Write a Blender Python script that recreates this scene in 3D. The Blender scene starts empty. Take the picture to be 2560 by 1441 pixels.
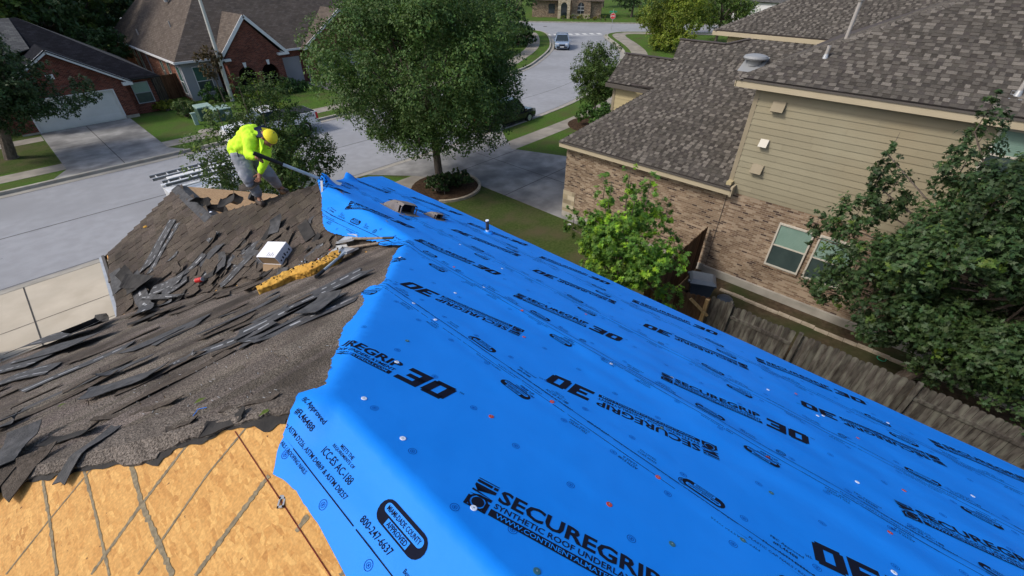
import bpy, bmesh, math, random
import numpy as np
from mathutils import Vector, Matrix, noise
from mathutils.geometry import delaunay_2d_cdt
R_ = math.radians
rnd = random.Random(7)
S = bpy.context.scene
COL = S.collection

# ---------------------------------------------------------------- camera
CAMZ, FPX, PIT, ROL, AZI = 9.5, 1108.84, .63679, .00174, -.82885
def cam_rows():
    cp, sp = math.cos(PIT), math.sin(PIT)
    f = np.array([0, cp, -sp]); r = np.array([1., 0, 0]); u = np.array([0, sp, cp])
    r2 = r*math.cos(ROL)+u*math.sin(ROL); u2 = -r*math.sin(ROL)+u*math.cos(ROL)
    ca, sa = math.cos(AZI), math.sin(AZI)
    Z = np.array([[ca, -sa, 0], [sa, ca, 0], [0, 0, 1]])
    return np.stack([Z@r2, Z@u2, Z@f])
CM = cam_rows(); CP = np.array([0, 0, CAMZ])
cd = bpy.data.cameras.new('camera'); cam = bpy.data.objects.new('camera', cd); COL.objects.link(cam)
cd.sensor_width = 36; cd.lens = FPX/2560*36; cd.clip_start = .05; cd.clip_end = 2000
mw = Matrix.Identity(4)
for i in range(3):
    mw[i][0], mw[i][1], mw[i][2], mw[i][3] = CM[0][i], CM[1][i], -CM[2][i], CP[i]
cam.matrix_world = mw
S.camera = cam

# ---------------------------------------------------------------- light
SUN_EL, SUN_AZ = 43, 300          # azimuth clockwise from +Y
w = bpy.data.worlds.new('World'); S.world = w; w.use_nodes = True
nt = w.node_tree; sk = nt.nodes.new('ShaderNodeTexSky'); sk.sky_type = 'NISHITA'; sk.sun_disc = False
sk.sun_elevation = R_(SUN_EL); sk.sun_rotation = R_(SUN_AZ); sk.air_density = 1.0; sk.dust_density = 3.0; sk.ozone_density = 1.0
nt.links.new(sk.outputs[0], nt.nodes['Background'].inputs[0]); nt.nodes['Background'].inputs[1].default_value = .148
sd = bpy.data.lights.new('sun', 'SUN'); sd.energy = 1.75; sd.angle = R_(9); sd.color = (1, .95, .87)
so = bpy.data.objects.new('sun', sd); COL.objects.link(so)
_a = R_(SUN_AZ); _d = Vector((math.sin(_a)*math.cos(R_(SUN_EL)), math.cos(_a)*math.cos(R_(SUN_EL)), math.sin(R_(SUN_EL))))
so.rotation_euler = _d.to_track_quat('Z', 'Y').to_euler(); so.location = (-20, 5, 40)
S.view_settings.view_transform = 'Standard'; S.view_settings.look = 'None'; S.view_settings.gamma = 1
S.view_settings.exposure = .32

# ---------------------------------------------------------------- measuring helpers (a pixel of the 2560 px survey photo -> a point on a real surface)
def ray(x, y): return CM.T@np.array([(x-1280)/FPX, -(y-720.5)/FPX, 1.])
def G(x, y, z=0.):
    d = ray(x, y); return CP+d*((z-CAMZ)/d[2])
def PX(x, y, X):
    d = ray(x, y); return CP+d*(X/d[0])
def PY(x, y, Y):
    d = ray(x, y); return CP+d*(Y/d[1])

# ---------------------------------------------------------------- materials
def lk(t, a, b): t.links.new(a, b)
def mat(name, c1, c2=None, scale=3., rough=.85, bump=0., bscale=60., metal=0., attr=False, spec=.3, detail=4., stretch=None, c3=None, s3=.4, coat=0, space='Object', trans=0., bdist=.01):
    m = bpy.data.materials.new(name); m.use_nodes = True; t = m.node_tree; p = t.nodes['Principled BSDF']
    p.inputs['Roughness'].default_value = rough; p.inputs['Metallic'].default_value = metal
    p.inputs['Specular IOR Level'].default_value = spec; p.inputs['Coat Weight'].default_value = coat
    tc = t.nodes.new('ShaderNodeTexCoord'); co = tc.outputs[space]
    if stretch:
        mp = t.nodes.new('ShaderNodeMapping'); mp.inputs['Scale'].default_value = stretch; lk(t, co, mp.inputs[0]); co = mp.outputs[0]
    col = None
    if c2:
        n = t.nodes.new('ShaderNodeTexNoise'); n.inputs['Scale'].default_value = scale; n.inputs['Detail'].default_value = detail; lk(t, co, n.inputs[0])
        r = t.nodes.new('ShaderNodeValToRGB'); r.color_ramp.elements[0].position = .35; r.color_ramp.elements[1].position = .65
        r.color_ramp.elements[0].color = (*c1, 1); r.color_ramp.elements[1].color = (*c2, 1); lk(t, n.outputs[0], r.inputs[0]); col = r.outputs[0]
        if c3:
            n3 = t.nodes.new('ShaderNodeTexNoise'); n3.inputs['Scale'].default_value = s3; n3.inputs['Detail'].default_value = 5; lk(t, co, n3.inputs[0])
            r3 = t.nodes.new('ShaderNodeValToRGB'); r3.color_ramp.elements[0].position = .45; r3.color_ramp.elements[1].position = .68; lk(t, n3.outputs[0], r3.inputs[0])
            mx = t.nodes.new('ShaderNodeMix'); mx.data_type = 'RGBA'; mx.inputs[7].default_value = (*c3, 1); lk(t, r3.outputs[0], mx.inputs[0]); lk(t, col, mx.inputs[6]); col = mx.outputs[2]
    else:
        rg = t.nodes.new('ShaderNodeRGB'); rg.outputs[0].default_value = (*c1, 1); col = rg.outputs[0]
    if attr:
        a = t.nodes.new('ShaderNodeAttribute'); a.attribute_name = 'shade'
        mx = t.nodes.new('ShaderNodeMix'); mx.data_type = 'RGBA'; mx.blend_type = 'MULTIPLY'; mx.inputs[0].default_value = 1
        lk(t, col, mx.inputs[6]); lk(t, a.outputs['Color'], mx.inputs[7]); col = mx.outputs[2]
    lk(t, col, p.inputs['Base Color'])
    if bump:
        n = t.nodes.new('ShaderNodeTexNoise'); n.inputs['Scale'].default_value = bscale; n.inputs['Detail'].default_value = 3; lk(t, co, n.inputs[0])
        b = t.nodes.new('ShaderNodeBump'); b.inputs['Strength'].default_value = bump; b.inputs['Distance'].default_value = bdist; lk(t, n.outputs[0], b.inputs['Height']); lk(t, b.outputs[0], p.inputs['Normal'])
    if trans:
        tr = t.nodes.new('ShaderNodeBsdfTranslucent'); lk(t, col, tr.inputs[0]); ms = t.nodes.new('ShaderNodeMixShader'); ms.inputs[0].default_value = trans
        lk(t, p.outputs[0], ms.inputs[1]); lk(t, tr.outputs[0], ms.inputs[2]); lk(t, ms.outputs[0], t.nodes['Material Output'].inputs[0])
    return m
def brick_mat(name, cols, mortar, bw=.2, bh=.075, gap=.008, noise_amt=.5, bump=.5, rough=.9):
    m = bpy.data.materials.new(name); m.use_nodes = True; t = m.node_tree; p = t.nodes['Principled BSDF']; p.inputs['Roughness'].default_value = rough; p.inputs['Specular IOR Level'].default_value = .08
    uv = t.nodes.new('ShaderNodeUVMap'); uv.uv_map = 'UVMap'
    b = t.nodes.new('ShaderNodeTexBrick'); b.inputs['Scale'].default_value = 1; b.inputs['Brick Width'].default_value = bw; b.inputs['Row Height'].default_value = bh
    b.inputs['Mortar Size'].default_value = gap; b.inputs['Color1'].default_value = (0, 0, 0, 1); b.inputs['Color2'].default_value = (1, 1, 1, 1); b.inputs['Mortar'].default_value = (.5, .5, .5, 1)
    b.inputs['Mortar Smooth'].default_value = .2
    lk(t, uv.outputs[0], b.inputs[0])
    r = t.nodes.new('ShaderNodeValToRGB'); cr = r.color_ramp; cr.interpolation = 'CONSTANT'
    for i, (pos, c) in enumerate(cols):
        e = cr.elements[i] if i < 2 else cr.elements.new(pos)
        e.position = pos; e.color = (*c, 1)
    lk(t, b.outputs['Color'], r.inputs[0])
    n = t.nodes.new('ShaderNodeTexNoise'); n.inputs['Scale'].default_value = 1.1; n.inputs['Detail'].default_value = 6; lk(t, uv.outputs[0], n.inputs[0])
    mr = t.nodes.new('ShaderNodeMapRange'); mr.inputs[1].default_value = .3; mr.inputs[2].default_value = .7; mr.inputs[3].default_value = 1-noise_amt*.5; mr.inputs[4].default_value = 1+noise_amt*.4; lk(t, n.outputs[0], mr.inputs[0])
    mx = t.nodes.new('ShaderNodeMix'); mx.data_type = 'RGBA'; mx.inputs[7].default_value = (*mortar, 1); lk(t, b.outputs['Fac'], mx.inputs[0]); lk(t, r.outputs[0], mx.inputs[6])
    m2 = t.nodes.new('ShaderNodeMix'); m2.data_type = 'RGBA'; m2.blend_type = 'MULTIPLY'; m2.inputs[0].default_value = 1; lk(t, mx.outputs[2], m2.inputs[6]); lk(t, mr.outputs[0], m2.inputs[7])
    lk(t, m2.outputs[2], p.inputs['Base Color'])
    if bump:
        bp = t.nodes.new('ShaderNodeBump'); bp.inputs['Strength'].default_value = bump; bp.inputs['Distance'].default_value = .006; bp.invert = True; lk(t, b.outputs['Fac'], bp.inputs['Height']); lk(t, bp.outputs[0], p.inputs['Normal'])
    return m
def osb_mat():
    m = bpy.data.materials.new('osb_sheathing'); m.use_nodes = True; t = m.node_tree; p = t.nodes['Principled BSDF']; p.inputs['Roughness'].default_value = .75; p.inputs['Specular IOR Level'].default_value = .25
    tc = t.nodes.new('ShaderNodeTexCoord')
    layers = []
    for k, (rot, sc) in enumerate(((.4, 62), (1.5, 54), (2.5, 70))):
        nz = t.nodes.new('ShaderNodeTexNoise'); nz.inputs['Scale'].default_value = 14; lk(t, tc.outputs['Object'], nz.inputs[0])
        ad = t.nodes.new('ShaderNodeMixRGB'); ad.blend_type = 'ADD'; ad.inputs[0].default_value = .02; lk(t, tc.outputs['Object'], ad.inputs[1]); lk(t, nz.outputs['Color'], ad.inputs[2])
        mp = t.nodes.new('ShaderNodeMapping'); mp.inputs['Rotation'].default_value = (0, 0, rot); mp.inputs['Scale'].default_value = (1, .16, .3); lk(t, ad.outputs[0], mp.inputs[0])
        v = t.nodes.new('ShaderNodeTexVoronoi'); v.inputs['Scale'].default_value = sc; v.inputs['Randomness'].default_value = 1; lk(t, mp.outputs[0], v.inputs[0])
        layers.append(v)
    # which strand orientation lies on top
    sel = t.nodes.new('ShaderNodeTexVoronoi'); sel.inputs['Scale'].default_value = 30; lk(t, tc.outputs['Object'], sel.inputs[0])
    sx = t.nodes.new('ShaderNodeSeparateColor'); lk(t, sel.outputs['Color'], sx.inputs[0])
    prev = layers[0].outputs['Color']; pd = layers[0].outputs['Distance']
    for k in (1, 2):
        g = t.nodes.new('ShaderNodeMath'); g.operation = 'GREATER_THAN'; g.inputs[1].default_value = .55; lk(t, sx.outputs[k-1], g.inputs[0])
        mx = t.nodes.new('ShaderNodeMix'); mx.data_type = 'RGBA'; lk(t, g.outputs[0], mx.inputs[0]); lk(t, prev, mx.inputs[6]); lk(t, layers[k].outputs['Color'], mx.inputs[7]); prev = mx.outputs[2]
    s2 = t.nodes.new('ShaderNodeSeparateColor'); lk(t, prev, s2.inputs[0])
    r = t.nodes.new('ShaderNodeValToRGB'); cr = r.color_ramp
    cr.elements[0].position = 0; cr.elements[0].color = (.40, .19, .052, 1); cr.elements[1].position = 1; cr.elements[1].color = (.62, .36, .118, 1)
    for ps, c in ((.08, (.475, .24, .068, 1)), (.45, (.52, .28, .085, 1)), (.75, (.54, .295, .092, 1))):
        e = cr.elements.new(ps); e.color = c
    lk(t, s2.outputs[0], r.inputs[0])
    fg = t.nodes.new('ShaderNodeTexNoise'); fg.inputs['Scale'].default_value = 90; fg.inputs['Detail'].default_value = 6; lk(t, tc.outputs['Object'], fg.inputs[0])
    mr = t.nodes.new('ShaderNodeMapRange'); mr.inputs[1].default_value = .3; mr.inputs[2].default_value = .7; mr.inputs[3].default_value = .8; mr.inputs[4].default_value = 1.15; lk(t, fg.outputs[0], mr.inputs[0])
    m2 = t.nodes.new('ShaderNodeMix'); m2.data_type = 'RGBA'; m2.blend_type = 'MULTIPLY'; m2.inputs[0].default_value = 1; lk(t, r.outputs[0], m2.inputs[6]); lk(t, mr.outputs[0], m2.inputs[7])
    # small dark pits and chips
    pt = t.nodes.new('ShaderNodeTexNoise'); pt.inputs['Scale'].default_value = 34; pt.inputs['Detail'].default_value = 4; lk(t, tc.outputs['Object'], pt.inputs[0])
    pr = t.nodes.new('ShaderNodeValToRGB'); pr.color_ramp.elements[0].position = .71; pr.color_ramp.elements[1].position = .74; lk(t, pt.outputs[0], pr.inputs[0])
    m3 = t.nodes.new('ShaderNodeMix'); m3.data_type = 'RGBA'; m3.inputs[7].default_value = (.12, .06, .025, 1); lk(t, pr.outputs[0], m3.inputs[0]); lk(t, m2.outputs[2], m3.inputs[6])
    lk(t, m3.outputs[2], p.inputs['Base Color'])
    b = t.nodes.new('ShaderNodeBump'); b.inputs['Strength'].default_value = .5; b.inputs['Distance'].default_value = .003; lk(t, s2.outputs[1], b.inputs['Height']); lk(t, b.outputs[0], p.inputs['Normal'])
    return m
def glass_mat(name, c, rough=.08):
    m = mat(name, c, rough=rough, spec=.8); return m

M = {}
M['granule'] = mat('weathered_shingle', (.066, .054, .044), (.125, .104, .087), 55, .95, .9, 160, attr=True, detail=6, c3=(.06, .051, .043), s3=1.3, spec=.1)
M['granule_big'] = mat('worn_shingle_granules', (.045, .037, .032), (.25, .215, .185), 120, .95, 1., 120, attr=True, detail=8, c3=(.06, .051, .044), s3=2.0, spec=.1)
M['shback'] = mat('shingle_backing', (.034, .035, .038), (.075, .075, .08), 14, .75, .5, 90, spec=.3, attr=True)
M['sealant'] = mat('sealant_stripe', (.17, .18, .19), (.36, .37, .39), 18, .7)
M['felt'] = mat('black_felt', (.014, .013, .013), (.035, .032, .03), 8, .8, .4, 60)
M['osb'] = osb_mat()
M['ply'] = mat('old_plywood', (.42, .25, .12), (.56, .36, .19), 9, .85, .3, 40, stretch=(6, 1, 1))
M['gap'] = mat('seam_grime', (.15, .125, .085), (.25, .205, .13), 60, .95)
M['redchalk'] = mat('red_chalk', (.11, .012, .01), (.18, .02, .02), 50, .9)
M['blue'] = mat('blue_underlayment', (.0, .212, .79), (.003, .228, .83), 3, .6, .5, 9, spec=.25, bdist=.006, detail=2)
M['ink'] = mat('black_print', (.010, .012, .024), rough=.9, spec=.03)
M['inkblue'] = mat('navy_print', (.004, .03, .24), rough=.9, spec=.03)
M['capw'] = mat('white_cap', (.72, .78, .9), rough=.4); M['capr'] = mat('red_cap', (.45, .05, .03), rough=.4); M['capg'] = mat('green_cap', (.03, .12, .16), rough=.4)
M['steel'] = mat('nail_steel', (.5, .5, .5), rough=.3, metal=1)
M['concrete'] = mat('pale_concrete', (.44, .385, .30), (.52, .46, .365), 1.1, .9, .3, 30, c3=(.42, .375, .30), s3=.3)
M['walk'] = mat('sidewalk_concrete', (.25, .225, .19), (.33, .30, .25), 1.5, .9, .3, 30, c3=(.2, .18, .15), s3=.5)
M['curb'] = mat('curb_concrete', (.27, .255, .22), (.38, .355, .31), 1.7, .9, .2, 30)
M['stained'] = mat('stained_driveway', (.20, .197, .19), (.31, .305, .295), 1.3, .9, .2, 30, c3=(.12, .118, .117), s3=.5)
M['joint'] = mat('joint_tar', (.05, .047, .045), rough=.9)
M['asphalt'] = mat('street_asphalt', (.265, .27, .285), (.30, .307, .325), 2.2, .92, .5, 70, c3=(.245, .25, .262), s3=.22, detail=8)
M['asph_gutter'] = mat('gutter_concrete', (.27, .255, .225), (.33, .31, .27), 1.3, .9)
M['paint'] = mat('road_paint', (.6, .6, .58), rough=.8)
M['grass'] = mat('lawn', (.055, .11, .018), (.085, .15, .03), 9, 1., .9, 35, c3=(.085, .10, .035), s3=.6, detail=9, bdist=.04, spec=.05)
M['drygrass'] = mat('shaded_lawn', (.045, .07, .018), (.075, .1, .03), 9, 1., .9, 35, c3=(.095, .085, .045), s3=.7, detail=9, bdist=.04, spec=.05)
M['soil'] = mat('bare_soil', (.06, .043, .028), (.1, .072, .048), 6, 1., .9, 40, c3=(.045, .055, .022), s3=.6, bdist=.03, spec=.05)
M['mulch'] = mat('mulch', (.04, .025, .016), (.085, .055, .035), 12, 1., 1., 30, bdist=.04, spec=.05)
M['edging'] = mat('edging_stone', (.32, .27, .2), (.42, .36, .28), 5, .9, .4, 20)
M['nroof'] = mat('laminated_shingle', (.085, .076, .068), (.112, .101, .09), 30, .95, .6, 120, attr=True, spec=.1)
M['nroofbase'] = mat('shingle_shadow_band', (.07, .06, .057), (.09, .078, .074), 20, .95, spec=.1)
M['nbrick'] = brick_mat('tan_brick', [(0, (.075, .05, .042)), (.08, (.19, .13, .088)), (.38, (.26, .187, .128)), (.66, (.33, .255, .182)), (.88, (.165, .112, .08))], (.30, .255, .195), .19, .068, .007)
M['rbrick'] = brick_mat('red_brick', [(0, (.10, .028, .022)), (.3, (.15, .042, .03)), (.7, (.19, .06, .042)), (.9, (.09, .03, .025))], (.2, .14, .11), .2, .07, .007)
M['obrick'] = brick_mat('mottled_red_brick', [(0, (.13, .045, .03)), (.25, (.22, .08, .05)), (.55, (.17, .058, .038)), (.85, (.38, .22, .15)), (.95, (.1, .04, .03))], (.3, .22, .17), .22, .075, .008)
M['stone'] = brick_mat('limestone', [(0, (.36, .3, .2)), (.3, (.45, .38, .27)), (.6, (.52, .45, .33)), (.85, (.3, .25, .17))], (.38, .33, .25), .45, .22, .015)
M['siding'] = mat('tan_siding', (.262, .235, .16), (.29, .262, .18), .8, .75, .15, 60, c3=(.27, .228, .148), s3=.35, attr=True)
M['siding2'] = mat('cream_siding', (.42, .35, .2), (.45, .38, .22), .8, .75)
M['trim'] = mat('tan_trim', (.40, .34, .235), (.43, .365, .255), 2, .7)
M['trimdk'] = mat('corner_trim', (.26, .22, .15), (.29, .245, .17), 2, .7)
M['gutter'] = mat('dark_drip_edge', (.09, .08, .07), rough=.6)
M['white'] = mat('white_trim', (.62, .63, .64), (.7, .7, .7), 2, .6)
M['whitedoor'] = mat('white_garage_door', (.6, .62, .6), (.68, .69, .67), .6, .55)
M['greydoor'] = mat('grey_garage_door', (.27, .27, .29), (.3, .3, .32), 1, .6)
M['greywall'] = mat('grey_panel', (.3, .31, .34), (.34, .35, .38), 1, .6)
M['blind'] = mat('window_blind', (.2, .31, .26), (.23, .34, .29), 2, .3, spec=.7)
M['screen'] = mat('insect_screen', (.035, .055, .055), (.05, .075, .072), 3, .35, spec=.6)
M['glass'] = glass_mat('dark_glass', (.02, .03, .035)); M['glassg'] = glass_mat('green_glass', (.05, .13, .11))
M['frame'] = mat('window_frame', (.52, .49, .42), rough=.5)
M['black'] = mat('black_plastic', (.012, .012, .013), rough=.5)
M['dark'] = mat('dark_interior', (.01, .008, .007), rough=.9)
M['rubber'] = mat('tyre_rubber', (.012, .012, .012), rough=.85)
M['roof2'] = brick_mat('brown_roof', [(0, (.105, .085, .07)), (.35, (.12, .098, .082)), (.7, (.135, .112, .094)), (.9, (.09, .074, .064))], (.075, .062, .053), .3, .15, .012, .3, .4)
M['roofblk'] = brick_mat('black_roof', [(0, (.008, .009, .013)), (.4, (.011, .012, .017)), (.8, (.015, .016, .022))], (.006, .006, .009), .3, .15, .012, .3, .4)
M['roofgrey'] = brick_mat('grey_roof', [(0, (.09, .09, .09)), (.4, (.11, .11, .11)), (.8, (.13, .13, .125))], (.07, .07, .07), .3, .15, .012, .3, .4)
M['fence'] = mat('weathered_fence', (.045, .039, .034), (.1, .089, .077), 5, .95, .6, 40, attr=True, stretch=(3, 3, .6), c3=(.15, .145, .12), s3=3.2, spec=.1)
M['fencebr'] = mat('brown_stained_fence', (.09, .05, .028), (.14, .085, .05), 5, .9, .5, 30, attr=True, stretch=(3, 3, .5), spec=.1)
M['newwood'] = mat('new_timber', (.36, .22, .09), (.48, .32, .15), 8, .8, .2, 40, stretch=(4, 4, .6))
M['bark'] = mat('bark', (.09, .07, .055), (.17, .14, .115), 9, .95, 1., 30, bdist=.03, stretch=(1, 1, .3))
M['leaf'] = mat('leaf_live_oak', (.068, .128, .033), rough=.6, attr=True, trans=.28, spec=.35)
M['leafd'] = mat('leaf_dark_oak', (.04, .08, .027), rough=.55, attr=True, trans=.22, spec=.35)
M['leafb'] = mat('leaf_bright', (.2, .36, .06), rough=.55, attr=True, trans=.35, spec=.35)
M['leafy'] = mat('leaf_yellow_green', (.14, .2, .035), rough=.6, attr=True, trans=.3, spec=.35)
M['galv'] = mat('galvanised_metal', (.4, .41, .42), (.5, .51, .52), 6, .45, metal=.6)
M['pvc'] = mat('painted_vent_pipe', (.33, .31, .29), rough=.6)
M['lamp'] = mat('pale_pole', (.5, .5, .46), (.56, .55, .5), 3, .6)
M['carwhite'] = mat('white_car_paint', (.68, .69, .7), rough=.25, coat=.6); M['carblue'] = mat('silver_blue_paint', (.30, .38, .5), rough=.25, metal=.3, coat=.6)
M['carblack'] = mat('black_car_paint', (.012, .015, .02), rough=.2, coat=.8); M['cargrey'] = mat('grey_car_paint', (.1, .11, .12), rough=.25, coat=.6)
M['red'] = mat('red_plastic', (.5, .02, .02), rough=.35); M['redsign'] = mat('sign_red', (.55, .03, .03), rough=.5); M['greensign'] = mat('sign_green', (.02, .3, .16), rough=.5)
M['green'] = mat('utility_green', (.05, .09, .075), (.065, .11, .09), 3, .5); M['greentop'] = mat('utility_green_lid', (.25, .36, .31), (.3, .4, .35), 3, .5)
M['foam'] = mat('yellow_foam', (.50, .27, .045), (.6, .35, .07), 10, .95, .8, 40, c3=(.45, .23, .04), s3=4)
M['foamblk'] = mat('torn_foam_edge', (.02, .015, .01), (.12, .07, .02), 30, .95)
M['card'] = mat('white_cardboard', (.66, .67, .72), (.72, .73, .77), 4, .7); M['cardin'] = mat('brown_cardboard', (.25, .17, .1), rough=.9)
M['alu'] = mat('aluminium', (.55, .56, .57), (.65, .66, .67), 10, .4, metal=.5); M['handle'] = mat('blue_grey_shovel_handle', (.3, .37, .42), (.42, .48, .52), 8, .5)
M['wood'] = mat('worn_wood', (.17, .13, .1), (.27, .22, .17), 9, .8, stretch=(1, 6, 1))
M['hivis'] = mat('hi_vis_shirt', (.50, .86, .02), (.60, .95, .04), 4, .75, .35, 12, bdist=.02)
M['jeans'] = mat('grey_trousers', (.19, .2, .24), (.27, .285, .33), 7, .9, .35, 14, bdist=.02)
M['skin'] = mat('skin', (.28, .13, .08), rough=.55); M['cap'] = mat('yellow_cap', (.75, .62, .02), (.82, .7, .03), 6, .75); M['navy'] = mat('navy_hood', (.015, .02, .06), rough=.8)
M['boot'] = mat('brown_boot', (.04, .028, .022), (.07, .05, .04), 12, .6); M['hair'] = mat('dark_hair', (.012, .009, .007), rough=.7); M['lace'] = mat('boot_laces', (.45, .4, .35), rough=.8)
M['bin'] = mat('blue_grey_bin', (.035, .05, .07), (.045, .062, .085), 3, .45); M['binlid'] = mat('bin_lid', (.10, .125, .15), (.13, .155, .18), 3, .4)
M['turq'] = mat('faded_turbine_grey', (.25, .26, .27), rough=.5)

# ---------------------------------------------------------------- mesh builder
class MB:
    def __init__(s): s.v = []; s.f = []; s.m = []; s.c = []
    def vert(s, p): s.v.append(tuple(float(a) for a in p)); return len(s.v)-1
    def face(s, pts, m=0, c=1.):
        s.f.append([s.vert(p) for p in pts]); s.m.append(m); s.c.append(c)
    def fidx(s, idx, m=0, c=1.): s.f.append(list(idx)); s.m.append(m); s.c.append(c)
    def hexa(s, P, m=0, c=1.):     # 8 points, bottom 0-3 ccw, top 4-7
        i = [s.vert(p) for p in P]
        for q in ((3, 2, 1, 0), (4, 5, 6, 7), (0, 1, 5, 4), (1, 2, 6, 5), (2, 3, 7, 6), (3, 0, 4, 7)): s.fidx([i[k] for k in q], m, c)
        return s
    def box(s, a, b, m=0, c=1., T=None):
        x0, y0, z0 = a; x1, y1, z1 = b
        P = [(x0, y0, z0), (x1, y0, z0), (x1, y1, z0), (x0, y1, z0), (x0, y0, z1), (x1, y0, z1), (x1, y1, z1), (x0, y1, z1)]
        if T is not None: P = [tuple(T@Vector(p)) for p in P]
        return s.hexa(P, m, c)
    def bar(s, p, q, w, h, m=0, c=1., up=(0, 0, 1)):
        p, q = Vector(p), Vector(q); d = (q-p).normalized(); u = Vector(up); r = d.cross(u)
        if r.length < 1e-4: r = d.cross(Vector((1, 0, 0)))
        r.normalize(); u = r.cross(d); a = r*w/2; b = u*h/2
        return s.hexa([p-a-b, p+a-b, q+a-b, q-a-b, p-a+b, p+a+b, q+a+b, q-a+b], m, c)
    def tube(s, pts, rad, n=8, m=0, c=1., cap=True):
        pts = [Vector(p) for p in pts]
        if not hasattr(rad, '__len__'): rad = [rad]*len(pts)
        rings = []; pr = None
        for i, p in enumerate(pts):
            d = (pts[min(i+1, len(pts)-1)]-pts[max(i-1, 0)]).normalized()
            if pr is None:
                a = d.cross(Vector((0, 0, 1)));
                if a.length < .05: a = d.cross(Vector((1, 0, 0)))
            else: a = pr-d*pr.dot(d)
            a.normalize(); pr = a; b = d.cross(a)
            rings.append([s.vert(p+(a*math.cos(t)+b*math.sin(t))*rad[i]) for t in [2*math.pi*k/n for k in range(n)]])
        for r0, r1 in zip(rings, rings[1:]):
            for k in range(n): s.fidx([r0[k], r0[(k+1) % n], r1[(k+1) % n], r1[k]], m, c)
        if cap: s.fidx(rings[0][::-1], m, c); s.fidx(rings[-1], m, c)
        return s
    def lathe(s, prof, base=(0, 0, 0), n=20, m=0, T=None):
        bx = Vector(base); rings = []
        for r, z in prof:
            ring = []
            for k in range(n):
                a = 2*math.pi*k/n; p = Vector((r*math.cos(a), r*math.sin(a), z))
                if T is not None: p = T@p
                ring.append(s.vert(p+bx))
            rings.append(ring)
        for r0, r1 in zip(rings, rings[1:]):
            for k in range(n): s.fidx([r0[k], r0[(k+1) % n], r1[(k+1) % n], r1[k]], m)
        s.fidx(rings[0][::-1], m); s.fidx(rings[-1], m); return s
    def prism(s, poly, z0, z1, m=0, c=1.):
        n = len(poly); A = [s.vert((x, y, z0)) for x, y in poly]; B = [s.vert((x, y, z1)) for x, y in poly]
        s.fidx(B, m, c); s.fidx(A[::-1], m, c)
        for k in range(n): s.fidx([A[k], A[(k+1) % n], B[(k+1) % n], B[k]], m, c)
        return s
    def slab(s, poly, th, m=0, c=1.):     # thicken a polygon downwards along its normal
        P = [Vector(p) for p in poly]; n = (P[1]-P[0]).cross(P[2]-P[0]).normalized()
        if n.z < 0: P = P[::-1]; n = -n
        A = [s.vert(p-n*th) for p in P]; B = [s.vert(p) for p in P]; k = len(P)
        s.fidx(B, m, c); s.fidx(A[::-1], m, c)
        for i in range(k): s.fidx([A[i], A[(i+1) % k], B[(i+1) % k], B[i]], m, c)
        return s
    def build(s, name, mats, parent=None, smooth=False, loc=None, link=True):
        me = bpy.data.meshes.new(name); me.from_pydata(s.v, [], s.f); 
        if not isinstance(mats, (list, tuple)): mats = [mats]
        for q in mats: me.materials.append(q)
        me.polygons.foreach_set('material_index', s.m)
        at = me.attributes.new('shade', 'FLOAT_COLOR', 'FACE'); arr = np.ones((len(s.f), 4), dtype=np.float32)
        for i, c in enumerate(s.c):
            arr[i, :3] = c
        at.data.foreach_set('color', arr.ravel())
        me.update(); uvs(me)
        if smooth: me.polygons.foreach_set('use_smooth', [True]*len(s.f))
        o = bpy.data.objects.new(name, me); COL.objects.link(o)
        if parent:
            o.parent = parent; q = parent; mi = Matrix.Identity(4)
            while q is not None: mi = q.matrix_basis@mi; q = q.parent
            me.transform(mi.inverted())
        if loc is not None:
            v = Vector(loc); me.transform(Matrix.Translation(-v)); o.location = v
        return o
def uvs(me):
    n = len(me.polygons)
    if not n: return
    uv = me.uv_layers.new(name='UVMap'); nl = len(me.loops)
    vi = np.empty(nl, dtype=np.int32); me.loops.foreach_get('vertex_index', vi)
    co = np.empty(len(me.vertices)*3); me.vertices.foreach_get('co', co); co = co.reshape(-1, 3)
    nm = np.empty(n*3); me.polygons.foreach_get('normal', nm); nm = nm.reshape(-1, 3)
    lt = np.empty(n, dtype=np.int32); me.polygons.foreach_get('loop_total', lt)
    N = np.repeat(nm, lt, axis=0); P = co[vi]
    t = np.stack([-N[:, 1], N[:, 0], np.zeros(nl)], 1); L = np.linalg.norm(t, axis=1); fl = L < .05
    t[fl] = (1, 0, 0); L[fl] = 1; t /= L[:, None]; b = np.cross(N, t)
    out = np.stack([(P*t).sum(1), (P*b).sum(1)], 1).astype(np.float32)
    uv.data.foreach_set('uv', out.ravel())
def tag(o, label=None, cat=None, group=None, kind=None):
    if label: o['label'] = label
    if cat: o['category'] = cat
    if group: o['group'] = group
    if kind: o['kind'] = kind
    return o
def empty(name, loc, label, cat, group=None, rz=0):
    o = bpy.data.objects.new(name, None); COL.objects.link(o); o.location = loc; o.rotation_euler = (0, 0, rz); o.empty_display_size = .2
    return tag(o, label, cat, group)
def struct(o): o['kind'] = 'structure'; return o
def adopt(child, root):
    child.parent = root
    child.matrix_parent_inverse = Matrix.Identity(4)
    child.location = Vector(child.location)-root.location
def copy_tree(o, parent=None, loc=None, rz=None, sc=None):
    c = o.copy(); COL.objects.link(c); c.parent = parent
    if loc is not None: c.location = loc
    if rz is not None: c.rotation_euler = (0, 0, rz)
    if sc is not None: c.scale = sc
    for ch in o.children: copy_tree(ch, c)
    return c
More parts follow.
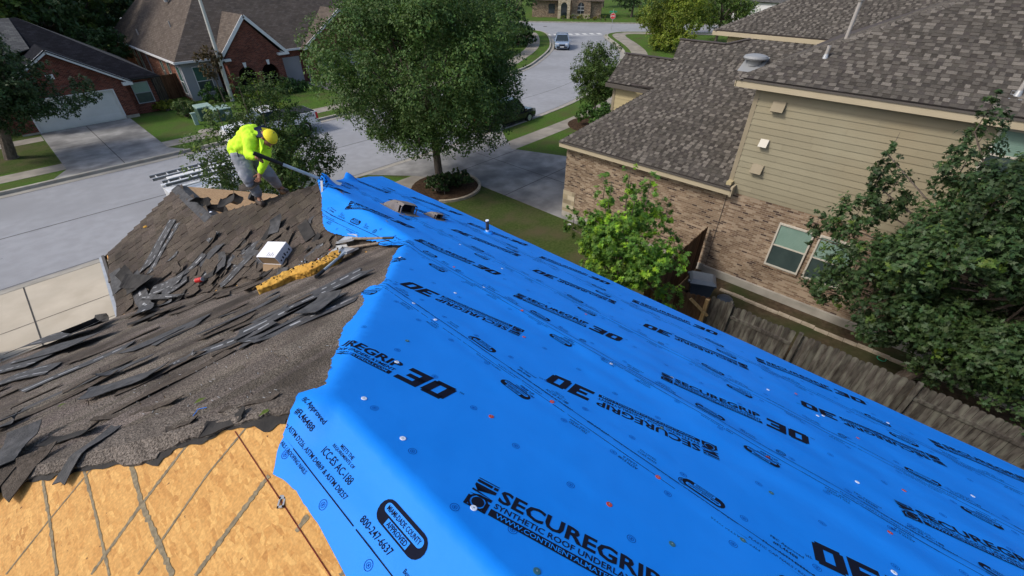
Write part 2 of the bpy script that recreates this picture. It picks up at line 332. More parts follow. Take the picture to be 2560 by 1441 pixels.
# ---------------------------------------------------------------- text as mesh data (verts, faces) of unit size
_tc = {}
def text_data(s, bold=0.):
    if (s, bold) in _tc: return _tc[(s, bold)]
    cu = bpy.data.curves.new('t', 'FONT'); cu.body = s; cu.size = 1; cu.offset = bold; cu.resolution_u = 2; cu.dimensions = '2D'; cu.fill_mode = 'FRONT'
    o = bpy.data.objects.new('t', cu); COL.objects.link(o); bpy.context.view_layer.update()
    oe = o.evaluated_get(bpy.context.evaluated_depsgraph_get()); me = oe.to_mesh()
    V = np.array([v.co[:2] for v in me.vertices]); F = [list(p.vertices) for p in me.polygons]
    nz = [p.normal.z for p in me.polygons]; F = [f if z > 0 else f[::-1] for f, z in zip(F, nz)]
    oe.to_mesh_clear()
    bpy.data.objects.remove(o); bpy.data.curves.remove(cu)
    V = V-V.min(0); V = V/V.max(0)
    _tc[(s, bold)] = (V, F); return _tc[(s, bold)]
def text_flat(mb, s, origin, ux, uy, wd, ht, m=0, bold=0.):
    V, F = text_data(s, bold); o = Vector(origin); ux = Vector(ux).normalized(); uy = Vector(uy).normalized()
    base = len(mb.v)
    for x, y in V: mb.v.append(tuple(o+ux*x*wd+uy*y*ht))
    for f in F: mb.fidx([base+i for i in f], m)

# ================================================================ SETTING: ground, streets, walks
NEAR = [(-60, 21.75), (-10, 21.75), (8, 21.75), (22, 21.75), (31, 22.2), (38, 23.9), (47, 27.4), (56.1, 31.9), (61.7, 36.5), (66.5, 41.2), (69.5, 43.6), (72.3, 44.2), (75.2, 43), (84, 31), (104, 3)]
FAR = [(-60, 33.2), (0, 33.15), (8, 33.2), (17, 33.5), (30, 33.7), (38.4, 34.7), (41.5, 35.5), (45, 37.2), (51, 40.3), (56, 43.8), (62.8, 49.8), (65.2, 52.6), (66, 54.6), (65.3, 57), (58, 68), (36, 99)]
TFAR = [(36, 120), (69.7, 72.5), (91.5, 41.6), (120, 1.3)]
def sheet(name, poly, z, m, th=.0):
    b = MB()
    if th: b.prism(poly, z-th, z)
    else: b.face([(x, y, z) for x, y in poly])
    return struct(b.build(name, m))
sheet('ground', [(-900, -900), (1200, -900), (1200, 1400), (-900, 1400)], -.2, M['drygrass'])
sheet('street', [(-60, 21.5), (130, -10), (170, 60), (70, 150), (20, 130), (-60, 60)], -.13, M['asphalt'])
sheet('lawn', NEAR[::-1]+[(-60, -60), (104, -60)], 0, M['grass'], .18).name = 'lawn'
sheet('lawn_across_street', FAR+[(-60, 120)], 0, M['grass'], .18)
sheet('lawn_past_junction', TFAR+[(190, 60), (110, 160)], 0, M['grass'], .18)
def offs(line, d):
    out = []
    for i, p in enumerate(line):
        a = Vector(line[max(i-1, 0)]); b = Vector(line[min(i+1, len(line)-1)]); t = (b-a).normalized(); out.append((p[0]-t.y*d, p[1]+t.x*d))
    return out
def ribbon(name, line, d0, d1, z, m, th=0):
    A, B = offs(line, d0), offs(line, d1); mb = MB()
    for i in range(len(line)-1):
        q = [A[i], A[i+1], B[i+1], B[i]]
        if d1 < d0: q = q[::-1]
        if th: mb.prism(q, z-th, z)
        else: mb.face([(x, y, z) for x, y in q])
    return struct(mb.build(name, m))
def smooth(line, k=2):
    for _ in range(k):
        o = [line[0]]
        for a, b in zip(line, line[1:]): o += [(a[0]*.75+b[0]*.25, a[1]*.75+b[1]*.25), (a[0]*.25+b[0]*.75, a[1]*.25+b[1]*.75)]
        o.append(line[-1]); line = o
    return line
nS, fS, tS = smooth(NEAR), smooth(FAR), TFAR
ribbon('kerb', nS, -.18, .03, .03, M['curb'], .2); ribbon('gutter_pan', nS, .02, .5, -.122, M['asph_gutter'])
ribbon('kerb_across_street', fS, -.03, .18, .03, M['curb'], .2); ribbon('gutter_pan_across_street', fS, -.5, -.02, -.122, M['asph_gutter'])
ribbon('kerb_past_junction', tS, -.03, .3, .03, M['curb'], .2)
ribbon('sidewalk', nS[:26], -3.4, -2.1, .012, M['walk'], .1)
ribbon('sidewalk_by_junction', nS[25:-4], -2.9, -.9, .016, M['walk'], .1)
ribbon('sidewalk_across_street', fS[:18], 1.5, 2.8, .012, M['walk'], .1)
ribbon('sidewalk_on_bend', fS[16:46], 1.6, 3.2, .016, M['walk'], .1)
# centre seam of the street
seam = smooth([(-60, 27.6), (20, 27.1), (32, 26.5), (40, 27.6), (48, 30.6), (56, 35.5), (62, 41)], 2)
ribbon('street_seam', seam, -.025, .025, -.125, M['joint'])
for off_, k in ((.55, 0), (-.55, 1)):
    ribbon('gutter_joint', (nS if k == 0 else fS)[:40], off_-.012, off_+.012, -.118, M['joint'])
for k in range(5):
    x0, y0 = ((-6, 24.6), (3.5, 29.8), (14, 24.5), (26, 29.5), (-10, 30.4))[k]; b = MB(); prev = None
    for i in range(26):
        x = x0+i*.13; y = y0+.25*noise.noise(Vector((i*.3, k*3, 0)))+.02*i; q = [b.vert((x, y-.008, -.1275)), b.vert((x, y+.008, -.1275))]
        if prev: b.fidx([prev[0], q[0], q[1], prev[1]])
        prev = q
    struct(b.build('street_crack', M['joint']))
# crosswalk blocks + stop bar
b = MB(); a0, a1 = np.array([63.4, 51.0]), np.array([70.9, 45.1]); t_ = (a1-a0)/np.linalg.norm(a1-a0); n_ = np.array([-t_[1], t_[0]])
for k in range(8):
    c = a0+t_*(.55+k*1.2); q = [c-t_*.32-n_*.75, c+t_*.32-n_*.75, c+t_*.32+n_*.75, c-t_*.32+n_*.75]; b.face([(x, y, -.12) for x, y in q])
c0, c1 = a0-n_*1.7+t_*3.7, a0-n_*1.7+t_*9; b.face([(*c0, -.12), (*c1, -.12), (*(c1+n_*.3), -.12), (*(c0+n_*.3), -.12)])
struct(b.build('crosswalk_marking', M['paint']))
# manholes / patches on the street
b = MB(); b.lathe([(.4, 0), (.4, .004)], (72, 58, -.13), 16); struct(b.build('manhole_cover', M['joint']))
# driveways
sheet('driveway', [(-9, 8.6), (2.2, 8.6), (2.2, 21.5), (3.2, 21.76), (-9.6, 21.76)], .02, M['concrete'], .12)
b = MB()
for x0, y0, x1, y1, wd in ((-2.42, 8.7, -2.42, 21.6, .02), (-9, 18.8, 2.2, 18.8, .012), (-9, 17.3, 2.2, 17.3, .012), (-9, 13.2, 2.2, 13.2, .012)):
    if x0 == x1: b.face([(x0-wd, y0, .026), (x0+wd, y0, .026), (x0+wd, y1, .026), (x0-wd, y1, .026)])
    else: b.face([(x0, y0-wd, .0262), (x1, y0-wd, .0262), (x1, y0+wd, .0262), (x0, y0+wd, .0262)])
struct(b.build('driveway_joint', M['joint']))
sheet('neighbour_driveway', [(14.95, 9.5), (21.5, 9.5), (21.6, 14.9), (20.2, 18.6), (22.6, 21.76), (11.6, 21.76), (13.4, 19.6), (15.0, 16.9), (14.95, 11)], .022, M['stained'], .12)
b = MB()
for p, q in (((14.95, 14.2), (21.5, 14.2)), ((18.2, 9.6), (18.2, 21.5)), ((14.3, 18.2), (20.6, 18.2))):
    d = Vector((q[0]-p[0], q[1]-p[1])).normalized(); n = Vector((-d.y, d.x))*.02
    b.face([(p[0]-n.x, p[1]-n.y, .027), (q[0]-n.x, q[1]-n.y, .027), (q[0]+n.x, q[1]+n.y, .027), (p[0]+n.x, p[1]+n.y, .027)][::1])
struct(b.build('neighbour_driveway_joint', M['joint']))
sheet('driveway_across_street', [(-.1, 33.16), (6.6, 33.16), (5.75, 34.6), (5.85, 43.95), (.75, 43.95), (.75, 34.6)], .02, M['stained'], .12)
b = MB(); b.face([(3.2, 33.4, .026), (3.24, 33.4, .026), (3.24, 43.9, .026), (3.2, 43.9, .026)]); b.face([(.8, 39, .026), (5.8, 39, .026), (5.8, 39.03, .026), (.8, 39.03, .026)]); struct(b.build('driveway_joint_across_street', M['joint']))
sheet('second_driveway_across_street', [(19.6, 33.5), (27.5, 33.6), (26.4, 35.4), (26.4, 46), (20.4, 46), (20.4, 35.4)], .02, M['walk'], .12)
for k, (x0, y0, x1, y1) in enumerate(((59.6, 47.9, 56.5, 50.5), (66.0, 36.8, 68.5, 34.6), (62, 33.2, 64.6, 31))):
    pass
# side yard: soil, edging
sheet('soil_strip', [(11.2, -14), (15.4, -14), (15.4, 4.4), (11.2, 4.4)], .008, M['soil'])
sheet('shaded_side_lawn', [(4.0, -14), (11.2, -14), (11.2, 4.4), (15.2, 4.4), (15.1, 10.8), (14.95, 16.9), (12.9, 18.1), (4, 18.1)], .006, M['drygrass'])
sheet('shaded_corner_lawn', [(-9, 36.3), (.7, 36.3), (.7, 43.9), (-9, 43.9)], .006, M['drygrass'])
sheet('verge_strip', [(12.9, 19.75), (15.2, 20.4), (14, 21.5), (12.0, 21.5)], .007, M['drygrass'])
sheet('garden_walk', [(-9, 41.5), (.7, 41.9), (.7, 43.2), (-9, 42.9)], .015, M['walk'])
sheet('sidewalk_return', [(57.5, 49.8), (62, 54), (60, 57), (54.5, 51.5)], .014, M['walk'])

# ================================================================ OUR HOUSE
XR, ZR, TR, TO, TM, TL = .39, 8.0, .5, .45, .435, .5
J = (2.314, 3.62, 7.038); K = (2.557, 6.044, 6.917); A_ = (XR, 1.41, 8.0)
BP = (1.46, 7.85, 6.19); GP = (1.56, 10.1, 6.02); EP = (.05, 9.75, 5.29); VP_ = (-.19, 7.37, 5.408)
XE = 4.56
def zbase(x, y, k=.0):
    x = np.asarray(x, float); y = np.asarray(y, float)
    zr = ZR-TR*(x-XR); zo = ZR-TO*(XR-x); zm = J[2]-TM*(y-J[1]); zl = J[2]+TL*(x-J[0])-.1*(y-J[1])
    def smin(a, b): 
        if k == 0: return np.minimum(a, b)
        return (a+b-np.sqrt((a-b)**2+k*k))/2
    main = smin(smin(zr, zo), zm); wing = smin(zr, zl)
    if k == 0: return np.maximum(main, wing)
    return (main+wing+np.sqrt((main-wing)**2+k*k*.6))/2
def roof_hit(px, py, fn=None):
    fn = fn or zbase
    d = ray(px, py); t = .3
    while t < 14:
        p = CP+d*t
        if p[2] < fn(p[0], p[1]): break
        t += .02
    lo, hi = t-.02, t
    for _ in range(18):
        m_ = (lo+hi)/2; p = CP+d*m_
        if p[2] < fn(p[0], p[1]): hi = m_
        else: lo = m_
    return CP+d*hi
def scan(poly2, v):
    xs = []
    for (u0, v0), (u1, v1) in zip(poly2, poly2[1:]+poly2[:1]):
        if (v0 <= v) != (v1 <= v): xs.append(u0+(v-v0)/(v1-v0)*(u1-u0))
    xs.sort(); return list(zip(xs[::2], xs[1::2]))
def tabs(mb, poly, expo, w0, w1, th, shades, rr, lift=0., gap=.004, mi=0, skip=0., colr=None, wav=0.):
    P = [Vector(p) for p in poly]; n = Vector((0, 0, 0))
    for i in range(len(P)): n += (P[i]-P[0]).cross(P[(i+1) % len(P)]-P[0])
    n.normalize()
    if n.z < 0: n = -n
    u = Vector((0, 0, 1)).cross(n).normalized(); v = n.cross(u); o = P[0]
    p2 = [((p-o).dot(u), (p-o).dot(v)) for p in P]; vs = [q[1] for q in p2]; k0 = math.floor(min(vs)/expo)
    y = k0*expo
    while y < max(vs):
        yy = min(max(y+expo*.5, min(vs)+1e-3), max(vs)-1e-3)
        for a, b_ in scan(p2, yy):
            x = a-rr.random()*w1*0
            x -= 0
            while x < b_-.01:
                wd = rr.uniform(w0, w1); x1 = min(x+wd, b_)
                if b_-x1 < w0*.4: x1 = b_
                ya, yb = max(y, min(vs)), min(y+expo*1.04, max(vs))
                if rr.random() >= skip and yb-ya > .01:
                    t = rr.choice(th) + lift; c = rr.choice(shades)*rr.uniform(.93, 1.07); c = (c, c*rr.uniform(.97, 1.01), c*rr.uniform(.95, 1.02))
                    j = rr.uniform(-wav, wav); g = gap if x1 < b_ else 0
                    q = lambda xx, v_, h: o+u*xx+v*v_+n*h
                    L0, L1 = q(x, ya+j, t), q(x1-g, ya+j, t); U0, U1 = q(x, yb, lift+.001), q(x1-g, yb, lift+.001); D0, D1 = q(x, ya+j, lift-.004), q(x1-g, ya+j, lift-.004)
                    i = [mb.vert(z_) for z_ in (L0, L1, U1, U0, D0, D1)]
                    mb.fidx([i[0], i[1], i[2], i[3]], mi, c); mb.fidx([i[4], i[5], i[1], i[0]], mi, c)
                    mb.fidx([i[4], i[0], i[3]], mi, c); mb.fidx([i[1], i[5], i[2]], mi, c)
                x = x1
        y += expo
def caps(mb, p, q, nl, nr, wd, expo, th, shades, rr, mi=0):
    """ridge/hip cap shingles from p (low) to q (high); nl, nr: directions down each side"""
    p, q = Vector(p), Vector(q); d = q-p; L = d.length; d.normalize(); a = Vector(nl).normalized()*wd; b_ = Vector(nr).normalized()*wd
    up = Vector((0, 0, 1)); k = 0
    while k*expo < L:
        s0, s1 = k*expo, min((k+1)*expo*1.0+.03, L); c = rr.choice(shades)*rr.uniform(.95, 1.05); A = p+d*s0+up*(th+.012); B = p+d*s1+up*.012
        i = [mb.vert(z_) for z_ in (A+a, A, A+b_, B+a, B, B+b_, A+a-up*(th+.01), A-up*(th+.01), A+b_-up*(th+.01))]
        mb.fidx([i[0], i[1], i[4], i[3]], mi, c); mb.fidx([i[1], i[2], i[5], i[4]], mi, c); mb.fidx([i[6], i[7], i[1], i[0]], mi, c); mb.fidx([i[7], i[8], i[2], i[1]], mi, c)
        k += 1
house = empty('house', (0, 0, 0), 'house in the foreground being re-roofed, bare wood sheathing and torn brown shingles half stripped', 'house')
YB = -9.
b = MB()
RE = (XE, YB, ZR-TR*(XE-XR)); RC = (XE, 7.75, ZR-TR*(XE-XR)); SB = (3.3, 10.1, 5.2)
b.slab([(XR, YB, ZR), RE, RC, K, J, A_], .03)
b.slab([(-5.37, YB, 5.408), (XR, YB, ZR), A_, (-5.37, 7.37, 5.408)], .03)
b.slab([A_, J, VP_, (-5.37, 7.37, 5.408)], .03)
b.slab([J, K, BP, GP, EP, VP_], .03)
b.slab([K, RC, (3.2, 9.0, 5.55), BP], .03)
b.slab([BP, (3.2, 9.0, 5.42), (3.2, 10.1, 5.3), GP], .03, 1)
b.build('roof_deck', [M['osb'], M['ply']], house)
# walls below
b = MB()
b.prism([(-5.0, YB+.3), (4.2, YB+.3), (4.2, 7.4), (2.9, 8.8), (2.9, 9.9), (.35, 9.9), (.15, 7.0), (-5.0, 7.0)], 0, 5.0)
b.build('wall', M['nbrick'], house)
# fascia and gutters
b = MB()
b.bar((XE+.01, YB, RE[2]-.1), (XE+.01, 7.75, RE[2]-.1), .03, .18); b.bar((-5.4, 7.39, 5.32), (-.2, 7.39, 5.32), .03, .18); b.bar((-.2, 7.37, 5.3), (.0, 9.85, 5.2), .04, .16)
b.bar((.02, 9.82, 5.20), (1.56, 10.12, 5.90), .03, .12)
b.build('fascia', M['gutter'], house)
b = MB(); b.bar((-.24, 7.4, 5.3), (-.03, 9.85, 5.21), .06, .1); b.build('gutter', M['galv'], house)
# -- remaining shingles: real overlapping courses on the front hip, the left wing slope and the rim of the left slope
sr = random.Random(3)
def U(px, py): 
    p = roof_hit(px, py); return tuple(p)
b = MB()
tabs(b, [J, K, BP, GP, EP, VP_], .135, .13, .24, (.006, .011, .016), (.8, .88, .95, 1., 1.08, 1.16), sr, lift=.006, wav=.004, gap=.009)
b.build('wing_shingles', M['granule'], house)
b = MB()
Mh = [(XR-.0, 1.44, 7.987), (J[0]+.02, J[1], J[2]), VP_, (-5.37, 7.37, 5.408)]
tabs(b, Mh, .105, .35, 1.1, (.006, .010, .014, .02), (.8, .92, 1., 1.08, 1.2), sr, lift=.006, gap=.004, wav=.012)
# torn rim folded a few centimetres over the left hip
def hip(s): return Vector((XR-s, 1.41+s*TO/TM, ZR-TO*s))
s_ = 0.; prev = None
nO = Vector((-TO, 0, 1)).normalized()
while s_ < 5.5:
    wv = .045+.05*noise.noise(Vector((s_*2.3, 0, 4)))+.03*noise.noise(Vector((s_*11, 2, 0)))+.02*noise.noise(Vector((s_*31, 2, 7)))
    if .62 < s_ < .75: wv += .035
    p = hip(s_); q = p+Vector((0, -1, 0))*max(wv+.04*min(s_, 1.2), .012)
    r_ = [b.vert(p+Vector((0, .25, -.25*TM))+Vector((0, 0, .016))), b.vert(p+Vector((0, 0, .02))), b.vert(q+Vector((0, 0, .016+.012*noise.noise(Vector((s_*9, 8, 0)))))), b.vert(q+Vector((0, 0, .002)))]
    if prev:
        for k in range(3): b.fidx([prev[k], prev[k+1], r_[k+1], r_[k]], 0, .8+.3*sr.random())
    prev = r_; s_ += .02
b.build('hip_shingles', [M['granule_big']], house)
# black felt rim under the shingles, a bit farther out than the shingles
b = MB(); s_ = 0.; prev = None
while s_ < 5.5:
    wv = .075+.05*noise.noise(Vector((s_*2.3, 0, 4)))+.05*noise.noise(Vector((s_*7, 5, 0)))+.03*noise.noise(Vector((s_*23, 5, 7)))+.04*min(s_, 1.2)
    if .17 < s_ < .26: wv += .05
    p = hip(s_); q = p+Vector((0, -1, 0))*max(wv, .01)
    r_ = [b.vert(p+Vector((0, .02, .006))), b.vert(q+Vector((0, 0, .006)))]
    if prev: b.fidx([prev[0], prev[1], r_[1], r_[0]])
    prev = r_; s_ += .015
b.build('felt_rim', M['felt'], house)
# ridge and hip caps of the wing
b = MB()
caps(b, BP, K, (-.6, -1, -.45), (0, 1, -.4), .13, .13, .006, (.85, 1, 1.1, .95), sr)
b.build('hip_cap', M['granule'], house)
b = MB(); caps(b, GP, BP, (-1, 0, -.5), (1, 0, -.5), .15, .33, .008, (1.0, 1.1, .9), sr); b.build('ridge_cap', M['shback'], house)
# weathered strips running along the seams of the sheathing, red chalk line, clip
def onO(px, py): 
    p = roof_hit(px, py, lambda x, y: ZR-TO*(XR-x)); return Vector(p)
for pts, wd in (([(319, 1129), (354, 1260), (398, 1360), (432, 1441)], .011), ([(206, 1159), (240, 1290), (274, 1441)], .006), ([(105, 1190), (124, 1300), (143, 1441)], .007),
                ([(478, 1099), (354, 1262), (228, 1437)], .010), ([(620, 1065), (520, 1185), (345, 1437)], .006), ([(259, 1136), (124, 1300), (15, 1437)], .005), ([(672, 1190), (590, 1300), (488, 1441)], .012), ([(770, 1290), (740, 1330)], .012), ([(865, 1425), (850, 1441)], .010)):
    prev = None; b = MB()
    for (x0, y0), (x1, y1) in zip(pts, pts[1:]):
        n_k = int(math.hypot(x1-x0, y1-y0)/7)+1
        for k in range(n_k+1):
            f = k/n_k; p = onO(x0+(x1-x0)*f, y0+(y1-y0)*f); q = onO(x1, y1)
            d = (onO(x1, y1)-onO(x0, y0)).normalized(); n = Vector((-d.y, d.x, 0)); ww = wd*.85*(1+.35*sr.uniform(-1, 1))
            zf = Vector((0, 0, .0006+.0003*len(pts)+.0002*(int(wd*2000) % 5)))
            a_, c_ = p+n*ww, p-n*ww*(1+.3*sr.uniform(-1, 1))
            a_.z = ZR-TO*(XR-a_.x); c_.z = ZR-TO*(XR-c_.x)
            r_ = [b.vert(a_+zf), b.vert(c_+zf)]
            if prev: b.fidx([prev[0], prev[1], r_[1], r_[0]])
            prev = r_
    b.build('sheathing_seam', M['gap'], house)
b = MB(); p, q = onO(588, 1080), onO(905, 1560)
b.bar(p+Vector((0, 0, .003)), q+Vector((0, 0, .003)), .0035, .002); b.build('chalk_line', M['redchalk'], house)
b = MB(); c = onO(705, 1258); T = Matrix.Translation(c+Vector((0, 0, .006)))@Matrix.Rotation(.9, 4, 'Z')
for x0, y0, x1, y1 in ((-.022, -.012, .022, -.006), (-.022, .006, .022, .012), (-.022, -.012, -.014, .012), (.012, -.012, .028, .012)): b.box((x0, y0, -.004), (x1, y1, .002), T=T)
b.build('sheathing_clip', M['galv'], house)
# exposed nails / staples in the worn granule area
for k in range(110):
    px, py = sr.uniform(330, 860), sr.uniform(830, 1060)
    if py > 1110-px*.16: continue
    p = Vector(roof_hit(px, py))+Vector((0, 0, .019)); a = sr.uniform(1.2, 2.0); d = Vector((math.cos(a), math.sin(a), -.4))*.012
    b = MB(); b.bar(p-d, p+d, .0022, .002); b.build('staple', M['galv'], house)

# ================================================================ BLUE UNDERLAYMENT
EDGE = [(800, 1320), (740, 1228), (705, 1198), (682, 1185), (690, 1150), (700, 1110), (712, 1070), (725, 1035), (738, 1000), (748, 983), (780, 974), (815, 962), (822, 930), (832, 895), (846, 868), (850, 845), (858, 820), (884, 792), (903, 768), (912, 748), (903, 738), (905, 730), (925, 716), (948, 712), (962, 700), (970, 672), (983, 640), (995, 622), (1012, 612),
        (985, 613), (940, 604), (890, 594), (850, 588), (822, 580), (808, 565), (805, 530), (804, 490)]
def inr(x, a, b_): return np.clip((x-a)/(b_-a), 0, 1)
def sstep(t): t = np.clip(t, 0, 1); return t*t*(3-2*t)
def gau(x, y, cx, cy, rx, ry, th=0):
    dx, dy = x-cx, y-cy; c, s = math.cos(th), math.sin(th); a = (dx*c+dy*s)/rx; b_ = (-dx*s+dy*c)/ry; return np.exp(-(a*a+b_*b_))
_nz = np.random.RandomState(5); _ph = _nz.rand(24, 4)
def wob(x, y, fr, k0, n=4):
    r = 0
    for i in range(n):
        a = _ph[(k0+i) % 24]; an = a[0]*6.28; r = r+np.sin((x*math.cos(an)+y*math.sin(an))*fr*(.7+.8*a[1])+a[2]*6.28)
    return r/n
def bluez(x, y):
    x = np.asarray(x, float); y = np.asarray(y, float)
    z = zbase(x, y, .05)+.032
    z = z+.004*wob(x, y, 7, 0)+.0022*wob(x, y, 19, 5)+.0016*np.abs(wob(x, y, 31, 13))
    z = z+.0032*np.sin(27*x+1.6*wob(x, y, 2.2, 8)+.5*y)*(.5+.5*wob(x, y, 1.7, 15))+.003*np.sin(11*x-9*y+2*wob(x, y, 3, 2))*sstep(wob(x, y, 1.3, 17)+.4)
    # loose folds around the free edge near the ridge end
    lef = sstep(1-(x-XR+.1*wob(x, y, 5, 9))/.5)
    z = z+lef*(.010*wob(x, y, 16, 3))
    # diagonal slack fold parallel to the free edge, hump then dip
    z = z+.018*gau(x, y, .16, 1.15, .07, .5, .12)-.012*gau(x, y, .47, 1.25, .06, .5, .2)
    z = z+.05*gau(x, y, .32, 1.42, .12, .12)+.03*gau(x, y, .62, 1.95, .05, .4, -.75)-.018*gau(x, y, .86, 2.05, .09, .5, -.75)
    # wing flap: rolls hanging off the lower ridge
    wl = sstep((2.75-x)/.5)*sstep((y-3.3)/.3)
    z = z+wl*(.020*np.sin((x*1.0+y*.42)*9+1.2*np.sin(y*2.3))+.012*np.sin(y*6+x*3)+.02)
    z = z+.16*gau(x, y, 2.62, 6.0, .08, .08)+.03*gau(x, y, 2.5, 5.9, .3, .5)+.13*gau(x, y, 3.35, 6.75, .08, .1)
    z = np.maximum(z, zbase(x, y)+.031+.027*sstep((2.9-x)/.4)*sstep((y-3.2)/.3))
    # long lap ridges of each course
    for s in (1.03, 1.98, 2.93, 3.88):
        xx = XR+s/1.118; z = z+.006*np.exp(-((x-xx-.03*wob(x*0, y, 1.2, 11)*.3)/.02)**2)
    return z
loop = [tuple(roof_hit(px, py, lambda x, y: bluez(x, y))[:2]) for px, py in EDGE]
def densify(pts, st):
    out = []
    for a, b_ in zip(pts, pts[1:]):
        n = max(1, int(math.hypot(b_[0]-a[0], b_[1]-a[1])/st))
        for k in range(n): out.append((a[0]+(b_[0]-a[0])*k/n, a[1]+(b_[1]-a[1])*k/n))
    return out+[pts[-1]]
tail = [(2.55, 6.12), (2.72, 6.22), (2.95, 6.4), (3.25, 6.72), (3.4, 6.85), (3.7, 7.05), (4.1, 7.45), (XE+.03, 7.82), (XE+.03, -8.8), (.1, -8.8), (.04, 0), (.06, .6)]
le = densify(loop, .02); lt_ = densify([loop[-1]]+tail[:7], .05)[1:]; bd = le+lt_+densify([tail[6]]+tail[7:], .12)[1:]+[((tail[-1][0]+loop[0][0])/2, (tail[-1][1]+loop[0][1])/2)]
# small raggedness of the free edge
bd2 = []
for i, (x, y) in enumerate(bd):
    if i < len(le): a = .15 if y < 1.38 else .8; x += a*(.006*math.sin(i*1.7)+.005*math.sin(i*.61+1)+.005*math.sin(i*2.9)); y += a*.005*math.sin(i*1.13)
    bd2.append((x, y))
bd = bd2
BP2 = np.array(bd)
def inpoly(X, Y, P=BP2):
    X = np.asarray(X); Y = np.asarray(Y); ins = np.zeros(X.shape, bool); x0, y0 = P[:, 0], P[:, 1]; x1, y1 = np.roll(x0, -1), np.roll(y0, -1)
    for a, b_, c, d in zip(x0, y0, x1, y1):
        if b_ == d: continue
        cr = ((b_ > Y) != (d > Y)) & (X < (c-a)*(Y-b_)/(d-b_)+a); ins ^= cr
    return ins
pts = [Vector(p) for p in bd]; nb = len(pts)
gx = []
y = -8.7
while y < 7.9:
    st = .035 if y > .2 and y < 3.2 else (.05 if -1.5 < y < 6.8 else .12)
    x = -.1
    while x < XE+.02:
        sx = st if x < 3 else max(st, .07)
        gx.append((x+rnd.uniform(-.004, .004), y)); x += sx
    y += st
gx = np.array(gx); ok = inpoly(gx[:, 0], gx[:, 1])
dmin = np.full(len(gx), 9.)
for (a, b_) in bd: dmin = np.minimum(dmin, np.hypot(gx[:, 0]-a, gx[:, 1]-b_))
gx = gx[ok & (dmin > .012)]
allp = pts+[Vector((a, b_)) for a, b_ in gx]
res = delaunay_2d_cdt(allp, [], [list(range(nb))], 1, 1e-6)
b = MB(); vv = np.array([(p.x, p.y) for p in res[0]]); zz = bluez(vv[:, 0], vv[:, 1])
b.v = [(vv[i, 0], vv[i, 1], zz[i]) for i in range(len(vv))]
for f in res[2]:
    q = list(f); a, c, d = [vv[k] for k in q[:3]]
    if (c[0]-a[0])*(d[1]-a[1])-(c[1]-a[1])*(d[0]-a[0]) < 0: q = q[::-1]
    b.fidx(q)
under = empty('roofing_underlayment', (0, 0, 0), 'bright blue synthetic underlayment rolled over the right roof slope, printed with repeating black lettering', 'underlayment')
sh = b.build('sheet', M['blue'], under, smooth=True)
mod_edge = MB(); prev = None     # thin turned-down eave edge
for k in range(60):
    y = -8.8+k*(7.75+8.8)/59; z = float(bluez(XE+.03, y)); r_ = [mod_edge.vert((XE+.032, y, z)), mod_edge.vert((XE+.045, y, z-.05-.01*math.sin(k*1.3)))]
    if prev: mod_edge.fidx([prev[0], prev[1], r_[1], r_[0]])
    prev = r_
mod_edge.build('turned_edge', M['blue'], under)
# ---- printing
cS = 1.118; cO = math.sqrt(1+TO*TO)
def sx_(s): return XR+np.where(s > 0, s/cS, s/cO)
PR = MB()
def sub(V, F, L):
    V = [tuple(p) for p in V]; F = [list(f) for f in F]
    for _ in range(6):
        ed = {}; nf = []; ch = False
        def mid(a, c):
            k = (min(a, c), max(a, c))
            if k not in ed: V.append(((V[a][0]+V[c][0])/2, (V[a][1]+V[c][1])/2)); ed[k] = len(V)-1
            return ed[k]
        for f in F:
            if len(f) != 3:
                for k in range(1, len(f)-1): nf.append([f[0], f[k], f[k+1]])
                ch = True; continue
            l = [math.hypot(V[f[k]][0]-V[f[(k+1) % 3]][0], V[f[k]][1]-V[f[(k+1) % 3]][1]) for k in range(3)]; m_ = l.index(max(l))
            if l[m_] > L:
                a, c, d = f[m_], f[(m_+1) % 3], f[(m_+2) % 3]; e = mid(a, c); nf += [[a, e, d], [e, c, d]]; ch = True
            else: nf.append(f)
        F = nf
        if not ch: break
    return V, F
def put(V, F, fr, m=0, off=.0016, fine=.06):
    """V in frame units (m); fr = (s, Y, angle, flip): reading direction -Y, up +s; angle ccw"""
    s0, y0, an, fl = fr
    if y0 < -2.2 or y0 > 6.9: return
    V, F = sub(V, F, fine if s0 < 1.3 or y0 > 3 else .3)
    V = np.asarray(V, float); c, s = math.cos(an+math.pi*fl), math.sin(an+math.pi*fl)
    a = V[:, 0]*c-V[:, 1]*s; u = V[:, 0]*s+V[:, 1]*c
    SS = s0+u; YY = y0-a; XX = sx_(SS); ok = inpoly(XX, YY); Z = bluez(XX, YY)+off+.002*(XX > 2)
    base = len(PR.v); PR.v += list(zip(XX.tolist(), YY.tolist(), Z.tolist()))
    for f in F:
        if all(ok[i] for i in f): PR.fidx([base+i for i in f], m)
def T(s, x, y, w_, h_, fr, bold=0., m=0, off=.0016, rot=0):
    V, F = text_data(s, bold)
    if rot: V = np.stack([(1-V[:, 1]), V[:, 0]], 1)
    put(np.stack([x+V[:, 0]*w_, y+V[:, 1]*h_], 1), F, fr, m, off)
def Rct(x0, y0, x1, y1, fr, m=0, off=.0016, sk=0.):
    put([(x0+sk*y0, y0), (x1+sk*y0, y0), (x1+sk*y1, y1), (x0+sk*y1, y1)], [[0, 1, 2, 3]], fr, m, off)
def ring(cx, cy, r0, r1, fr, n=14, m=0, off=.0016, e=1.):
    V = [(cx+math.cos(2*math.pi*k/n)*r*e, cy+math.sin(2*math.pi*k/n)*r) for r in (r0, r1) for k in range(n)]
    put(V, [[k, (k+1) % n, n+(k+1) % n, n+k][::-1] for k in range(n)], fr, m, off)
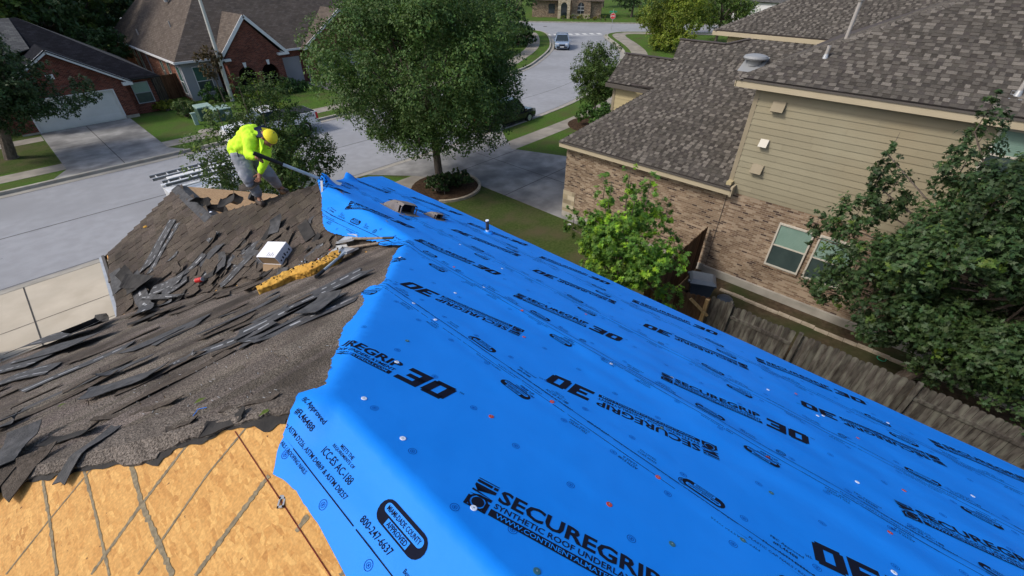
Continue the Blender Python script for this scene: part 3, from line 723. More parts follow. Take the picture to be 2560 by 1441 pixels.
def disc(cx, cy, r, fr, n=14, m=0, off=.0016): put([(cx+math.cos(2*math.pi*k/n)*r, cy+math.sin(2*math.pi*k/n)*r) for k in range(n)], [list(range(n))], fr, m, off)
def stad(cx, cy, w_, h_, fr, m=0, off=.0016):
    r = h_/2; V = []
    for k in range(9): a = -math.pi/2+math.pi*k/8; V.append((cx+w_/2-r+r*math.cos(a), cy+r*math.sin(a)))
    for k in range(9): a = math.pi/2+math.pi*k/8; V.append((cx-w_/2+r+r*math.cos(a), cy+r*math.sin(a)))
    put(V, [[0, k, k+1] for k in range(1, len(V)-1)], fr, m, off)
def thirty(x, y, w_, h_, fr):
    a = w_*.47; t = h_*.235; sk = .16
    for x0, y0, x1, y1 in ((0, 0, a, t), (0, h_-t, a, h_), (a*.22, h_*.39, a, h_*.61), (a-t*1.25, t, a, h_-t)): Rct(x+x0, y+y0, x+x1, y+y1, fr, sk=sk)
    x += w_*.53
    for x0, y0, x1, y1 in ((t*.35, 0, a-t*.35, t), (t*.35, h_-t, a-t*.35, h_), (0, t*.4, t*1.25, h_-t*.4), (a-t*1.25, t*.4, a, h_-t*.4)): Rct(x+x0, y+y0, x+x1, y+y1, fr, sk=sk)
def logo(s, Y, fl, an=R_(20)):
    fr = (s, Y, an, fl)
    # stacked emblem: ring and wedge, zig-zag, dotted stroke
    Rct(0, .0, .085, .006, fr); Rct(0, 0, .012, .05, fr); Rct(.07, 0, .085, .05, fr); disc(.043, .035, .024, fr); ring(.043, .035, .03, .038, fr)
    put([(.0, .06), (.085, .06), (.085, .075), (.02, .085), (.085, .105), (.085, .12), (0, .12), (0, .108), (.055, .102), (0, .088), (0, .078), (.05, .072), (0, .07)], [[0, 1, 2, 11], [2, 3, 9, 10], [3, 4, 7, 8], [4, 5, 6, 7]], fr)
    Rct(.0, .128, .062, .142, fr); Rct(.068, .128, .085, .142, fr); Rct(0, .148, .085, .152, fr)
    T('SECUREGRIP', .10, .083, .60, .068, fr, .028)
    T('SYNTHETIC ROOF UNDERLAYMENT', .10, .046, .60, .026, fr, .012)
    Rct(.095, .004, .70, .037, fr); T('WWW.CONTINENTALMATERIALS.COM', .12, .010, .56, .020, fr, .01, 1, .003)
    thirty(.725, .004, .27, .148, fr); T('TM', 1.03, .13, .025, .015, fr)
def oval(s, Y, fl, an=0., q=1.):
    fr = (s, Y, an, fl)
    if q != 1: stad(0, 0, .24, .082, fr); stad(0, .012, .2, .032, fr, 1, .003); T('MIAMI-DADE COUNTY', -.088, .003, .176, .018, fr, .01, 0, .0044); Rct(-.06, -.035, .06, -.010, fr, 1, .003); T('APPROVED', -.052, -.032, .104, .019, fr, .01, 0, .0044); return
    stad(0, 0, .20, .068, fr); stad(0, .010, .165, .026, fr, 1, .003)
    T('MIAMI-DADE COUNTY', -.072, .003, .144, .014, fr, .01, 0, .0044); Rct(-.05, -.029, .05, -.008, fr, 1, .003); T('APPROVED', -.042, -.026, .084, .015, fr, .01, 0, .0044)
PER = 1.44
def target(s, Y, big=1.):
    fr = (s, Y, 0, 0); ring(0, 0, .0155*big, .0172*big, fr, m=2); ring(0, 0, .008*big, .0094*big, fr, m=2); T('x', -.004, -.004, .008, .008, fr, .02, 2)
def lap_up(s, Y):      # texts that read upright, just below the lap line at s
    fr = (s, Y, 0, 0)
    T('Meets ASTM D226, ASTM D4869 & ASTM D8257', 0, .012, .46, .019, fr); T('FBC Approved', .02, .085, .13, .021, fr, .005); T('#FL46488', .035, .055, .095, .021, fr, .005)
    T('MEETS THE', .30, .088, .06, .010, fr); T('REQUIREMENTS OF', .28, .074, .10, .010, fr); T('ICC-ES AC-188', .26, .046, .15, .021, fr, .005)
    T('PLASTIC CAP NAILS / ROOFING NAILS', -.05, -.030, .33, .012, fr); T('800-247-6637', .56, .012, .13, .018, fr, .005)
    T('Bearing wear surface conditions may vary dependent on weather or footwear being used.', .72, .012, .62, .014, fr)
    ring(1.08, .065, .024, .028, fr); ring(1.08, .065, .018, .02, fr); T('ETL', 1.065, .058, .03, .016, fr, .01)
    T('TDI LISTED', .84, .075, .09, .014, fr); T('CCRR #0439', .84, .05, .10, .016, fr)
def lap_dn(s, Y):
    fr = (s, Y, 0, 1)
    T('ASTM E108', 0, .055, .10, .018, fr); T('CLASS A', .012, .030, .075, .018, fr); T('TDI LISTED', .28, .055, .11, .017, fr); T('CCRR #0439', .28, .030, .12, .017, fr)
    T('Slip resistance may vary dependent on weather surface conditions or footwear being used.', -.1, .008, .62, .013, fr)
    T('FBC Approved', .62, .06, .13, .02, fr, .005); T('#FL46488', .64, .035, .095, .02, fr, .005); T('MEETS ASTM D226', .9, .03, .2, .014, fr)
def line(s, y0, y1, wd=.004):
    k = y1
    while k > y0:
        Rct(0, -wd/2, .70, wd/2, (s, k, 0, 0)); k -= .715
for k in range(-2, 6):
    Y = .66+PER*k
    logo(.09, Y, 0)                                  # course 1 reads upright
    oval(-.125, .75+PER*k, 0, 0, 1.2); fr = (-.225, 1.49+PER*k, 0, 0)
    T('Meets ASTM D226, ASTM D4869 & ASTM D8257', 0, .013, .50, .023, fr, .004); T('FBC Approved', .0, .12, .19, .030, fr, .006); T('#FL46488', .03, .072, .14, .030, fr, .006)
    T('MEETS THE', .32, .122, .085, .015, fr, .004); T('REQUIREMENTS OF', .29, .102, .145, .015, fr, .004); T('ICC-ES AC-188', .27, .058, .20, .031, fr, .006)
    T('PLASTIC CAP NAILS / ROOFING NAILS', -.05, -.036, .34, .016, fr); T('800-247-6637', .60, .014, .17, .026, fr, .005)
    T('Bearing wear surface conditions may vary dependent on weather or footwear', .84, .014, .5, .02, fr)
    logo(1.66, .03+PER*k+.12, 1); logo(2.16, Y+.02, 0, R_(17)); logo(3.70, .35+PER*k, 1, R_(17)); logo(4.05, Y-.35, 0, R_(17))
    for j, s in enumerate((1.03, 1.98, 2.93, 3.88)):
        o_ = .31*j
        oval(s-.13, 1.07+PER*k+o_, 0); oval(s+.09, .08+PER*k+o_*.7, 1)
        lap_up(s+.012, 1.25+PER*k-o_); lap_dn(s-.015, .35+PER*k+o_)
    for j in range(5):
        for s in (.05+.02*j, .52, .93, 1.16, 1.55, 1.9, 2.08, 2.5, 2.85, 3.05, 3.5, 3.8, 4.1):
            target(s+.03*math.sin(k*3+j), Y+.29*j+(.1 if int(s*10) % 2 else 0))
        target(-.27, Y+.29*j+.1)
for s in (-.235, 1.0, 1.065, 1.95, 2.015, 2.9, 2.965, 3.85, 3.915): line(s, -2.2, 6.6)
PR.build('printed_lettering', [M['ink'], M['blue'], M['inkblue']], under)
# ---- cap nails
def cap_nail(px, py, m):
    p = roof_hit(px, py, bluez); b = MB(); h = .002; e = .01
    n = Vector((bluez(p[0]-e, p[1])-bluez(p[0]+e, p[1]), bluez(p[0], p[1]-e)-bluez(p[0], p[1]+e), 2*e)).normalized(); Tm = n.to_track_quat('Z', 'Y').to_matrix()
    b.lathe([(.0127, .0005), (.0127, .002), (.011, .0028), (.005, .0026)], Vector(p), 16, 0, Tm); b.lathe([(.003, .0024), (.003, .0036)], Vector(p), 8, 1, Tm)
    b.build('cap_nail', [M[m], M['steel']], under)
for q in ((910, 997), (1007, 1097), (1184, 1271), (992, 906), (1088, 800), (1034, 759), (1000, 644), (1138, 733), (1210, 719), (1255, 672), (1680, 944), (2058, 1040), (1920, 975), (1528, 1000-90), (2143, 1206), (2432, 1241), (2044, 1040), (2235, 1432), (1150, 612), (2220, 1058)): cap_nail(*q, 'capw')
for q in ((1228, 1042), (1380, 1005), (1523, 1262), (1645, 1194), (1310, 843), (1305, 777), (1920, 1144), (2225, 1332), (2260, 1227), (1465, 786), (1135, 668), (2145, 1096), (1990, 985)): cap_nail(*q, 'capr')
for q in ((1342, 1429), (1680, 1361), (1857, 1351), (1018, 853), (1654, 1071), (1928, 1233)): cap_nail(*q, 'capg')

# ================================================================ helpers for houses
def window(parent, o, ux, w_, h_, blind=.5, kind='blind', mull=False, fr='frame', low='screen'):
    """o: lower-left corner (world), ux: horizontal direction along the wall; outward = ux x Z"""
    o = Vector(o); ux = Vector(ux).normalized(); out = ux.cross(Vector((0, 0, 1))); Z = Vector((0, 0, 1))
    Tm = Matrix.Identity(4)
    for i in range(3): Tm[i][0], Tm[i][1], Tm[i][2], Tm[i][3] = ux[i], out[i], Z[i], o[i]
    f = MB(); t = .05
    for a, c in (((-t, -.02, -t), (w_+t, .05, 0)), ((-t, -.02, h_), (w_+t, .05, h_+t)), ((-t, -.02, 0), (0, .05, h_)), ((w_, -.02, 0), (w_+t, .05, h_)), ((0, 0, h_*blind-.02), (w_, .035, h_*blind+.025))): f.box(a, c, T=Tm)
    if mull:
        for k in range(1, 3): f.box((w_*k/3-.012, .0, 0), (w_*k/3+.012, .032, h_*blind-.03), T=Tm)
        for k in range(1, 3): f.box((w_*k/3-.012, .0, h_*blind+.03), (w_*k/3+.012, .032, h_), T=Tm)
    fo = f.build('window', M[fr], parent)
    g = MB(); g.box((.001, -.01, h_*blind+.024), (w_-.001, .012, h_-.001), 0, T=Tm); 
    if kind == 'blind':
        k = h_*blind+.03
        while k < h_-.03:
            g.box((.015, .013, k), (w_-.015, .018, k+.022), 0, rnd.uniform(.85, 1.05), T=Tm); k += .042
    g.box((.001, -.01, .001), (w_-.001, .02, h_*blind-.021), 1, T=Tm); g.build('pane', [M['blind'] if kind == 'blind' else M['glassg'], M[low]], fo)
    return fo
def lap(mb, y0, y1, x, z0, z1, e, rr, m=0, axis='x', sgn=-1, hole=None):
    """lap siding boards on a wall plane (x = const, facing -x)"""
    z = z0
    while z < z1-.02:
        zt = min(z+e, z1); segs = []; p = y0; 
        while p < y1-.01:
            q = min(p+3.66*rr.uniform(.5, 1), y1); segs.append((p, q)); p = q
        for p, q in segs:
            c = rr.uniform(.94, 1.04); t = .021
            if axis == 'x': P = [(x+sgn*t, p, z), (x+sgn*t, q-.004, z), (x+sgn*.003, q-.004, zt), (x+sgn*.003, p, zt)]; D = [(x, p, z), (x, q-.004, z)]
            else: P = [(p, x+sgn*t, z), (q-.004, x+sgn*t, z), (q-.004, x+sgn*.003, zt), (p, x+sgn*.003, zt)]; D = [(p, x, z), (q-.004, x, z)]
            i = [mb.vert(k) for k in P+D]; o = (1, 0, 3, 2) if (sgn < 0) == (axis == 'x') else (0, 1, 2, 3)
            mb.fidx([i[k] for k in o], m, c); mb.fidx([i[4], i[5], i[1], i[0]], m, c*.9)
        z = zt

# ================================================================ NEIGHBOUR'S HOUSE
nh = empty('neighbour_house', (15.2, 4, 0), 'large tan brick and siding house with brown shingle roofs, right of the blue roof', 'house')
nr = random.Random(11); WX = 15.2; H1 = 3.28; EZ1 = 3.50; EZ2 = 6.76
b = MB()
b.box((WX, -14, .28), (WX+9, 4.12, H1)); b.box((WX+.004, 4.12, .28), (WX+7.4, 10.8, 3.42))
b.build('wall', M['nbrick'], nh)
b = MB(); b.box((WX-.10, -14, -.15), (WX+9.02, 4.1, .28)); b.box((WX-.02, 4.1, -.15), (WX+7.4, 10.82, .28)); b.build('foundation', M['curb'], nh)
b = MB(); b.box((WX-.015, 10.2, .27), (WX+.3, 10.825, 1.28)); b.build('stone_corner', M['stone'], nh)
b = MB(); b.box((WX-.006, -14, H1), (WX+9, 4.12, 6.6), 1); lap(b, -14, 4.03, WX-.007, H1+.13, 6.5, .187, nr)
b.box((WX-.012, -14, H1-.01), (WX, 4.1, H1+.13), 0)
b.build('siding', [M['siding'], M['trimdk']], nh)
b = MB(); b.box((WX-.032, 4.02, H1+.13), (WX+.1, 4.15, 6.55)); b.build('corner_board', M['trimdk'], nh)
b = MB(); b.bar((WX-.012, 4.06, .3), (WX-.012, 4.06, 3.35), .012, .012); b.build('expansion_joint', M['joint'], nh)
# roofs: body + overlapping shingle tabs
def teeth(mb, poly, expo, rr, mi=0, lift=.018):
    P = [Vector(p) for p in poly]; n = Vector((0, 0, 0))
    for i in range(len(P)): n += (P[i]-P[0]).cross(P[(i+1) % len(P)]-P[0])
    n.normalize()
    if n.z < 0: n = -n
    u = Vector((0, 0, 1)).cross(n).normalized(); v = n.cross(u); o = P[0]
    p2 = [((p-o).dot(u), (p-o).dot(v)) for p in P]; vs = [q[1] for q in p2]; y = math.floor(min(vs)/expo)*expo
    while y < max(vs):
        yy = y+expo*.5
        if min(vs) < yy < max(vs):
            for a, b_ in scan(p2, yy):
                x = a+rr.uniform(0, .12)
                while x < b_-.05:
                    wd = rr.choice((.1, .13, .17, .21)); x1 = min(x+wd, b_-.005); c = rr.choice((.8, .95, 1.1, 1.35, 1.6)); c = (c, c, c*.97); yt = y+expo*rr.choice((.93, .95)); t = lift
                    q = lambda xx, v_, h: o+u*xx+v*v_+n*h
                    i = [mb.vert(z_) for z_ in (q(x, y+.002, t+.006), q(x1, y+.002, t+.006), q(x1, yt, t), q(x, yt, t), q(x, y+.002, t-.01), q(x1, y+.002, t-.01))]
                    mb.fidx([i[0], i[1], i[2], i[3]], mi, c); mb.fidx([i[4], i[5], i[1], i[0]], mi, c); mb.fidx([i[4], i[0], i[3]], mi, c); mb.fidx([i[1], i[5], i[2]], mi, c)
                    x = x1+rr.choice((.07, .1, .14, .18))
        y += expo
def roof(name, poly, parent, base='nroofbase', th=.09, expo=.142, w0=.25, w1=.6, sh=(.5, .58, .66, .75), ths=(.003, .006)):
    bb = MB(); bb.slab(poly, th, 1); tabs(bb, poly, expo, w0, w1, ths, sh, nr, lift=.008); teeth(bb, poly, expo, nr)
    return bb.build(name, [M['nroof'], M[base]], parent)
def caps2(name, segs, parent):
    bb = MB()
    for p, q, nl, nr_ in segs: caps(bb, p, q, nl, nr_, .17, .14, .016, (.85, 1.1, 1.4, 1.6), nr)
    return bb.build(name, M['nroof'], parent)
e2 = (14.85, 4.66, EZ2)
h_top = (20.1, -.85, EZ2+.5*(20.1-14.85)+.02)
roof('upper_roof', [(14.85, -14, EZ2), (22.6, -14, EZ2+.5*7.75), (20.1, -.85, h_top[2]), e2], nh)
roof('upper_front_roof', [e2, (20.1, -.85, h_top[2]), (27, -.85, h_top[2]-.1), (27, 4.66, EZ2)], nh)
caps2('upper_hip_cap', [(e2, h_top, (-.7, -.7, -.35), (.7, .7, -.33))], nh)
# lower roof in front
e1 = (14.87, 10.95, EZ1); ls = .5; zl_ = lambda x: EZ1+ls*(x-14.87)
hp = (18.45, 8.87, zl_(18.45))
roof('lower_roof', [(14.87, 3.93, EZ1), (15.2, 4.13, zl_(15.2)), (21.7, 4.13, zl_(21.7)), (21.7, 6.75, zl_(21.7)), (21.28, 7.5, zl_(21.28)), (21.28, 9.5, zl_(21.28)), (20.1, 9.15, zl_(20.1)), (20.05, 11.4, zl_(20.05)), (18.3, 11.15, zl_(18.3)), (18.42, 8.95, zl_(18.42)), e1], nh)
roof('lower_front_roof', [e1, hp, (19.6, 8.9, hp[2]), (21.9, 10.95, EZ1)], nh)
caps2('lower_hip_cap', [(e1, hp, (-.5, -.86, -.25), (.5, .86, -.74))], nh)
# box gable over the garage front
gb = MB(); gb.box((18.62, 8.6, 3.9), (21.5, 10.93, 5.1), 1); lap(gb, 8.6, 10.85, 18.615, 3.95, 5.1, .2, nr); gb.build('dormer_wall', [M['siding2'], M['trim']], nh)
gb = MB(); gb.box((18.58, 10.84, 4.0), (18.66, 10.96, 5.1)); gb.box((18.58, 8.6, 4.97), (18.66, 10.96, 5.12)); gb.build('dormer_trim', M['trimdk'], nh)
gb = MB(); gb.box((18.28, 8.9, zl_(18.3)-.2), (18.34, 11.2, zl_(18.3)-.04)); gb.build('dormer_fascia', M['gutter'], nh)
roof('dormer_back_roof', [(20.05, 11.4, zl_(20.05)), (20.05, 9.1, zl_(20.05)), (22.0, 9.1, 5.2), (22.0, 11.4, 5.2)], nh)
roof('side_gable_back_roof', [(21.28, 9.5, zl_(21.28)), (21.28, 5, zl_(21.28)), (23.5, 5, 5.6), (23.5, 9.5, 5.6)], nh)
b = MB(); b.bar((20.07, 11.45, zl_(20.05)+.03), (20.07, 9.1, zl_(20.05)+.03), .24, .03); b.build('dormer_ridge_cap', M['nroofbase'], nh)
b = MB(); b.bar((21.3, 9.55, zl_(21.28)+.03), (21.3, 7.5, zl_(21.28)+.03), .24, .03); b.bar((21.3, 7.5, zl_(21.28)+.03), (21.7, 6.75, zl_(21.7)+.03), .24, .03); b.build('side_gable_ridge_cap', M['nroofbase'], nh)
b = MB(); b.box((19.6, 4.2, 3.4), (21.2, 8.9, 5.3)); b.build('inner_wall', M['siding2'], nh)
# far wing behind, its own hipped roof
b = MB(); b.box((28.6, -6, 0), (40, 10.1, 6.35)); b.build('far_wing_wall', M['nbrick'], nh)
b = MB(); b.box((28.58, 8.2, 5.6), (28.6, 10.1, 6.35)); b.build('far_wing_siding', M['siding2'], nh)
roof('far_wing_roof', [(28.1, -6, 6.45), (37, -6, 10.9), (37, 2.2, 10.9), (28.1, 10.75, 6.45)], nh, expo=.16, w0=.16, w1=.4)
roof('far_wing_front_roof', [(28.1, 10.75, 6.45), (37, 2.2, 10.9), (40, 2.2, 10.9), (40, 10.75, 6.45)], nh, expo=.25, w0=.3, w1=.6)
caps2('far_wing_hip_cap', [((28.1, 10.75, 6.45), (37, 2.2, 10.9), (-.7, -.7, -.35), (.7, .7, -.35))], nh)
b = MB()
b.box((14.83, -14, EZ2-.25), (14.87, 4.68, EZ2-.075)); b.box((14.83, 4.66, EZ2-.25), (27, 4.7, EZ2-.075)); b.box((14.85, 3.9, EZ1-.24), (14.89, 10.97, EZ1-.075)); b.box((28.06, -6, 6.2), (28.1, 10.8, 6.4))
b.box((14.87, -14, EZ2-.25), (15.25, 4.66, EZ2-.22)); b.box((14.89, 3.95, EZ1-.24), (15.22, 10.9, EZ1-.21)); b.box((14.86, 3.86, EZ1-.28), (15.19, 3.93, EZ1+.05)); b.box((28.1, -6, 6.2), (28.62, 10.7, 6.24))
b.build('fascia', M['trim'], nh)
b = MB()
b.box((14.80, -14, EZ2-.075), (14.86, 4.7, EZ2-.03)); b.box((14.82, 3.9, EZ1-.075), (14.88, 10.98, EZ1-.03)); b.build('drip_edge', M['gutter'], nh)
b = MB(); b.box((14.95, 3.98, EZ1+.04), (15.2, 4.14, EZ1+.16)); b.build('kickout_flashing', M['siding2'], nh)
# windows on the side wall (outward = -x: ux = -Y)
for y0 in (2.19, 1.02): window(nh, (WX-.02, y0, 1.24), (0, -1, 0), .93, 1.45, .5)
window(nh, (WX-.03, -1.30, 5.3), (0, -1, 0), .95, 1.1, .5)
b = MB()
for y0 in (2.19, 1.02): b.box((WX-.05, y0-.98, 1.10), (WX-.001, y0+.05, 1.185))
b.build('window_sill', M['nbrick'], nh)
for (y, z, w_, h_) in ((3.41, 6.1, .34, .26), (3.47, 5.03, .24, .2), (3.42, 4.23, .33, .25)):
    v = MB(); x = WX-.02; v.hexa([(x-.18, y-w_/2, z-h_/2), (x-.18, y+w_/2, z-h_/2), (x, y+w_/2, z-h_/2), (x, y-w_/2, z-h_/2), (x-.03, y-w_/2, z+h_/2), (x-.03, y+w_/2, z+h_/2), (x, y+w_/2, z+h_/2), (x, y-w_/2, z+h_/2)])
    v.box((x-.17, y-w_/2+.02, z-h_/2-.012), (x-.02, y+w_/2-.02, z-h_/2), 1); v.build('wall_vent', [M['trimdk'] if h_ > .22 else M['frame'], M['dark']], nh)
# roof vents
zu = lambda x: EZ2+.5*(x-14.85)
for x, y in ((15.95, 2.86), (15.45, -1.2)):
    v = MB(); z = zu(x); v.tube([(x, y, z-.02), (x, y, z+.32)], .045, 12, 0); v.tube([(x, y, z+.0), (x, y, z+.12)], [.075, .05], 12, 1); v.face([(x-.14, y-.12, zu(x-.14)+.022), (x+.12, y-.12, zu(x+.12)+.022), (x+.12, y+.12, zu(x+.12)+.022), (x-.14, y+.12, zu(x-.14)+.022)], 1)
    v.build('vent_pipe', [M['pvc'], M['galv']], nh)
v = MB(); p = np.array([20.4, 5.95]); z = zl_(p[0]); v.lathe([(.24, -.05), (.25, .12), (.42, .17), (.45, .22), (.40, .29), (.2, .34), (.02, .35)], (p[0], p[1], z), 28); v.face([(p[0]-.5, p[1]-.4, zl_(p[0]-.5)+.03), (p[0]+.4, p[1]-.4, zl_(p[0]+.4)+.03), (p[0]+.4, p[1]+.4, zl_(p[0]+.4)+.03), (p[0]-.5, p[1]+.4, zl_(p[0]-.5)+.03)])
v.build('dome_vent', M['turq'], nh, smooth=False)
v = MB(); q = G(2125, 72, 7.9); v.tube([(q[0], q[1], 7.3), (q[0], q[1], 8.55)], .05, 12); v.tube([(q[0], q[1], 8.55), (q[0], q[1], 8.6), (q[0], q[1], 8.61), (q[0], q[1], 8.7)], [.05, .09, .09, .07], 12); v.build('flue_pipe', M['pvc'], nh)

# ================================================================ FENCES
def picket(mb, p, q, z0, z1, rr, th=.018, wd=.14, m=0, jit=.02, side=1):
    p, q = Vector(p), Vector(q); d = (q-p); L = d.length; d.normalize(); n = Vector((-d.y, d.x, 0))*side; k = 0; x = 0
    while x < L:
        w_ = wd*rr.uniform(.96, 1.0); h_ = z1+rr.uniform(-jit, jit); c = rr.uniform(.65, 1.25); o = n*rr.uniform(-.006, .006)
        a = p+d*x+o; b_ = p+d*min(x+w_-.006, L)+o; t = n*th; ch = .035
        prof = [(a, z0), (b_, z0), (b_, h_-ch), (b_-d*ch, h_), (a+d*ch, h_), (a, h_-ch)]
        F = [mb.vert((v.x+t.x, v.y+t.y, z)) for v, z in prof]; B = [mb.vert((v.x, v.y, z)) for v, z in prof]; nn = 6
        mb.fidx(F if side < 0 else F[::-1], m, c); mb.fidx(B[::-1] if side < 0 else B, m, c)
        for i in range(nn): mb.fidx([F[i], F[(i+1) % nn], B[(i+1) % nn], B[i]], m, c*.8)
        x += w_
fr_ = random.Random(5)
FX = 11.2
def fence_panel(y0, y1, show, lab, post=True):
    t = empty('fence_panel', (FX, (y0+y1)/2, 0), lab, 'fence', 'grey wooden fence panels along the side yard')
    m_ = MB(); picket(m_, (FX, y0, 0), (FX, y1, 0), .05, 1.83, fr_, side=1, jit=.025)
    m_.build('pickets', M['fence'], t)
    if show:
        for z in (1.45, .85, .3):
            r = MB(); r.bar((FX-.045, y0, z), (FX-.045, y1, z+fr_.uniform(-.03, .03)), .05, .09); r.build('rail', M['fence'], t)
    r = MB(); r.box((FX-.11, y1-.06, 0), (FX-.02, y1+.04, 1.9)); r.build('post', M['fence'], t)
    return t
fence_panel(.35, 2.0, True, 'weathered grey fence panel showing its rails, nearest the blue bin')
fence_panel(-2.15, -.25+.5, False, 'weathered grey fence panel with flat boards, middle of the side yard fence')
fence_panel(-4.9, -2.2, True, 'dark weathered fence panel with rails and pale lichen, nearest the right edge')
fence_panel(-8, -4.95, True, 'dark fence panel running out of the picture at the lower right')
t = empty('fence_panel', (FX, 2.6, 0), 'short dark grey fence end beside the gate post', 'fence', 'grey wooden fence panels along the side yard')
m_ = MB(); picket(m_, (FX, 2.03, 0), (FX, 2.55, 0), .05, 1.85, fr_); m_.build('pickets', M['fence'], t); r = MB(); r.box((FX-.1, 1.98, 0), (FX, 2.06, 1.95)); r.build('post', M['fence'], t)
t = empty('wooden_gate_fence', (10.9, 3.2, 0), 'brown stained picket fence corner below the leafy sweetgum', 'fence')
m_ = MB(); picket(m_, (11.15, 2.55, 0), (10.6, 4.3, 0), .05, 1.8, fr_, side=-1); m_.build('pickets', M['fencebr'], t)
m_ = MB(); m_.bar((11.1, 2.62, 0), (11.1, 2.62, 1.75), .1, .1); m_.build('post', M['newwood'], t); m_ = MB(); m_.bar((11.12, 2.5, 1.2), (10.8, 3.0, 1.75), .04, .08); m_.build('brace', M['newwood'], t)
t = empty('side_fence', (13, 4.3, 0), 'dark brown fence seen end on between sweetgum and brick wall', 'fence')
m_ = MB(); picket(m_, (10.6, 4.3, 0), (15.1, 4.35, 0), .05, 1.85, fr_, side=-1); m_.build('pickets', M['fencebr'], t); m_ = MB(); m_.bar((10.7, 4.36, 1.4), (15.1, 4.41, 1.4), .05, .09); m_.build('rail', M['fencebr'], t)
# stone edging along the soil strip
t = MB(); y = -8.
while y < 3.0:
    L = .38+fr_.uniform(-.03, .06); x = 14.42+.02*math.sin(y*3); t.box((x-.06+fr_.uniform(-.01, .01), y, 0), (x+.06, y+L-.012, .07+fr_.uniform(-.01, .01)), c=fr_.uniform(.8, 1.1)); y += L
o = t.build('edging_stones', M['edging']); tag(o, 'row of pale edging stones laid end to end in the soil beside the brick house', 'edging')
# wheelie bin
t = empty('wheelie_bin', (13.1, 3.45, 0), 'blue grey wheeled rubbish bin with closed lid between brown fence and brick house', 'bin', rz=.5)
def bxl(a, c): return a
b = MB(); cx, cy = 13.1, 3.45; Tm = Matrix.Translation((cx, cy, 0))@Matrix.Rotation(.45, 4, 'Z')
def loc(p): return tuple(Tm@Vector(p))
b.hexa([loc(p) for p in ((-.24, -.26, .08), (.24, -.26, .08), (.24, .26, .08), (-.24, .26, .08), (-.32, -.38, 1.0), (.32, -.38, 1.0), (.32, .36, 1.0), (-.32, .36, 1.0))]); b.box((-.35, -.41, .96), (.35, .39, 1.02), T=Tm); b.build('bin_body', M['bin'], t)
b = MB(); b.hexa([loc(p) for p in ((-.36, -.42, 1.02), (.36, -.42, 1.02), (.36, .40, 1.02), (-.36, .40, 1.02), (-.25, -.30, 1.11), (.25, -.30, 1.11), (.25, .32, 1.13), (-.25, .32, 1.13))]); b.box((-.3, .40, 1.0), (-.18, .46, 1.05), T=Tm); b.box((.18, .40, 1.0), (.3, .46, 1.05), T=Tm)
b.build('lid', M['binlid'], t)
for sx in (-1, 1):
    b = MB(); b.tube([loc((sx*.27, .30, .13)), loc((sx*.33, .30, .13))], .13, 14); b.build('wheel', M['rubber'], t)
b = MB(); b.tube([loc((-.26, .43, 1.03)), loc((.26, .43, 1.03))], .016, 8); b.build('handle', M['black'], t)
b = MB(); q = (13.2, 2.62, 0); b.lathe([(.18, 0), (.22, .5), (.24, .53), (.25, .57), (.2, .62), (.08, .65)], q, 22); o = b.build('round_bin', M['bin']); tag(o, 'round dark grey bin with domed lid standing next to the blue wheeled bin', 'bin')
b = MB(); q = G(2203, 898, 0); b.tube([(q[0]+.11*math.cos(a), q[1]+.11*math.sin(a), .02) for a in [k*.35 for k in range(16)]], .012, 6, cap=False); o = b.build('hose_ring', M['greensign']); tag(o, 'small pale green ring lying on the soil past the fence', 'ring')

# ================================================================ HOUSES ACROSS THE STREET
h1 = empty('brick_garage_house', (3, 44, 0), 'red brick house with black shingle roof and wide white garage door, left across the street', 'house'); FY = 43.97
b = MB(); b.box((-.1, FY, 0), (.82, FY+6, 2.45)); b.box((5.68, FY, 0), (6.5, FY+6, 2.45)); b.box((.82, FY, 2.02), (5.68, FY+.3, 2.45))
b.face([(-.1, FY, 2.45), (6.5, FY, 2.45), (3.2, FY, 4.55)]); b.box((6.5, FY+.7, 0), (8.35, FY+12, 2.5)); b.box((-8, FY+1.2, 0), (-.1, FY+12, 2.5)); b.build('wall', M['rbrick'], h1)
b = MB(); b.box((5.68, FY-.02, 0), (6.52, FY+.1, .2)); b.box((-.12, FY-.02, 0), (.8, FY+.1, .12)); b.build('foundation', M['curb'], h1)
b = MB(); b.box((.85, FY+.10, 0), (5.65, FY+.14, 2.02))
for r in range(4):
    for c in range(8): b.box((.95+c*.59, FY+.085, .08+r*.495), (1.42+c*.59, FY+.101, .43+r*.495))
b.build('garage_door', M['whitedoor'], h1)
b = MB(); b.box((.78, FY-.02, 0), (.86, FY+.1, 2.06)); b.box((5.64, FY-.02, 0), (5.72, FY+.1, 2.06)); b.box((.86, FY-.02, 2.0), (5.64, FY+.1, 2.07)); b.build('garage_frame', M['white'], h1)
b = MB(); b.bar((3.2, FY-.3, 4.72), (6.85, FY-.3, 2.4), .05, .2); b.bar((3.2, FY-.3, 4.72), (-.45, FY-.3, 2.4), .05, .2); b.box((6.35, FY-.32, 2.2), (6.95, FY+.1, 2.42)); b.build('rake_board', M['white'], h1)
b = MB(); b.slab([(3.2, FY-.35, 4.82), (6.95, FY-.35, 2.44), (6.95, FY+3, 2.44), (3.2, FY+3.6, 4.82)], .06); b.slab([(3.2, FY-.35, 4.82), (3.2, FY+3.6, 4.82), (-.55, FY+3, 2.44), (-.55, FY-.35, 2.44)], .06)
b.slab([(6.2, FY+.35, 2.5), (8.8, FY+.35, 2.5), (3.2, FY+6.2, 6.2), (2.6, FY+6.2, 6.2), (2.6, FY+3.4, 4.6)], .06); b.build('roof', M['roofblk'], h1)
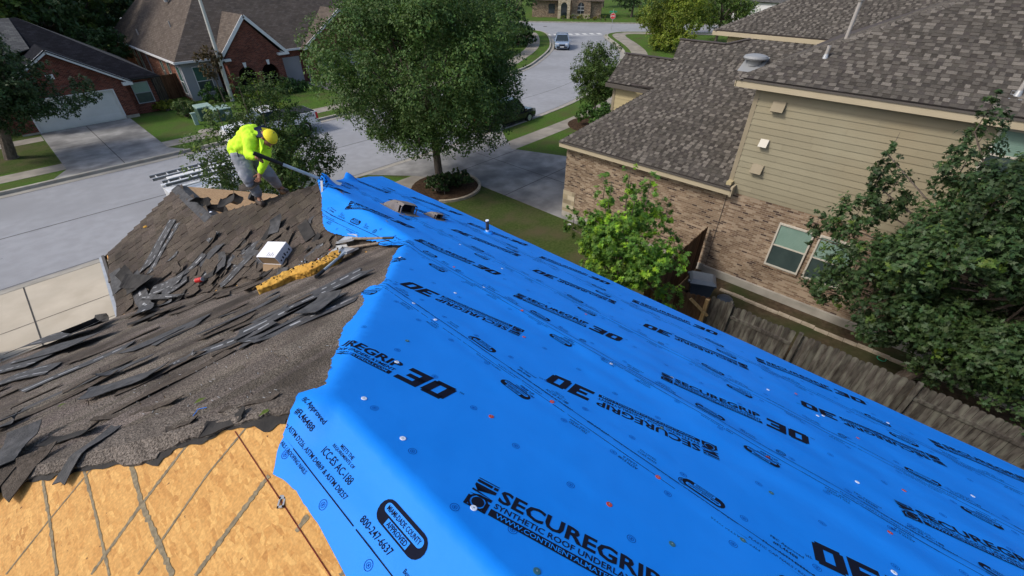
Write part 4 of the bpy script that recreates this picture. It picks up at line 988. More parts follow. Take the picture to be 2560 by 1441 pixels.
b = MB(); b.slab([(8.8, FY+.35, 2.5), (8.8, FY+12.5, 2.5), (3.2, FY+6.3, 6.2)], .06); b.slab([(2.8, FY+6.2, 6.2), (2.8, FY+3.2, 4.6), (-8.5, FY+.9, 2.5), (-8.5, FY+6.2, 6.2)], .06); b.slab([(3.2, FY+6.3, 6.2), (-8.5, FY+6.3, 6.2), (-8.5, FY+12.5, 2.5), (8.8, FY+12.5, 2.5)], .06); b.build('main_roof', M['roofgrey'], h1)
b = MB(); b.bar((6.9, FY+.33, 2.42), (8.85, FY+.33, 2.42), .12, .11); b.bar((8.3, FY+.6, 2.4), (8.3, FY+.6, .1), .07, .07); b.build('gutter', M['black'], h1)
window(h1, (6.95, FY+.68, .75), (1, 0, 0), 1.0, 1.35, .5, 'blind', fr='greywall')
v = MB(); v.box((.55, FY-.14, 2.1), (.72, FY-.02, 2.4)); v.build('wall_lamp', M['white'], h1)
v = MB(); v.box((2.6, FY-.03, 3.1), (3.0, FY-.005, 3.4)); v.build('gable_vent', M['white'], h1)

h2 = empty('arched_porch_house', (14, 46, 0), 'red brick house with steep brown roof, gabled porch with two arches, across the street', 'house')
HX, HY, HE = 10.8, 45.8, 3.0; hs = .95
b = MB(); b.box((HX, HY+.6, 0), (HX+11, 67, HE)); b.build('side_wall', M['obrick'], h2)
b = MB(); b.box((HX+.02, HY, 0), (HX+2.5, HY+.62, HE)); b.box((HX-.03, HY, .2), (HX+.02, HY+1.5, HE)); b.build('bay_panel', M['greywall'], h2)
window(h2, (HX+.75, HY-.02, .55), (1, 0, 0), 1.1, 1.9, .45, 'green', fr='white'); window(h2, (HX-.05, HY+1.25, .5), (0, -1, 0), .8, 2.0, .45, 'green', fr='white')
for y in (51.5, 49.6, 58.5, 60.2): window(h2, (HX-.02, y, .8), (0, -1, 0), .55, 1.7, .5, 'green', fr='frame')
b = MB(); b.bar((HX-.05, 55.5, .1), (HX-.05, 55.5, 2.9), .08, .08); b.build('downpipe', M['greywall'], h2)
# porch front with two arches
PF, p0, p1 = 44.4, 13.75, 18.35
b = MB()
def arch_wall(mb, x0, x1, y0, y1, z1, arches, m=0):
    xs = [x0]; 
    for (cx, w_, zs) in arches: xs += [cx-w_/2, cx+w_/2]
    xs.append(x1)
    for i in range(0, len(xs), 2): mb.box((xs[i], y0, 0), (xs[i+1], y1, z1), m)
    for (cx, w_, zs) in arches:
        n = 12; r = w_/2
        for k in range(n):
            a0_, a1_ = math.pi*k/n, math.pi*(k+1)/n
            X0, Z0, X1, Z1 = cx-r*math.cos(a0_), zs+r*math.sin(a0_), cx-r*math.cos(a1_), zs+r*math.sin(a1_)
            mb.hexa([(X0, y0, Z0), (X1, y0, Z1), (X1, y1, Z1), (X0, y1, Z0), (X0, y0, z1), (X1, y0, z1), (X1, y1, z1), (X0, y1, z1)], m)
arch_wall(b, p0, p1, PF, PF+.35, HE, [(15.1, 1.45, 1.5), (17.05, 1.45, 1.5)])
b.face([(p0, PF, HE), (p1, PF, HE), ((p0+p1)/2, PF, HE+2.6)]); b.box((p0, PF+.35, 0), (p0+.3, HY+.6, HE)); b.box((p1-.3, PF+.35, 0), (p1, HY+.6, HE)); b.build('porch_wall', M['rbrick'], h2)
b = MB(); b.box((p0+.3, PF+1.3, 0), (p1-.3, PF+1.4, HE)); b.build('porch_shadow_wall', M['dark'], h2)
for cx in (15.1, 17.05):
    b = MB(); b.hexa([(cx-.08, PF-.04, 2.18), (cx+.08, PF-.04, 2.18), (cx+.08, PF, 2.18), (cx-.08, PF, 2.18), (cx-.14, PF-.04, 2.55), (cx+.14, PF-.04, 2.55), (cx+.14, PF, 2.55), (cx-.14, PF, 2.55)]); b.build('keystone', M['white'], h2)
pc = (p0+p1)/2; pk = HE+2.75
b = MB(); b.bar((p0-.45, PF-.28, HE-.02), (pc, PF-.28, pk+.1), .06, .24); b.bar((p1+.45, PF-.28, HE-.02), (pc, PF-.28, pk+.1), .06, .24); b.box((p0-.6, PF-.32, HE-.2), (p0+.35, PF+.05, HE-.02)); b.box((p1-.35, PF-.32, HE-.2), (p1+.6, PF+.05, HE-.02)); b.build('porch_rake_board', M['white'], h2)
b = MB(); pb = HY+4
b.slab([(p0-.5, PF-.3, HE+.0), (pc, PF-.3, pk+.2), (pc, pb, pk+.2), (p0-.5, HY-.4, HE)], .07); b.slab([(pc, PF-.3, pk+.2), (p1+.5, PF-.3, HE), (p1+.5, HY-.4, HE), (pc, pb, pk+.2)], .07); b.build('porch_roof', M['roof2'], h2)
b = MB(); ex0, ey0 = HX-.45, HY-.45; tp = 9.2
b.slab([(ex0, ey0, HE), (32, ey0, HE), (24, ey0+7.4, HE+7.1), (ex0+7.4, ey0+7.4, HE+7.1)], .08)
b.slab([(ex0, 67, HE), (ex0, ey0, HE), (ex0+7.4, ey0+7.4, HE+7.1), (ex0+7.4, 62, HE+7.1)], .08)
b.slab([(ex0, 67, HE), (ex0+7.4, 62, HE+7.1), (24, 62, HE+7.1), (32, 67, HE)], .08); b.slab([(ex0+7.4, ey0+7.4, HE+7.1), (24, ey0+7.4, HE+7.1), (24, 62, HE+7.1), (ex0+7.4, 62, HE+7.1)], .08)
b.build('main_roof', M['roof2'], h2)
b = MB(); b.box((ex0-.05, ey0-.02, HE-.14), (ex0+.02, 67, HE+.02)); b.box((ex0, ey0-.05, HE-.14), (p0-.2, ey0+.02, HE+.02)); b.box((p1+.2, ey0-.05, HE-.14), (21.3, ey0+.02, HE+.02)); b.bar((21.1, ey0-.05, HE-.1), (20.95, ey0+.2, .1), .09, .09); b.build('gutter', M['white'], h2)
b = MB(); b.box((18.35, HY, 0), (21.0, HY+.5, HE), 0); b.box((21.0, HY-.6, 0), (31, HY+.5, HE)); b.face([(21.0, HY-.6, HE), (29, HY-.6, HE), (25, HY-.6, HE+2.6)]); b.build('garage_wall', M['rbrick'], h2)
b = MB(); b.bar((20.9, HY-.85, HE), (25, HY-.85, HE+2.75), .06, .22); b.bar((29.1, HY-.85, HE), (25, HY-.85, HE+2.75), .06, .22); b.box((20.8, HY-.9, HE-.2), (21.6, HY-.5, HE-.02)); b.build('garage_rake_board', M['white'], h2)
b = MB(); b.slab([(20.7, HY-.9, HE), (25, HY-.9, HE+2.85), (25, HY+4, HE+2.85), (20.7, HY, HE)], .06); b.slab([(25, HY-.9, HE+2.85), (29.3, HY-.9, HE), (29.3, HY, HE), (25, HY+4, HE+2.85)], .06); b.build('garage_roof', M['roof2'], h2)
b = MB(); b.box((18.6, HY-.03, 0), (20.5, HY+.01, 2.3)); b.box((21.9, HY-.66, 0), (26.5, HY-.6, 2.3)); b.build('garage_door', M['greydoor'], h2)
b = MB(); q = (ex0+3.4, 54.5, HE+3.45); b.lathe([(.18, 0), (.18, .3), (.3, .36), (.3, .6), (.12, .72)], q, 14); b.build('turbine_vent', M['galv'], h2)
for (x, y) in ((ex0+2.0, 50.5), (ex0+.9, 57.5)): b = MB(); b.tube([(x, y, HE+(x-ex0)*.95-.05), (x, y, HE+(x-ex0)*.95+.45)], .06, 8); b.build('vent_pipe', M['pvc'], h2)
# fences between the two houses
t = empty('grey_yard_fence', (9.3, 47, 0), 'grey board fence between the two red brick houses', 'fence'); m_ = MB(); picket(m_, (8.35, 46.2, 0), (9.6, 48.0, 0), 0, 1.9, fr_, side=-1); m_.build('pickets', M['fence'], t)
t = empty('brown_yard_gate', (10.2, 48, 0), 'brown board gate beside the side wall of the porch house', 'fence'); m_ = MB(); picket(m_, (9.6, 48.0, 0), (10.8, 48.2, 0), 0, 1.85, fr_, side=-1); m_.build('pickets', M['fencebr'], t)
# stone house past the junction
h3 = empty('stone_house', (92, 60, 0), 'pale stone house with arched entry and arched window past the road junction', 'house')
ux = Vector((.577, -.817, 0)); org = Vector(tuple(G(1366, 46, 0))); yv = Vector((.817, .577, 0))
Th = Matrix.Identity(4)
for i in range(3): Th[i][0], Th[i][1], Th[i][2], Th[i][3] = ux[i]*.78, yv[i], (0, 0, .9)[i], org[i]
def tb(mb, f, *a, **k):
    s = len(mb.v); getattr(mb, f)(*a, **k)
    for i in range(s, len(mb.v)): mb.v[i] = tuple(Th@Vector(mb.v[i]))
b = MB(); tb(b, 'box', (-4, 2.0, 0), (3.2, 10, 3.3)); s = len(b.v); arch_wall(b, 6.3, 11.2, .6, 1.2, 3.9, [(8.7, 1.7, 2.2)])
for i in range(s, len(b.v)): b.v[i] = tuple(Th@Vector(b.v[i]))
tb(b, 'box', (5.9, 1.2, 0), (14, 10, 3.3)); b.build('wall', M['nbrick'], h3)
b = MB(); s = len(b.v); arch_wall(b, 2.9, 6.0, -.6, .1, 4.1, [(4.45, 1.6, 2.3)])
b.face([(2.9, -.6, 4.1), (6.0, -.6, 4.1), (4.45, -.6, 5.4)]); b.box((6.3, .55, 0), (11.2, .6, .9))
for i in range(s, len(b.v)): b.v[i] = tuple(Th@Vector(b.v[i]))
b.build('entry_arch', M['stone'], h3)
for A in (((7.85, .9, .2), (9.55, .95, 3.05)), ((3.4, 1.0, 0), (5.5, 1.1, 3.2)), ((.3, 1.95, .8), (1.9, 1.99, 2.6))): b = MB(); tb(b, 'box', *A); b.build('window' if A[0][0] != 3.4 else 'entry_recess', M['glass'], h3)
b = MB(); tb(b, 'box', (8.66, .8, .2), (8.74, .9, 3.0)); tb(b, 'box', (7.85, .8, 1.5), (9.55, .9, 1.6)); tb(b, 'box', (7.85, .8, 2.15), (9.55, .9, 2.22)); b.build('window_frame', M['white'], h3)
b = MB(); s = len(b.v); b.slab([(-4.6, 1.4, 3.3), (14.5, .2, 3.3), (10, 6, 9), (0, 6, 9)], .1); b.slab([(5.9, .1, 4.0), (8.75, .1, 6.6), (8.75, 5, 6.6), (5.9, 2, 4.0)][::1], .08); b.slab([(8.75, .1, 6.6), (11.6, .1, 4.0), (11.6, 2, 4.0), (8.75, 5, 6.6)], .08)
for i in range(s, len(b.v)): b.v[i] = tuple(Th@Vector(b.v[i]))
b.build('roof', M['roof2'], h3)
# low shrubs and white building far right behind the roofs
b = MB(); q = G(1870, 25, 0); 
h4 = empty('white_building', (90, 26, 0), 'white walled building with grey roof just showing behind the neighbour roof at the top', 'building')
b.box((84, 22, 0), (96, 30, 4.4)); b.build('wall', M['white'], h4); b = MB(); b.slab([(83.6, 21.6, 4.5), (96.4, 21.6, 4.5), (93, 26, 6.6), (87, 26, 6.6)], .1); b.slab([(83.6, 30.4, 4.5), (83.6, 21.6, 4.5), (87, 26, 6.6)], .1); b.slab([(83.6, 30.4, 4.5), (87, 26, 6.6), (93, 26, 6.6), (96.4, 30.4, 4.5)], .1); b.build('roof', M['roofgrey'], h4)

# ================================================================ TREES AND SHRUBS
def leaf_mesh(name, P, N, size, shade, m, shape, seed):
    rs = np.random.RandomState(seed); n = len(P)
    N = N/np.linalg.norm(N, axis=1)[:, None]; r = rs.normal(size=(n, 3)); Tn = np.cross(N, r); Tn /= np.linalg.norm(Tn, axis=1)[:, None]+1e-9; B = np.cross(N, Tn)
    k = len(shape); S_ = size*rs.uniform(.6, 1.25, n)
    sh_ = np.array(shape); droop = -.35*(sh_[:, 0]**2)
    V = P[:, None, :]+(Tn[:, None, :]*sh_[None, :, 0:1]+B[:, None, :]*sh_[None, :, 1:2]+N[:, None, :]*droop[None, :, None])*S_[:, None, None]
    V = V.reshape(-1, 3).astype(np.float32)
    me = bpy.data.meshes.new(name); me.vertices.add(n*k); me.vertices.foreach_set('co', V.ravel()); me.loops.add(n*k); me.loops.foreach_set('vertex_index', np.arange(n*k, dtype=np.int32))
    me.polygons.add(n); me.polygons.foreach_set('loop_start', np.arange(0, n*k, k, dtype=np.int32)); me.polygons.foreach_set('loop_total', np.full(n, k, dtype=np.int32)); me.materials.append(m)
    at = me.attributes.new('shade', 'FLOAT_COLOR', 'FACE'); c = np.ones((n, 4), dtype=np.float32); c[:, :3] = shade; at.data.foreach_set('color', c.ravel()); me.update(calc_edges=True)
    return me
DIA = [(-.5, 0), (-.05, -.28), (.5, 0), (-.05, .28)]
STAR = [(math.cos(a)*r, math.sin(a)*r) for a, r in [(0, .62), (.42, .22), (1.0, .55), (1.55, .2), (2.2, .5), (2.9, .16), (3.38, .16), (4.08, .5), (4.73, .2), (5.28, .55), (5.86, .22)]]
OAK = [(-.6, 0), (-.3, -.1), (-.15, -.34), (0, -.12), (.18, -.38), (.28, -.12), (.6, -.05), (.6, .05), (.28, .12), (.18, .38), (0, .12), (-.15, .34), (-.3, .1)]
def lobes_(rs, cen, rad, n, r0, r1, low=-1.):
    L = []
    while len(L) < n:
        d = rs.normal(size=3); d /= np.linalg.norm(d); q = d*rs.uniform(.25, 1)**.5*.82
        if q[2] < low: continue
        L.append((cen+q*rad, rs.uniform(r0, r1)*np.array([1, 1, .8])*np.mean(rad), q))
    return L
def foliage(name, cen, rad, nleaf, size, m, nl=26, seed=1, r0=.24, r1=.40, shape=DIA, low=-1., tint=(1, 1, 1), spikes=(), loosen=1.05, trunk=None, limbs=True, label=None, cat='tree', group=None, trad=.18, oname='tree', twn=10, upw=.5, bright=.0):
    rs = np.random.RandomState(seed); cen = np.array(cen, float); rad = np.array(rad, float)
    L = lobes_(rs, cen, rad, nl, r0, r1, low)
    for s in spikes: L.append((np.array(s[:3], float), np.array(s[3:6], float), np.zeros(3)))
    vol = np.array([np.prod(l[1])**(2/3) for l in L]); cnt = (vol/vol.sum()*nleaf).astype(int); P, N, C = [], [], []
    for (c, r, q), k in zip(L, cnt):
        # leaves sit on twigs: small clusters around twig points near the lobe's surface
        nt_ = max(3, k//14); d = rs.normal(size=(nt_, 3)); d /= np.linalg.norm(d, axis=1)[:, None]; rr = rs.uniform(.45, loosen, nt_)**.7
        tw = c+d*rr[:, None]*r; i = rs.randint(0, nt_, k); p = tw[i]+rs.normal(size=(k, 3))*np.mean(r)*.10
        nn = d[i]*.8+rs.normal(size=(k, 3))*.55+np.array([0, 0, upw]); ls = rs.uniform(.72, 1.22); cs = rs.uniform(.8, 1.22, nt_)[i]*rs.uniform(.88, 1.12, k)*ls
        col = cs[:, None]*np.array(tint)*np.stack([rs.uniform(.85, 1.25, k), np.ones(k), rs.uniform(.75, 1.1, k)], 1)
        if bright:
            msk = (rs.rand(nt_) < bright)[i]; col[msk] *= np.array([2.0, 1.75, .9])
        P.append(p); N.append(nn); C.append(col)
    P = np.concatenate(P); N = np.concatenate(N); C = np.concatenate(C)
    base = trunk if trunk is not None else (cen[0], cen[1], 0)
    t = empty(oname, base, label, cat, group)
    me = leaf_mesh(name, P-np.array(base), N, size, C, m, shape, seed+3); o = bpy.data.objects.new('crown', me); COL.objects.link(o); o.parent = t
    b = MB(); top = np.array([cen[0], cen[1], cen[2]-rad[2]*.25]); bs = np.array(base, float)
    for s_k in spikes:
        c = np.array(s_k[:3]); h_ = c*.6+cen*.4-np.array([0, 0, .25]); b.tube([tuple(cen), tuple(h_), tuple(c-[0, 0, s_k[5]*.5]), tuple(c+[0, 0, s_k[5]*.8])], [.03, .022, .014, .005], 5)
    if limbs:
        mid = bs*.5+top*.5+np.array([rs.uniform(-.15, .15), rs.uniform(-.15, .15), 0]); b.tube([tuple(bs-[0, 0, .2]), tuple(bs+[0, 0, .15]), tuple(mid), tuple(top)], [trad*1.5, trad*1.1, trad*.85, trad*.6], 10)
        for (c, r, q) in L[:twn]:
            m1 = mid*.6+top*.4; h_ = (m1+c)/2+np.array([0, 0, -.2]); b.tube([tuple(m1), tuple(h_), tuple(c)], [trad*.5, trad*.3, trad*.12], 6)
    else:
        for (c, r, q) in L[:twn]:
            h_ = (bs+c)/2+rs.normal(size=3)*.1; b.tube([tuple(bs-[0, 0, .05]), tuple(h_), tuple(c)], [.05, .035, .012], 5)
    b.build('trunk' if limbs else 'stems', M['bark'], t)
    return t
# the big tree in the middle, drooping skirt
foliage('crown', (13.7, 18.2, 5.7), (5.4, 5.2, 4.2), 150000, .125, M['leaf'], nl=120, seed=4, r0=.15, r1=.24, trunk=(13.85, 17.9, 0), trad=.2, low=-.97, loosen=1.2, twn=22, tint=(1.1, 1.12, 1.05),
        spikes=[(10.9, 18.0, 3.9, 1.0, 1.0, .9), (11.6, 16.2, 3.4, 1.1, 1.1, .9), (16.4, 16.2, 3.7, 1.2, 1.2, 1.0), (15.2, 15.4, 3.0, .9, .9, .9), (13.0, 15.6, 2.9, .9, .9, .7), (17.6, 17.3, 4.1, 1.1, 1.1, 1.1), (14.3, 16.3, 2.6, 1.1, 1.0, .6), (12.6, 16.9, 2.6, 1.2, 1.0, .6), (15.6, 16.9, 2.8, 1.2, 1.0, .7), (18.5, 17.8, 4.2, 1.2, 1.2, 1.1), (18.0, 17.2, 3.3, 1.0, 1.0, .8), (13.5, 18.5, 2.9, 1.5, 1.2, .7), (12.2, 17.5, 3.2, 1, 1, .7), (16.0, 18.5, 3.4, 1.2, 1.2, .8)],
        label='large full green tree with its trunk in a round mulch bed beside the driveway')
# tree behind the worker
foliage('crown', (5.0, 14.9, 4.25), (2.0, 1.8, 1.65), 36000, .085, M['leaf'], nl=36, seed=9, r0=.2, r1=.34, trunk=(5.0, 15.0, 0), trad=.11, tint=(1.0, .98, .85), loosen=1.3, low=-.9, bright=.04,
        spikes=[(5.2, 15.0, 6.2, .5, .5, .6), (4.7, 14.8, 6.2, .35, .35, .6), (5.8, 15.2, 6.1, .5, .5, .6), (3.3, 14.9, 4.9, .6, .5, .7), (6.6, 15.0, 4.0, .6, .5, .8), (4.0, 15, 5.7, .5, .5, .5), (3.2, 14.8, 3.8, .5, .5, .6), (6.2, 15.1, 5.2, .5, .5, .6)],
        label='small loose-leaved tree directly behind the worker, standing before the street')
# sweetgum between the houses
foliage('crown', (9.6, 4.75, 3.3), (1.35, 1.6, 1.3), 17000, .12, M['leafb'], nl=44, seed=21, r0=.2, r1=.32, shape=STAR, trunk=(9.7, 4.8, 0), trad=.07, tint=(.62, .72, .7), loosen=1.35, low=-1, upw=.9, bright=.22,
        spikes=[(9.7, 5.6, 4.55, .22, .22, .5), (10.0, 5.1, 4.9, .2, .2, .45), (10.2, 4.6, 4.7, .22, .22, .5), (9.5, 5.3, 4.6, .15, .15, .55), (10.4, 4.1, 4.2, .3, .3, .4), (9.5, 4.6, 4.75, .2, .2, .35), (10.7, 3.8, 3.2, .3, .3, .5), (9.3, 6.2, 3.6, .25, .3, .4), (10.3, 3.5, 1.8, .4, .4, .4)],
        label='young tree with bright yellow-green star leaves between blue roof and brick wall')
# big oak at the right
foliage('crown', (12.8, -3.1, 3.8), (2.0, 3.6, 2.5), 115000, .11, M['leafd'], nl=95, seed=31, r0=.13, r1=.25, shape=OAK, trunk=(13.6, -2.3, 0), trad=.16, loosen=1.3, low=-.95, upw=.7, bright=.05, twn=16,
        spikes=[(13.1, -.9, 6.2, .35, .35, .9), (13.1, -.75, 6.95, .13, .13, .5), (13.2, .35, 5.5, .22, .22, .6), (13.25, .4, 6.1, .09, .09, .4), (13.0, .4, 4.4, .4, .5, .6), (12.7, -.1, 3.5, .6, .7, .7), (13.0, .2, 2.4, .5, .6, .5), (12.6, -1.6, 5.6, .6, .7, .8), (13.4, -2.7, 6.6, .5, .7, .8), (12.4, -4.6, 6.6, .7, .9, .9), (12.9, 1.1, 3.9, .16, .2, .5), (12.3, -2.6, 1.9, .6, .8, .5), (12.9, -1.2, 1.7, .4, .5, .4), (13.0, -3.6, 6.3, .9, 1.3, .9), (12.8, -1.3, 4.7, .6, .7, .7), (13.0, -2.0, 5.7, .8, .9, .8), (13.1, .0, 5.0, .4, .4, .6), (12.2, -4.6, 2.2, 1.0, 1.4, .7)],
        label='dark green oak filling the right edge in front of the siding wall')
# left oak across the street
foliage('crown', (-.5, 38.2, 4.2), (3.7, 3.0, 3.0), 56000, .15, M['leafd'], nl=60, seed=41, r0=.2, r1=.34, trunk=(-1.1, 39.2, 0), trad=.28, loosen=1.15, low=-.75, spikes=[(3.3, 37.6, 3.1, 1.0, .9, .45), (2.3, 37.5, 2.6, .9, .9, .6), (3.6, 37.8, 3.7, .6, .6, .4)],
        label='dark spreading oak overhanging the white garage door at the left edge')
foliage('crown', (29.4, 18.7, 2.7), (1.9, 1.8, 2.1), 24000, .12, M['leaf'], nl=40, seed=51, r0=.24, r1=.4, trad=.08, tint=(1.05, 1.0, .8), loosen=1.25, spikes=[(29.4, 19.2, 4.5, .8, .8, .5), (30.2, 18.5, 4.5, .8, .8, .5), (28.2, 19.5, 3.2, .5, .6, 1)], label='upright wispy green tree by the sidewalk beyond the neighbour garage roof')
foliage('crown', (27.6, 17.4, .8), (1.5, 1.3, .9), 5000, .16, M['leaf'], nl=14, seed=52, limbs=False, tint=(.9, 1.1, .75), label='rounded green shrub at the foot of the upright tree beside the neighbour roof', cat='shrub', oname='shrub')
# shrubs round the big tree
for i, (x, y, r, lab) in enumerate(((13.0, 16.9, .75, 'dark green shrub in the mulch bed left of the big tree trunk'), (14.3, 16.7, .65, 'dark green shrub in the mulch bed right of the big tree trunk'), (13.6, 17.1, .6, 'low shrub hugging the foot of the big tree trunk'))):
    foliage('crown', (x, y, r*.75), (r, r, r*.85), 2600, .11, M['leafd'], nl=12, seed=60+i, limbs=False, tint=(1.1, 1.1, .9), label=lab, cat='shrub', group='shrubs in the mulch bed', oname='shrub')
# across the street
for i, (x, y, z, rx, ry, rz, n, mm, tn, lab) in enumerate((
    (8.35, 44.2, .45, .95, .55, .5, 3000, 'leafy', (1.25, 1.05, .7), 'low yellow-green bush under the window of the garage house'),
    (8.9, 41.3, .7, .85, .8, .8, 3600, 'leaf', (1.7, 1.4, 1.7), 'pale silvery shrub beside the green utility boxes'),
    (12.0, 44.2, .75, 1.3, .7, .8, 4500, 'leafd', (1.1, 1.5, .8), 'dark glossy hedge below the grey bay window'),
    (13.9, 43.2, .6, .9, .7, .6, 2600, 'leafd', (1, 1.2, .8), 'dark round bush at the foot of the street lamp'),
    (17.5, 42.9, .5, 2.4, .9, .55, 7500, 'leafd', (1.15, 1.4, .9), 'long clipped dark hedge in front of the two porch arches'))):
    foliage('crown', (x, y, z), (rx, ry, rz), n, .12, M[mm], nl=18, seed=70+i, limbs=False, tint=tn, label=lab, cat='shrub', oname='shrub')
foliage('crown', (12.4, 43.6, 2.9), (1.1, .9, 1.3), 3500, .14, M['leafd'], nl=16, seed=80, trad=.06, tint=(2.4, .9, 1.1), label='small purple-leaved tree in front of the grey bay window', loosen=1.3)
foliage('crown', (14.2, 38.6, .9), (1.6, 1.0, .7), 2800, .13, M['leafy'], nl=14, seed=81, trad=.05, tint=(1, 1.1, .8), loosen=1.4, label='wispy yellow-green sapling between hedge and parked pickup', cat='tree')
for i, (x, y, z, r, rz, n, mm, tn, lab) in enumerate((
    (54.5, 50.5, 5.0, 4.8, 4.2, 14000, 'leafd', (1, 1.05, .8), 'dark round tree left of the road beyond the parked car'),
    (51.5, 46.2, 1.3, 2.6, 1.5, 7000, 'leafd', (.9, 1.0, .8), 'dark hedge-like shrub left of the road bend'),
    (44.5, 43.5, 2.6, 3.0, 2.4, 6000, 'leaf', (.8, .9, .8), 'bushy tree behind the big tree, left of the road bend'),
    (36, 42.5, 2.8, 3.6, 2.6, 6500, 'leaf', (.8, .85, .8), 'leafy tree half hidden behind the big tree crown'),
    (62.5, 28.6, 3.4, 5.2, 3.9, 22000, 'leafy', (1.15, 1.1, .8), 'bright yellow-green tree right of the road bend behind the neighbour roof'),
    (77.5, 37.2, 4.4, 4.6, 4.4, 12000, 'leafd', (1.3, 1.4, 1.2), 'blue-green tree right of the stop sign'),
    (96, 54.5, 5.5, 5.5, 5.0, 8000, 'leafd', (.75, .8, .75), 'dark tree beside the stone house past the junction'),
    (104, 49, 5.5, 6.5, 5.5, 8000, 'leafd', (.8, .85, .8), 'dark broad tree far behind the stop sign'),
    (72, 27, 5.2, 5.0, 4.2, 12000, 'leaf', (1.1, 1.0, .7), 'green tree crown rising behind the neighbour lower roof'),
    (86, 27, 5.0, 6.5, 5.5, 8000, 'leafd', (1.2, 1.3, 1.0), 'large dark tree behind the yellow-green tree, top right of the road'))):
    foliage('crown', (x, y, z), (r, r, rz), n, .26 if n > 10000 else .3, M[mm], nl=30, seed=90+i, r0=.22, r1=.36, tint=tn, label=lab, trad=.2, loosen=1.12, low=-.85, trunk=(x, y, 0))
for i, k in enumerate((4.4, 6.9, 8.0, 9.2, 10.6, 12.2, 13.8, 15.2)):
    p = Th@Vector((k, -2.5, 0)); foliage('crown', (p.x, p.y, .5), (.6, .6, .55), 260, .24, M['leafy'], nl=5, seed=120+i, limbs=False, tint=((1.6, 1.0, .6) if i % 3 == 2 else (1.1, 1, .8)), label='small round yellow-green shrub in the bed in front of the stone house', cat='shrub', group='round shrubs before the stone house', oname='shrub', twn=3)
# wood behind the houses across the street: three prototypes, copied
protos = []
for i, (tn, mm) in enumerate((((1.15, 1.2, 1.0), 'leafd'), ((1.35, 1.2, .85), 'leaf'), ((.95, 1.0, .9), 'leafd'))):
    protos.append(foliage('crown', (0, 0, 6.5), (5.0, 5.0, 4.6), 11000, .36, M[mm], nl=34, seed=140+i, r0=.2, r1=.34, tint=tn, label='tall dark green tree in the wood behind the brick houses', trad=.25, loosen=1.1, low=-.95, group='trees of the wood behind the houses', trunk=(0, 0, 0)))
ws = [(7.6, 58.6), (3.5, 58.5), (-2, 58), (9.2, 68.5), (8.5, 73), (-9, 57), (-3.5, 59), (1.5, 60), (6, 62), (14, 86), (10, 77), (19, 92), (5, 81), (-14, 60), (-7, 66), (0, 68), (8, 68), (4, 72), (12, 82), (6, 71), (12, 75), (-3, 74), (20, 80), (28, 78), (36, 76), (44, 72), (52, 74), (-10, 78), (8, 84), (30, 66), (38, 62), (46, 62), (62, 78), (72, 88), (84, 92), (100, 84), (112, 72), (118, 58), (124, 44), (110, 30), (98, 16)]
for i, (x, y) in enumerate(ws):
    p = protos[i % 3]; sc = rnd.uniform(.85, 1.25); low_ = i < 5; o = p if i < 3 else copy_tree(p); o.location = (x, y, 0); o.rotation_euler = (0, 0, rnd.uniform(0, 6)); o.scale = (sc, sc, sc*rnd.uniform(.9, 1.15)) if not low_ else ((.62, .62, .48) if i < 3 else (.7, .7, .6))
    o['label'] = 'tall dark green tree in the wood behind the brick houses' if x < 60 else 'tall dark green tree in the wood beyond the road junction'
    if x >= 60: o['group'] = 'trees of the wood beyond the junction'
# mulch bed with stone border, plants
b = MB(); b.lathe([(1.75, 0), (1.7, .05)], (13.6, 17.2, 0), 28); struct(b.build('mulch_bed', M['mulch']))
b = MB()
for k in range(17):
    a = -2.35+k*.175; b.box((-.16, -.07, 0), (.16, .07, .12), c=rnd.uniform(.85, 1.1), T=Matrix.Translation((13.6+1.8*math.cos(a), 17.2+1.8*math.sin(a), 0))@Matrix.Rotation(a+1.57, 4, 'Z'))
o = b.build('bed_border', M['edging']); tag(o, 'curved pale stone border around the mulch bed of the big tree', 'border')
b = MB(); b.lathe([(2.0, 0), (1.95, .03)], (28, 17.6, 0), 24); struct(b.build('corner_mulch_bed', M['mulch']))
b = MB(); q = G(1423, 562); b.lathe([(.07, 0), (.09, .015), (.06, .03)], q, 10); o = b.build('white_disc', M['white']); tag(o, 'small white disc lying in the shaded grass beside the sweetgum', 'disc')

# ================================================================ STREET FURNITURE
t = empty('street_lamp', (13.0, 43.6, 0), 'tall pale concrete street lamp post between hedge and porch house', 'street lamp')
b = MB(); b.tube([(13.0, 43.6, 0), (13.1, 43.6, 4), (13.2, 43.6, 7.2)], [.17, .14, .11], 12); b.build('pole', M['lamp'], t)
b = MB(); b.tube([(13.2, 43.6, 7.0), (13.3, 43.55, 7.7), (13.3, 43.5, 8.1)], [.05, .045, .04], 8); b.build('bracket', M['galv'], t)
b = MB(); b.lathe([(.14, -.06), (.26, 0), (.3, .05), (.2, .13), (.08, .17)], (13.42, 43.45, 8.1), 16); b.build('lamp_head', M['galv'], t)
t = empty('stop_sign', (75.1, 46.1, 0), 'red octagonal stop sign with green street name blades on a thin post at the junction', 'road sign')
b = MB(); b.tube([(75.1, 46.1, 0), (75.1, 46.1, 3.0)], .04, 8); b.build('post', M['galv'], t)
vdir = Vector((-75.1, -46.1, 0)).normalized(); sdir = Vector((-vdir.y, vdir.x, 0)); c = Vector((75.1, 46.1, 2.0))+vdir*.05
def octa(mb, c, r, th, m):
    P = [c+sdir*r*math.cos(R_(22.5+45*k))+Vector((0, 0, r*math.sin(R_(22.5+45*k)))) for k in range(8)]
    F = [mb.vert(p+vdir*th) for p in P]; B_ = [mb.vert(p) for p in P]; mb.fidx(F, m); mb.fidx(B_[::-1], m)
    for k in range(8): mb.fidx([F[k], F[(k+1) % 8], B_[(k+1) % 8], B_[k]][::-1], m)
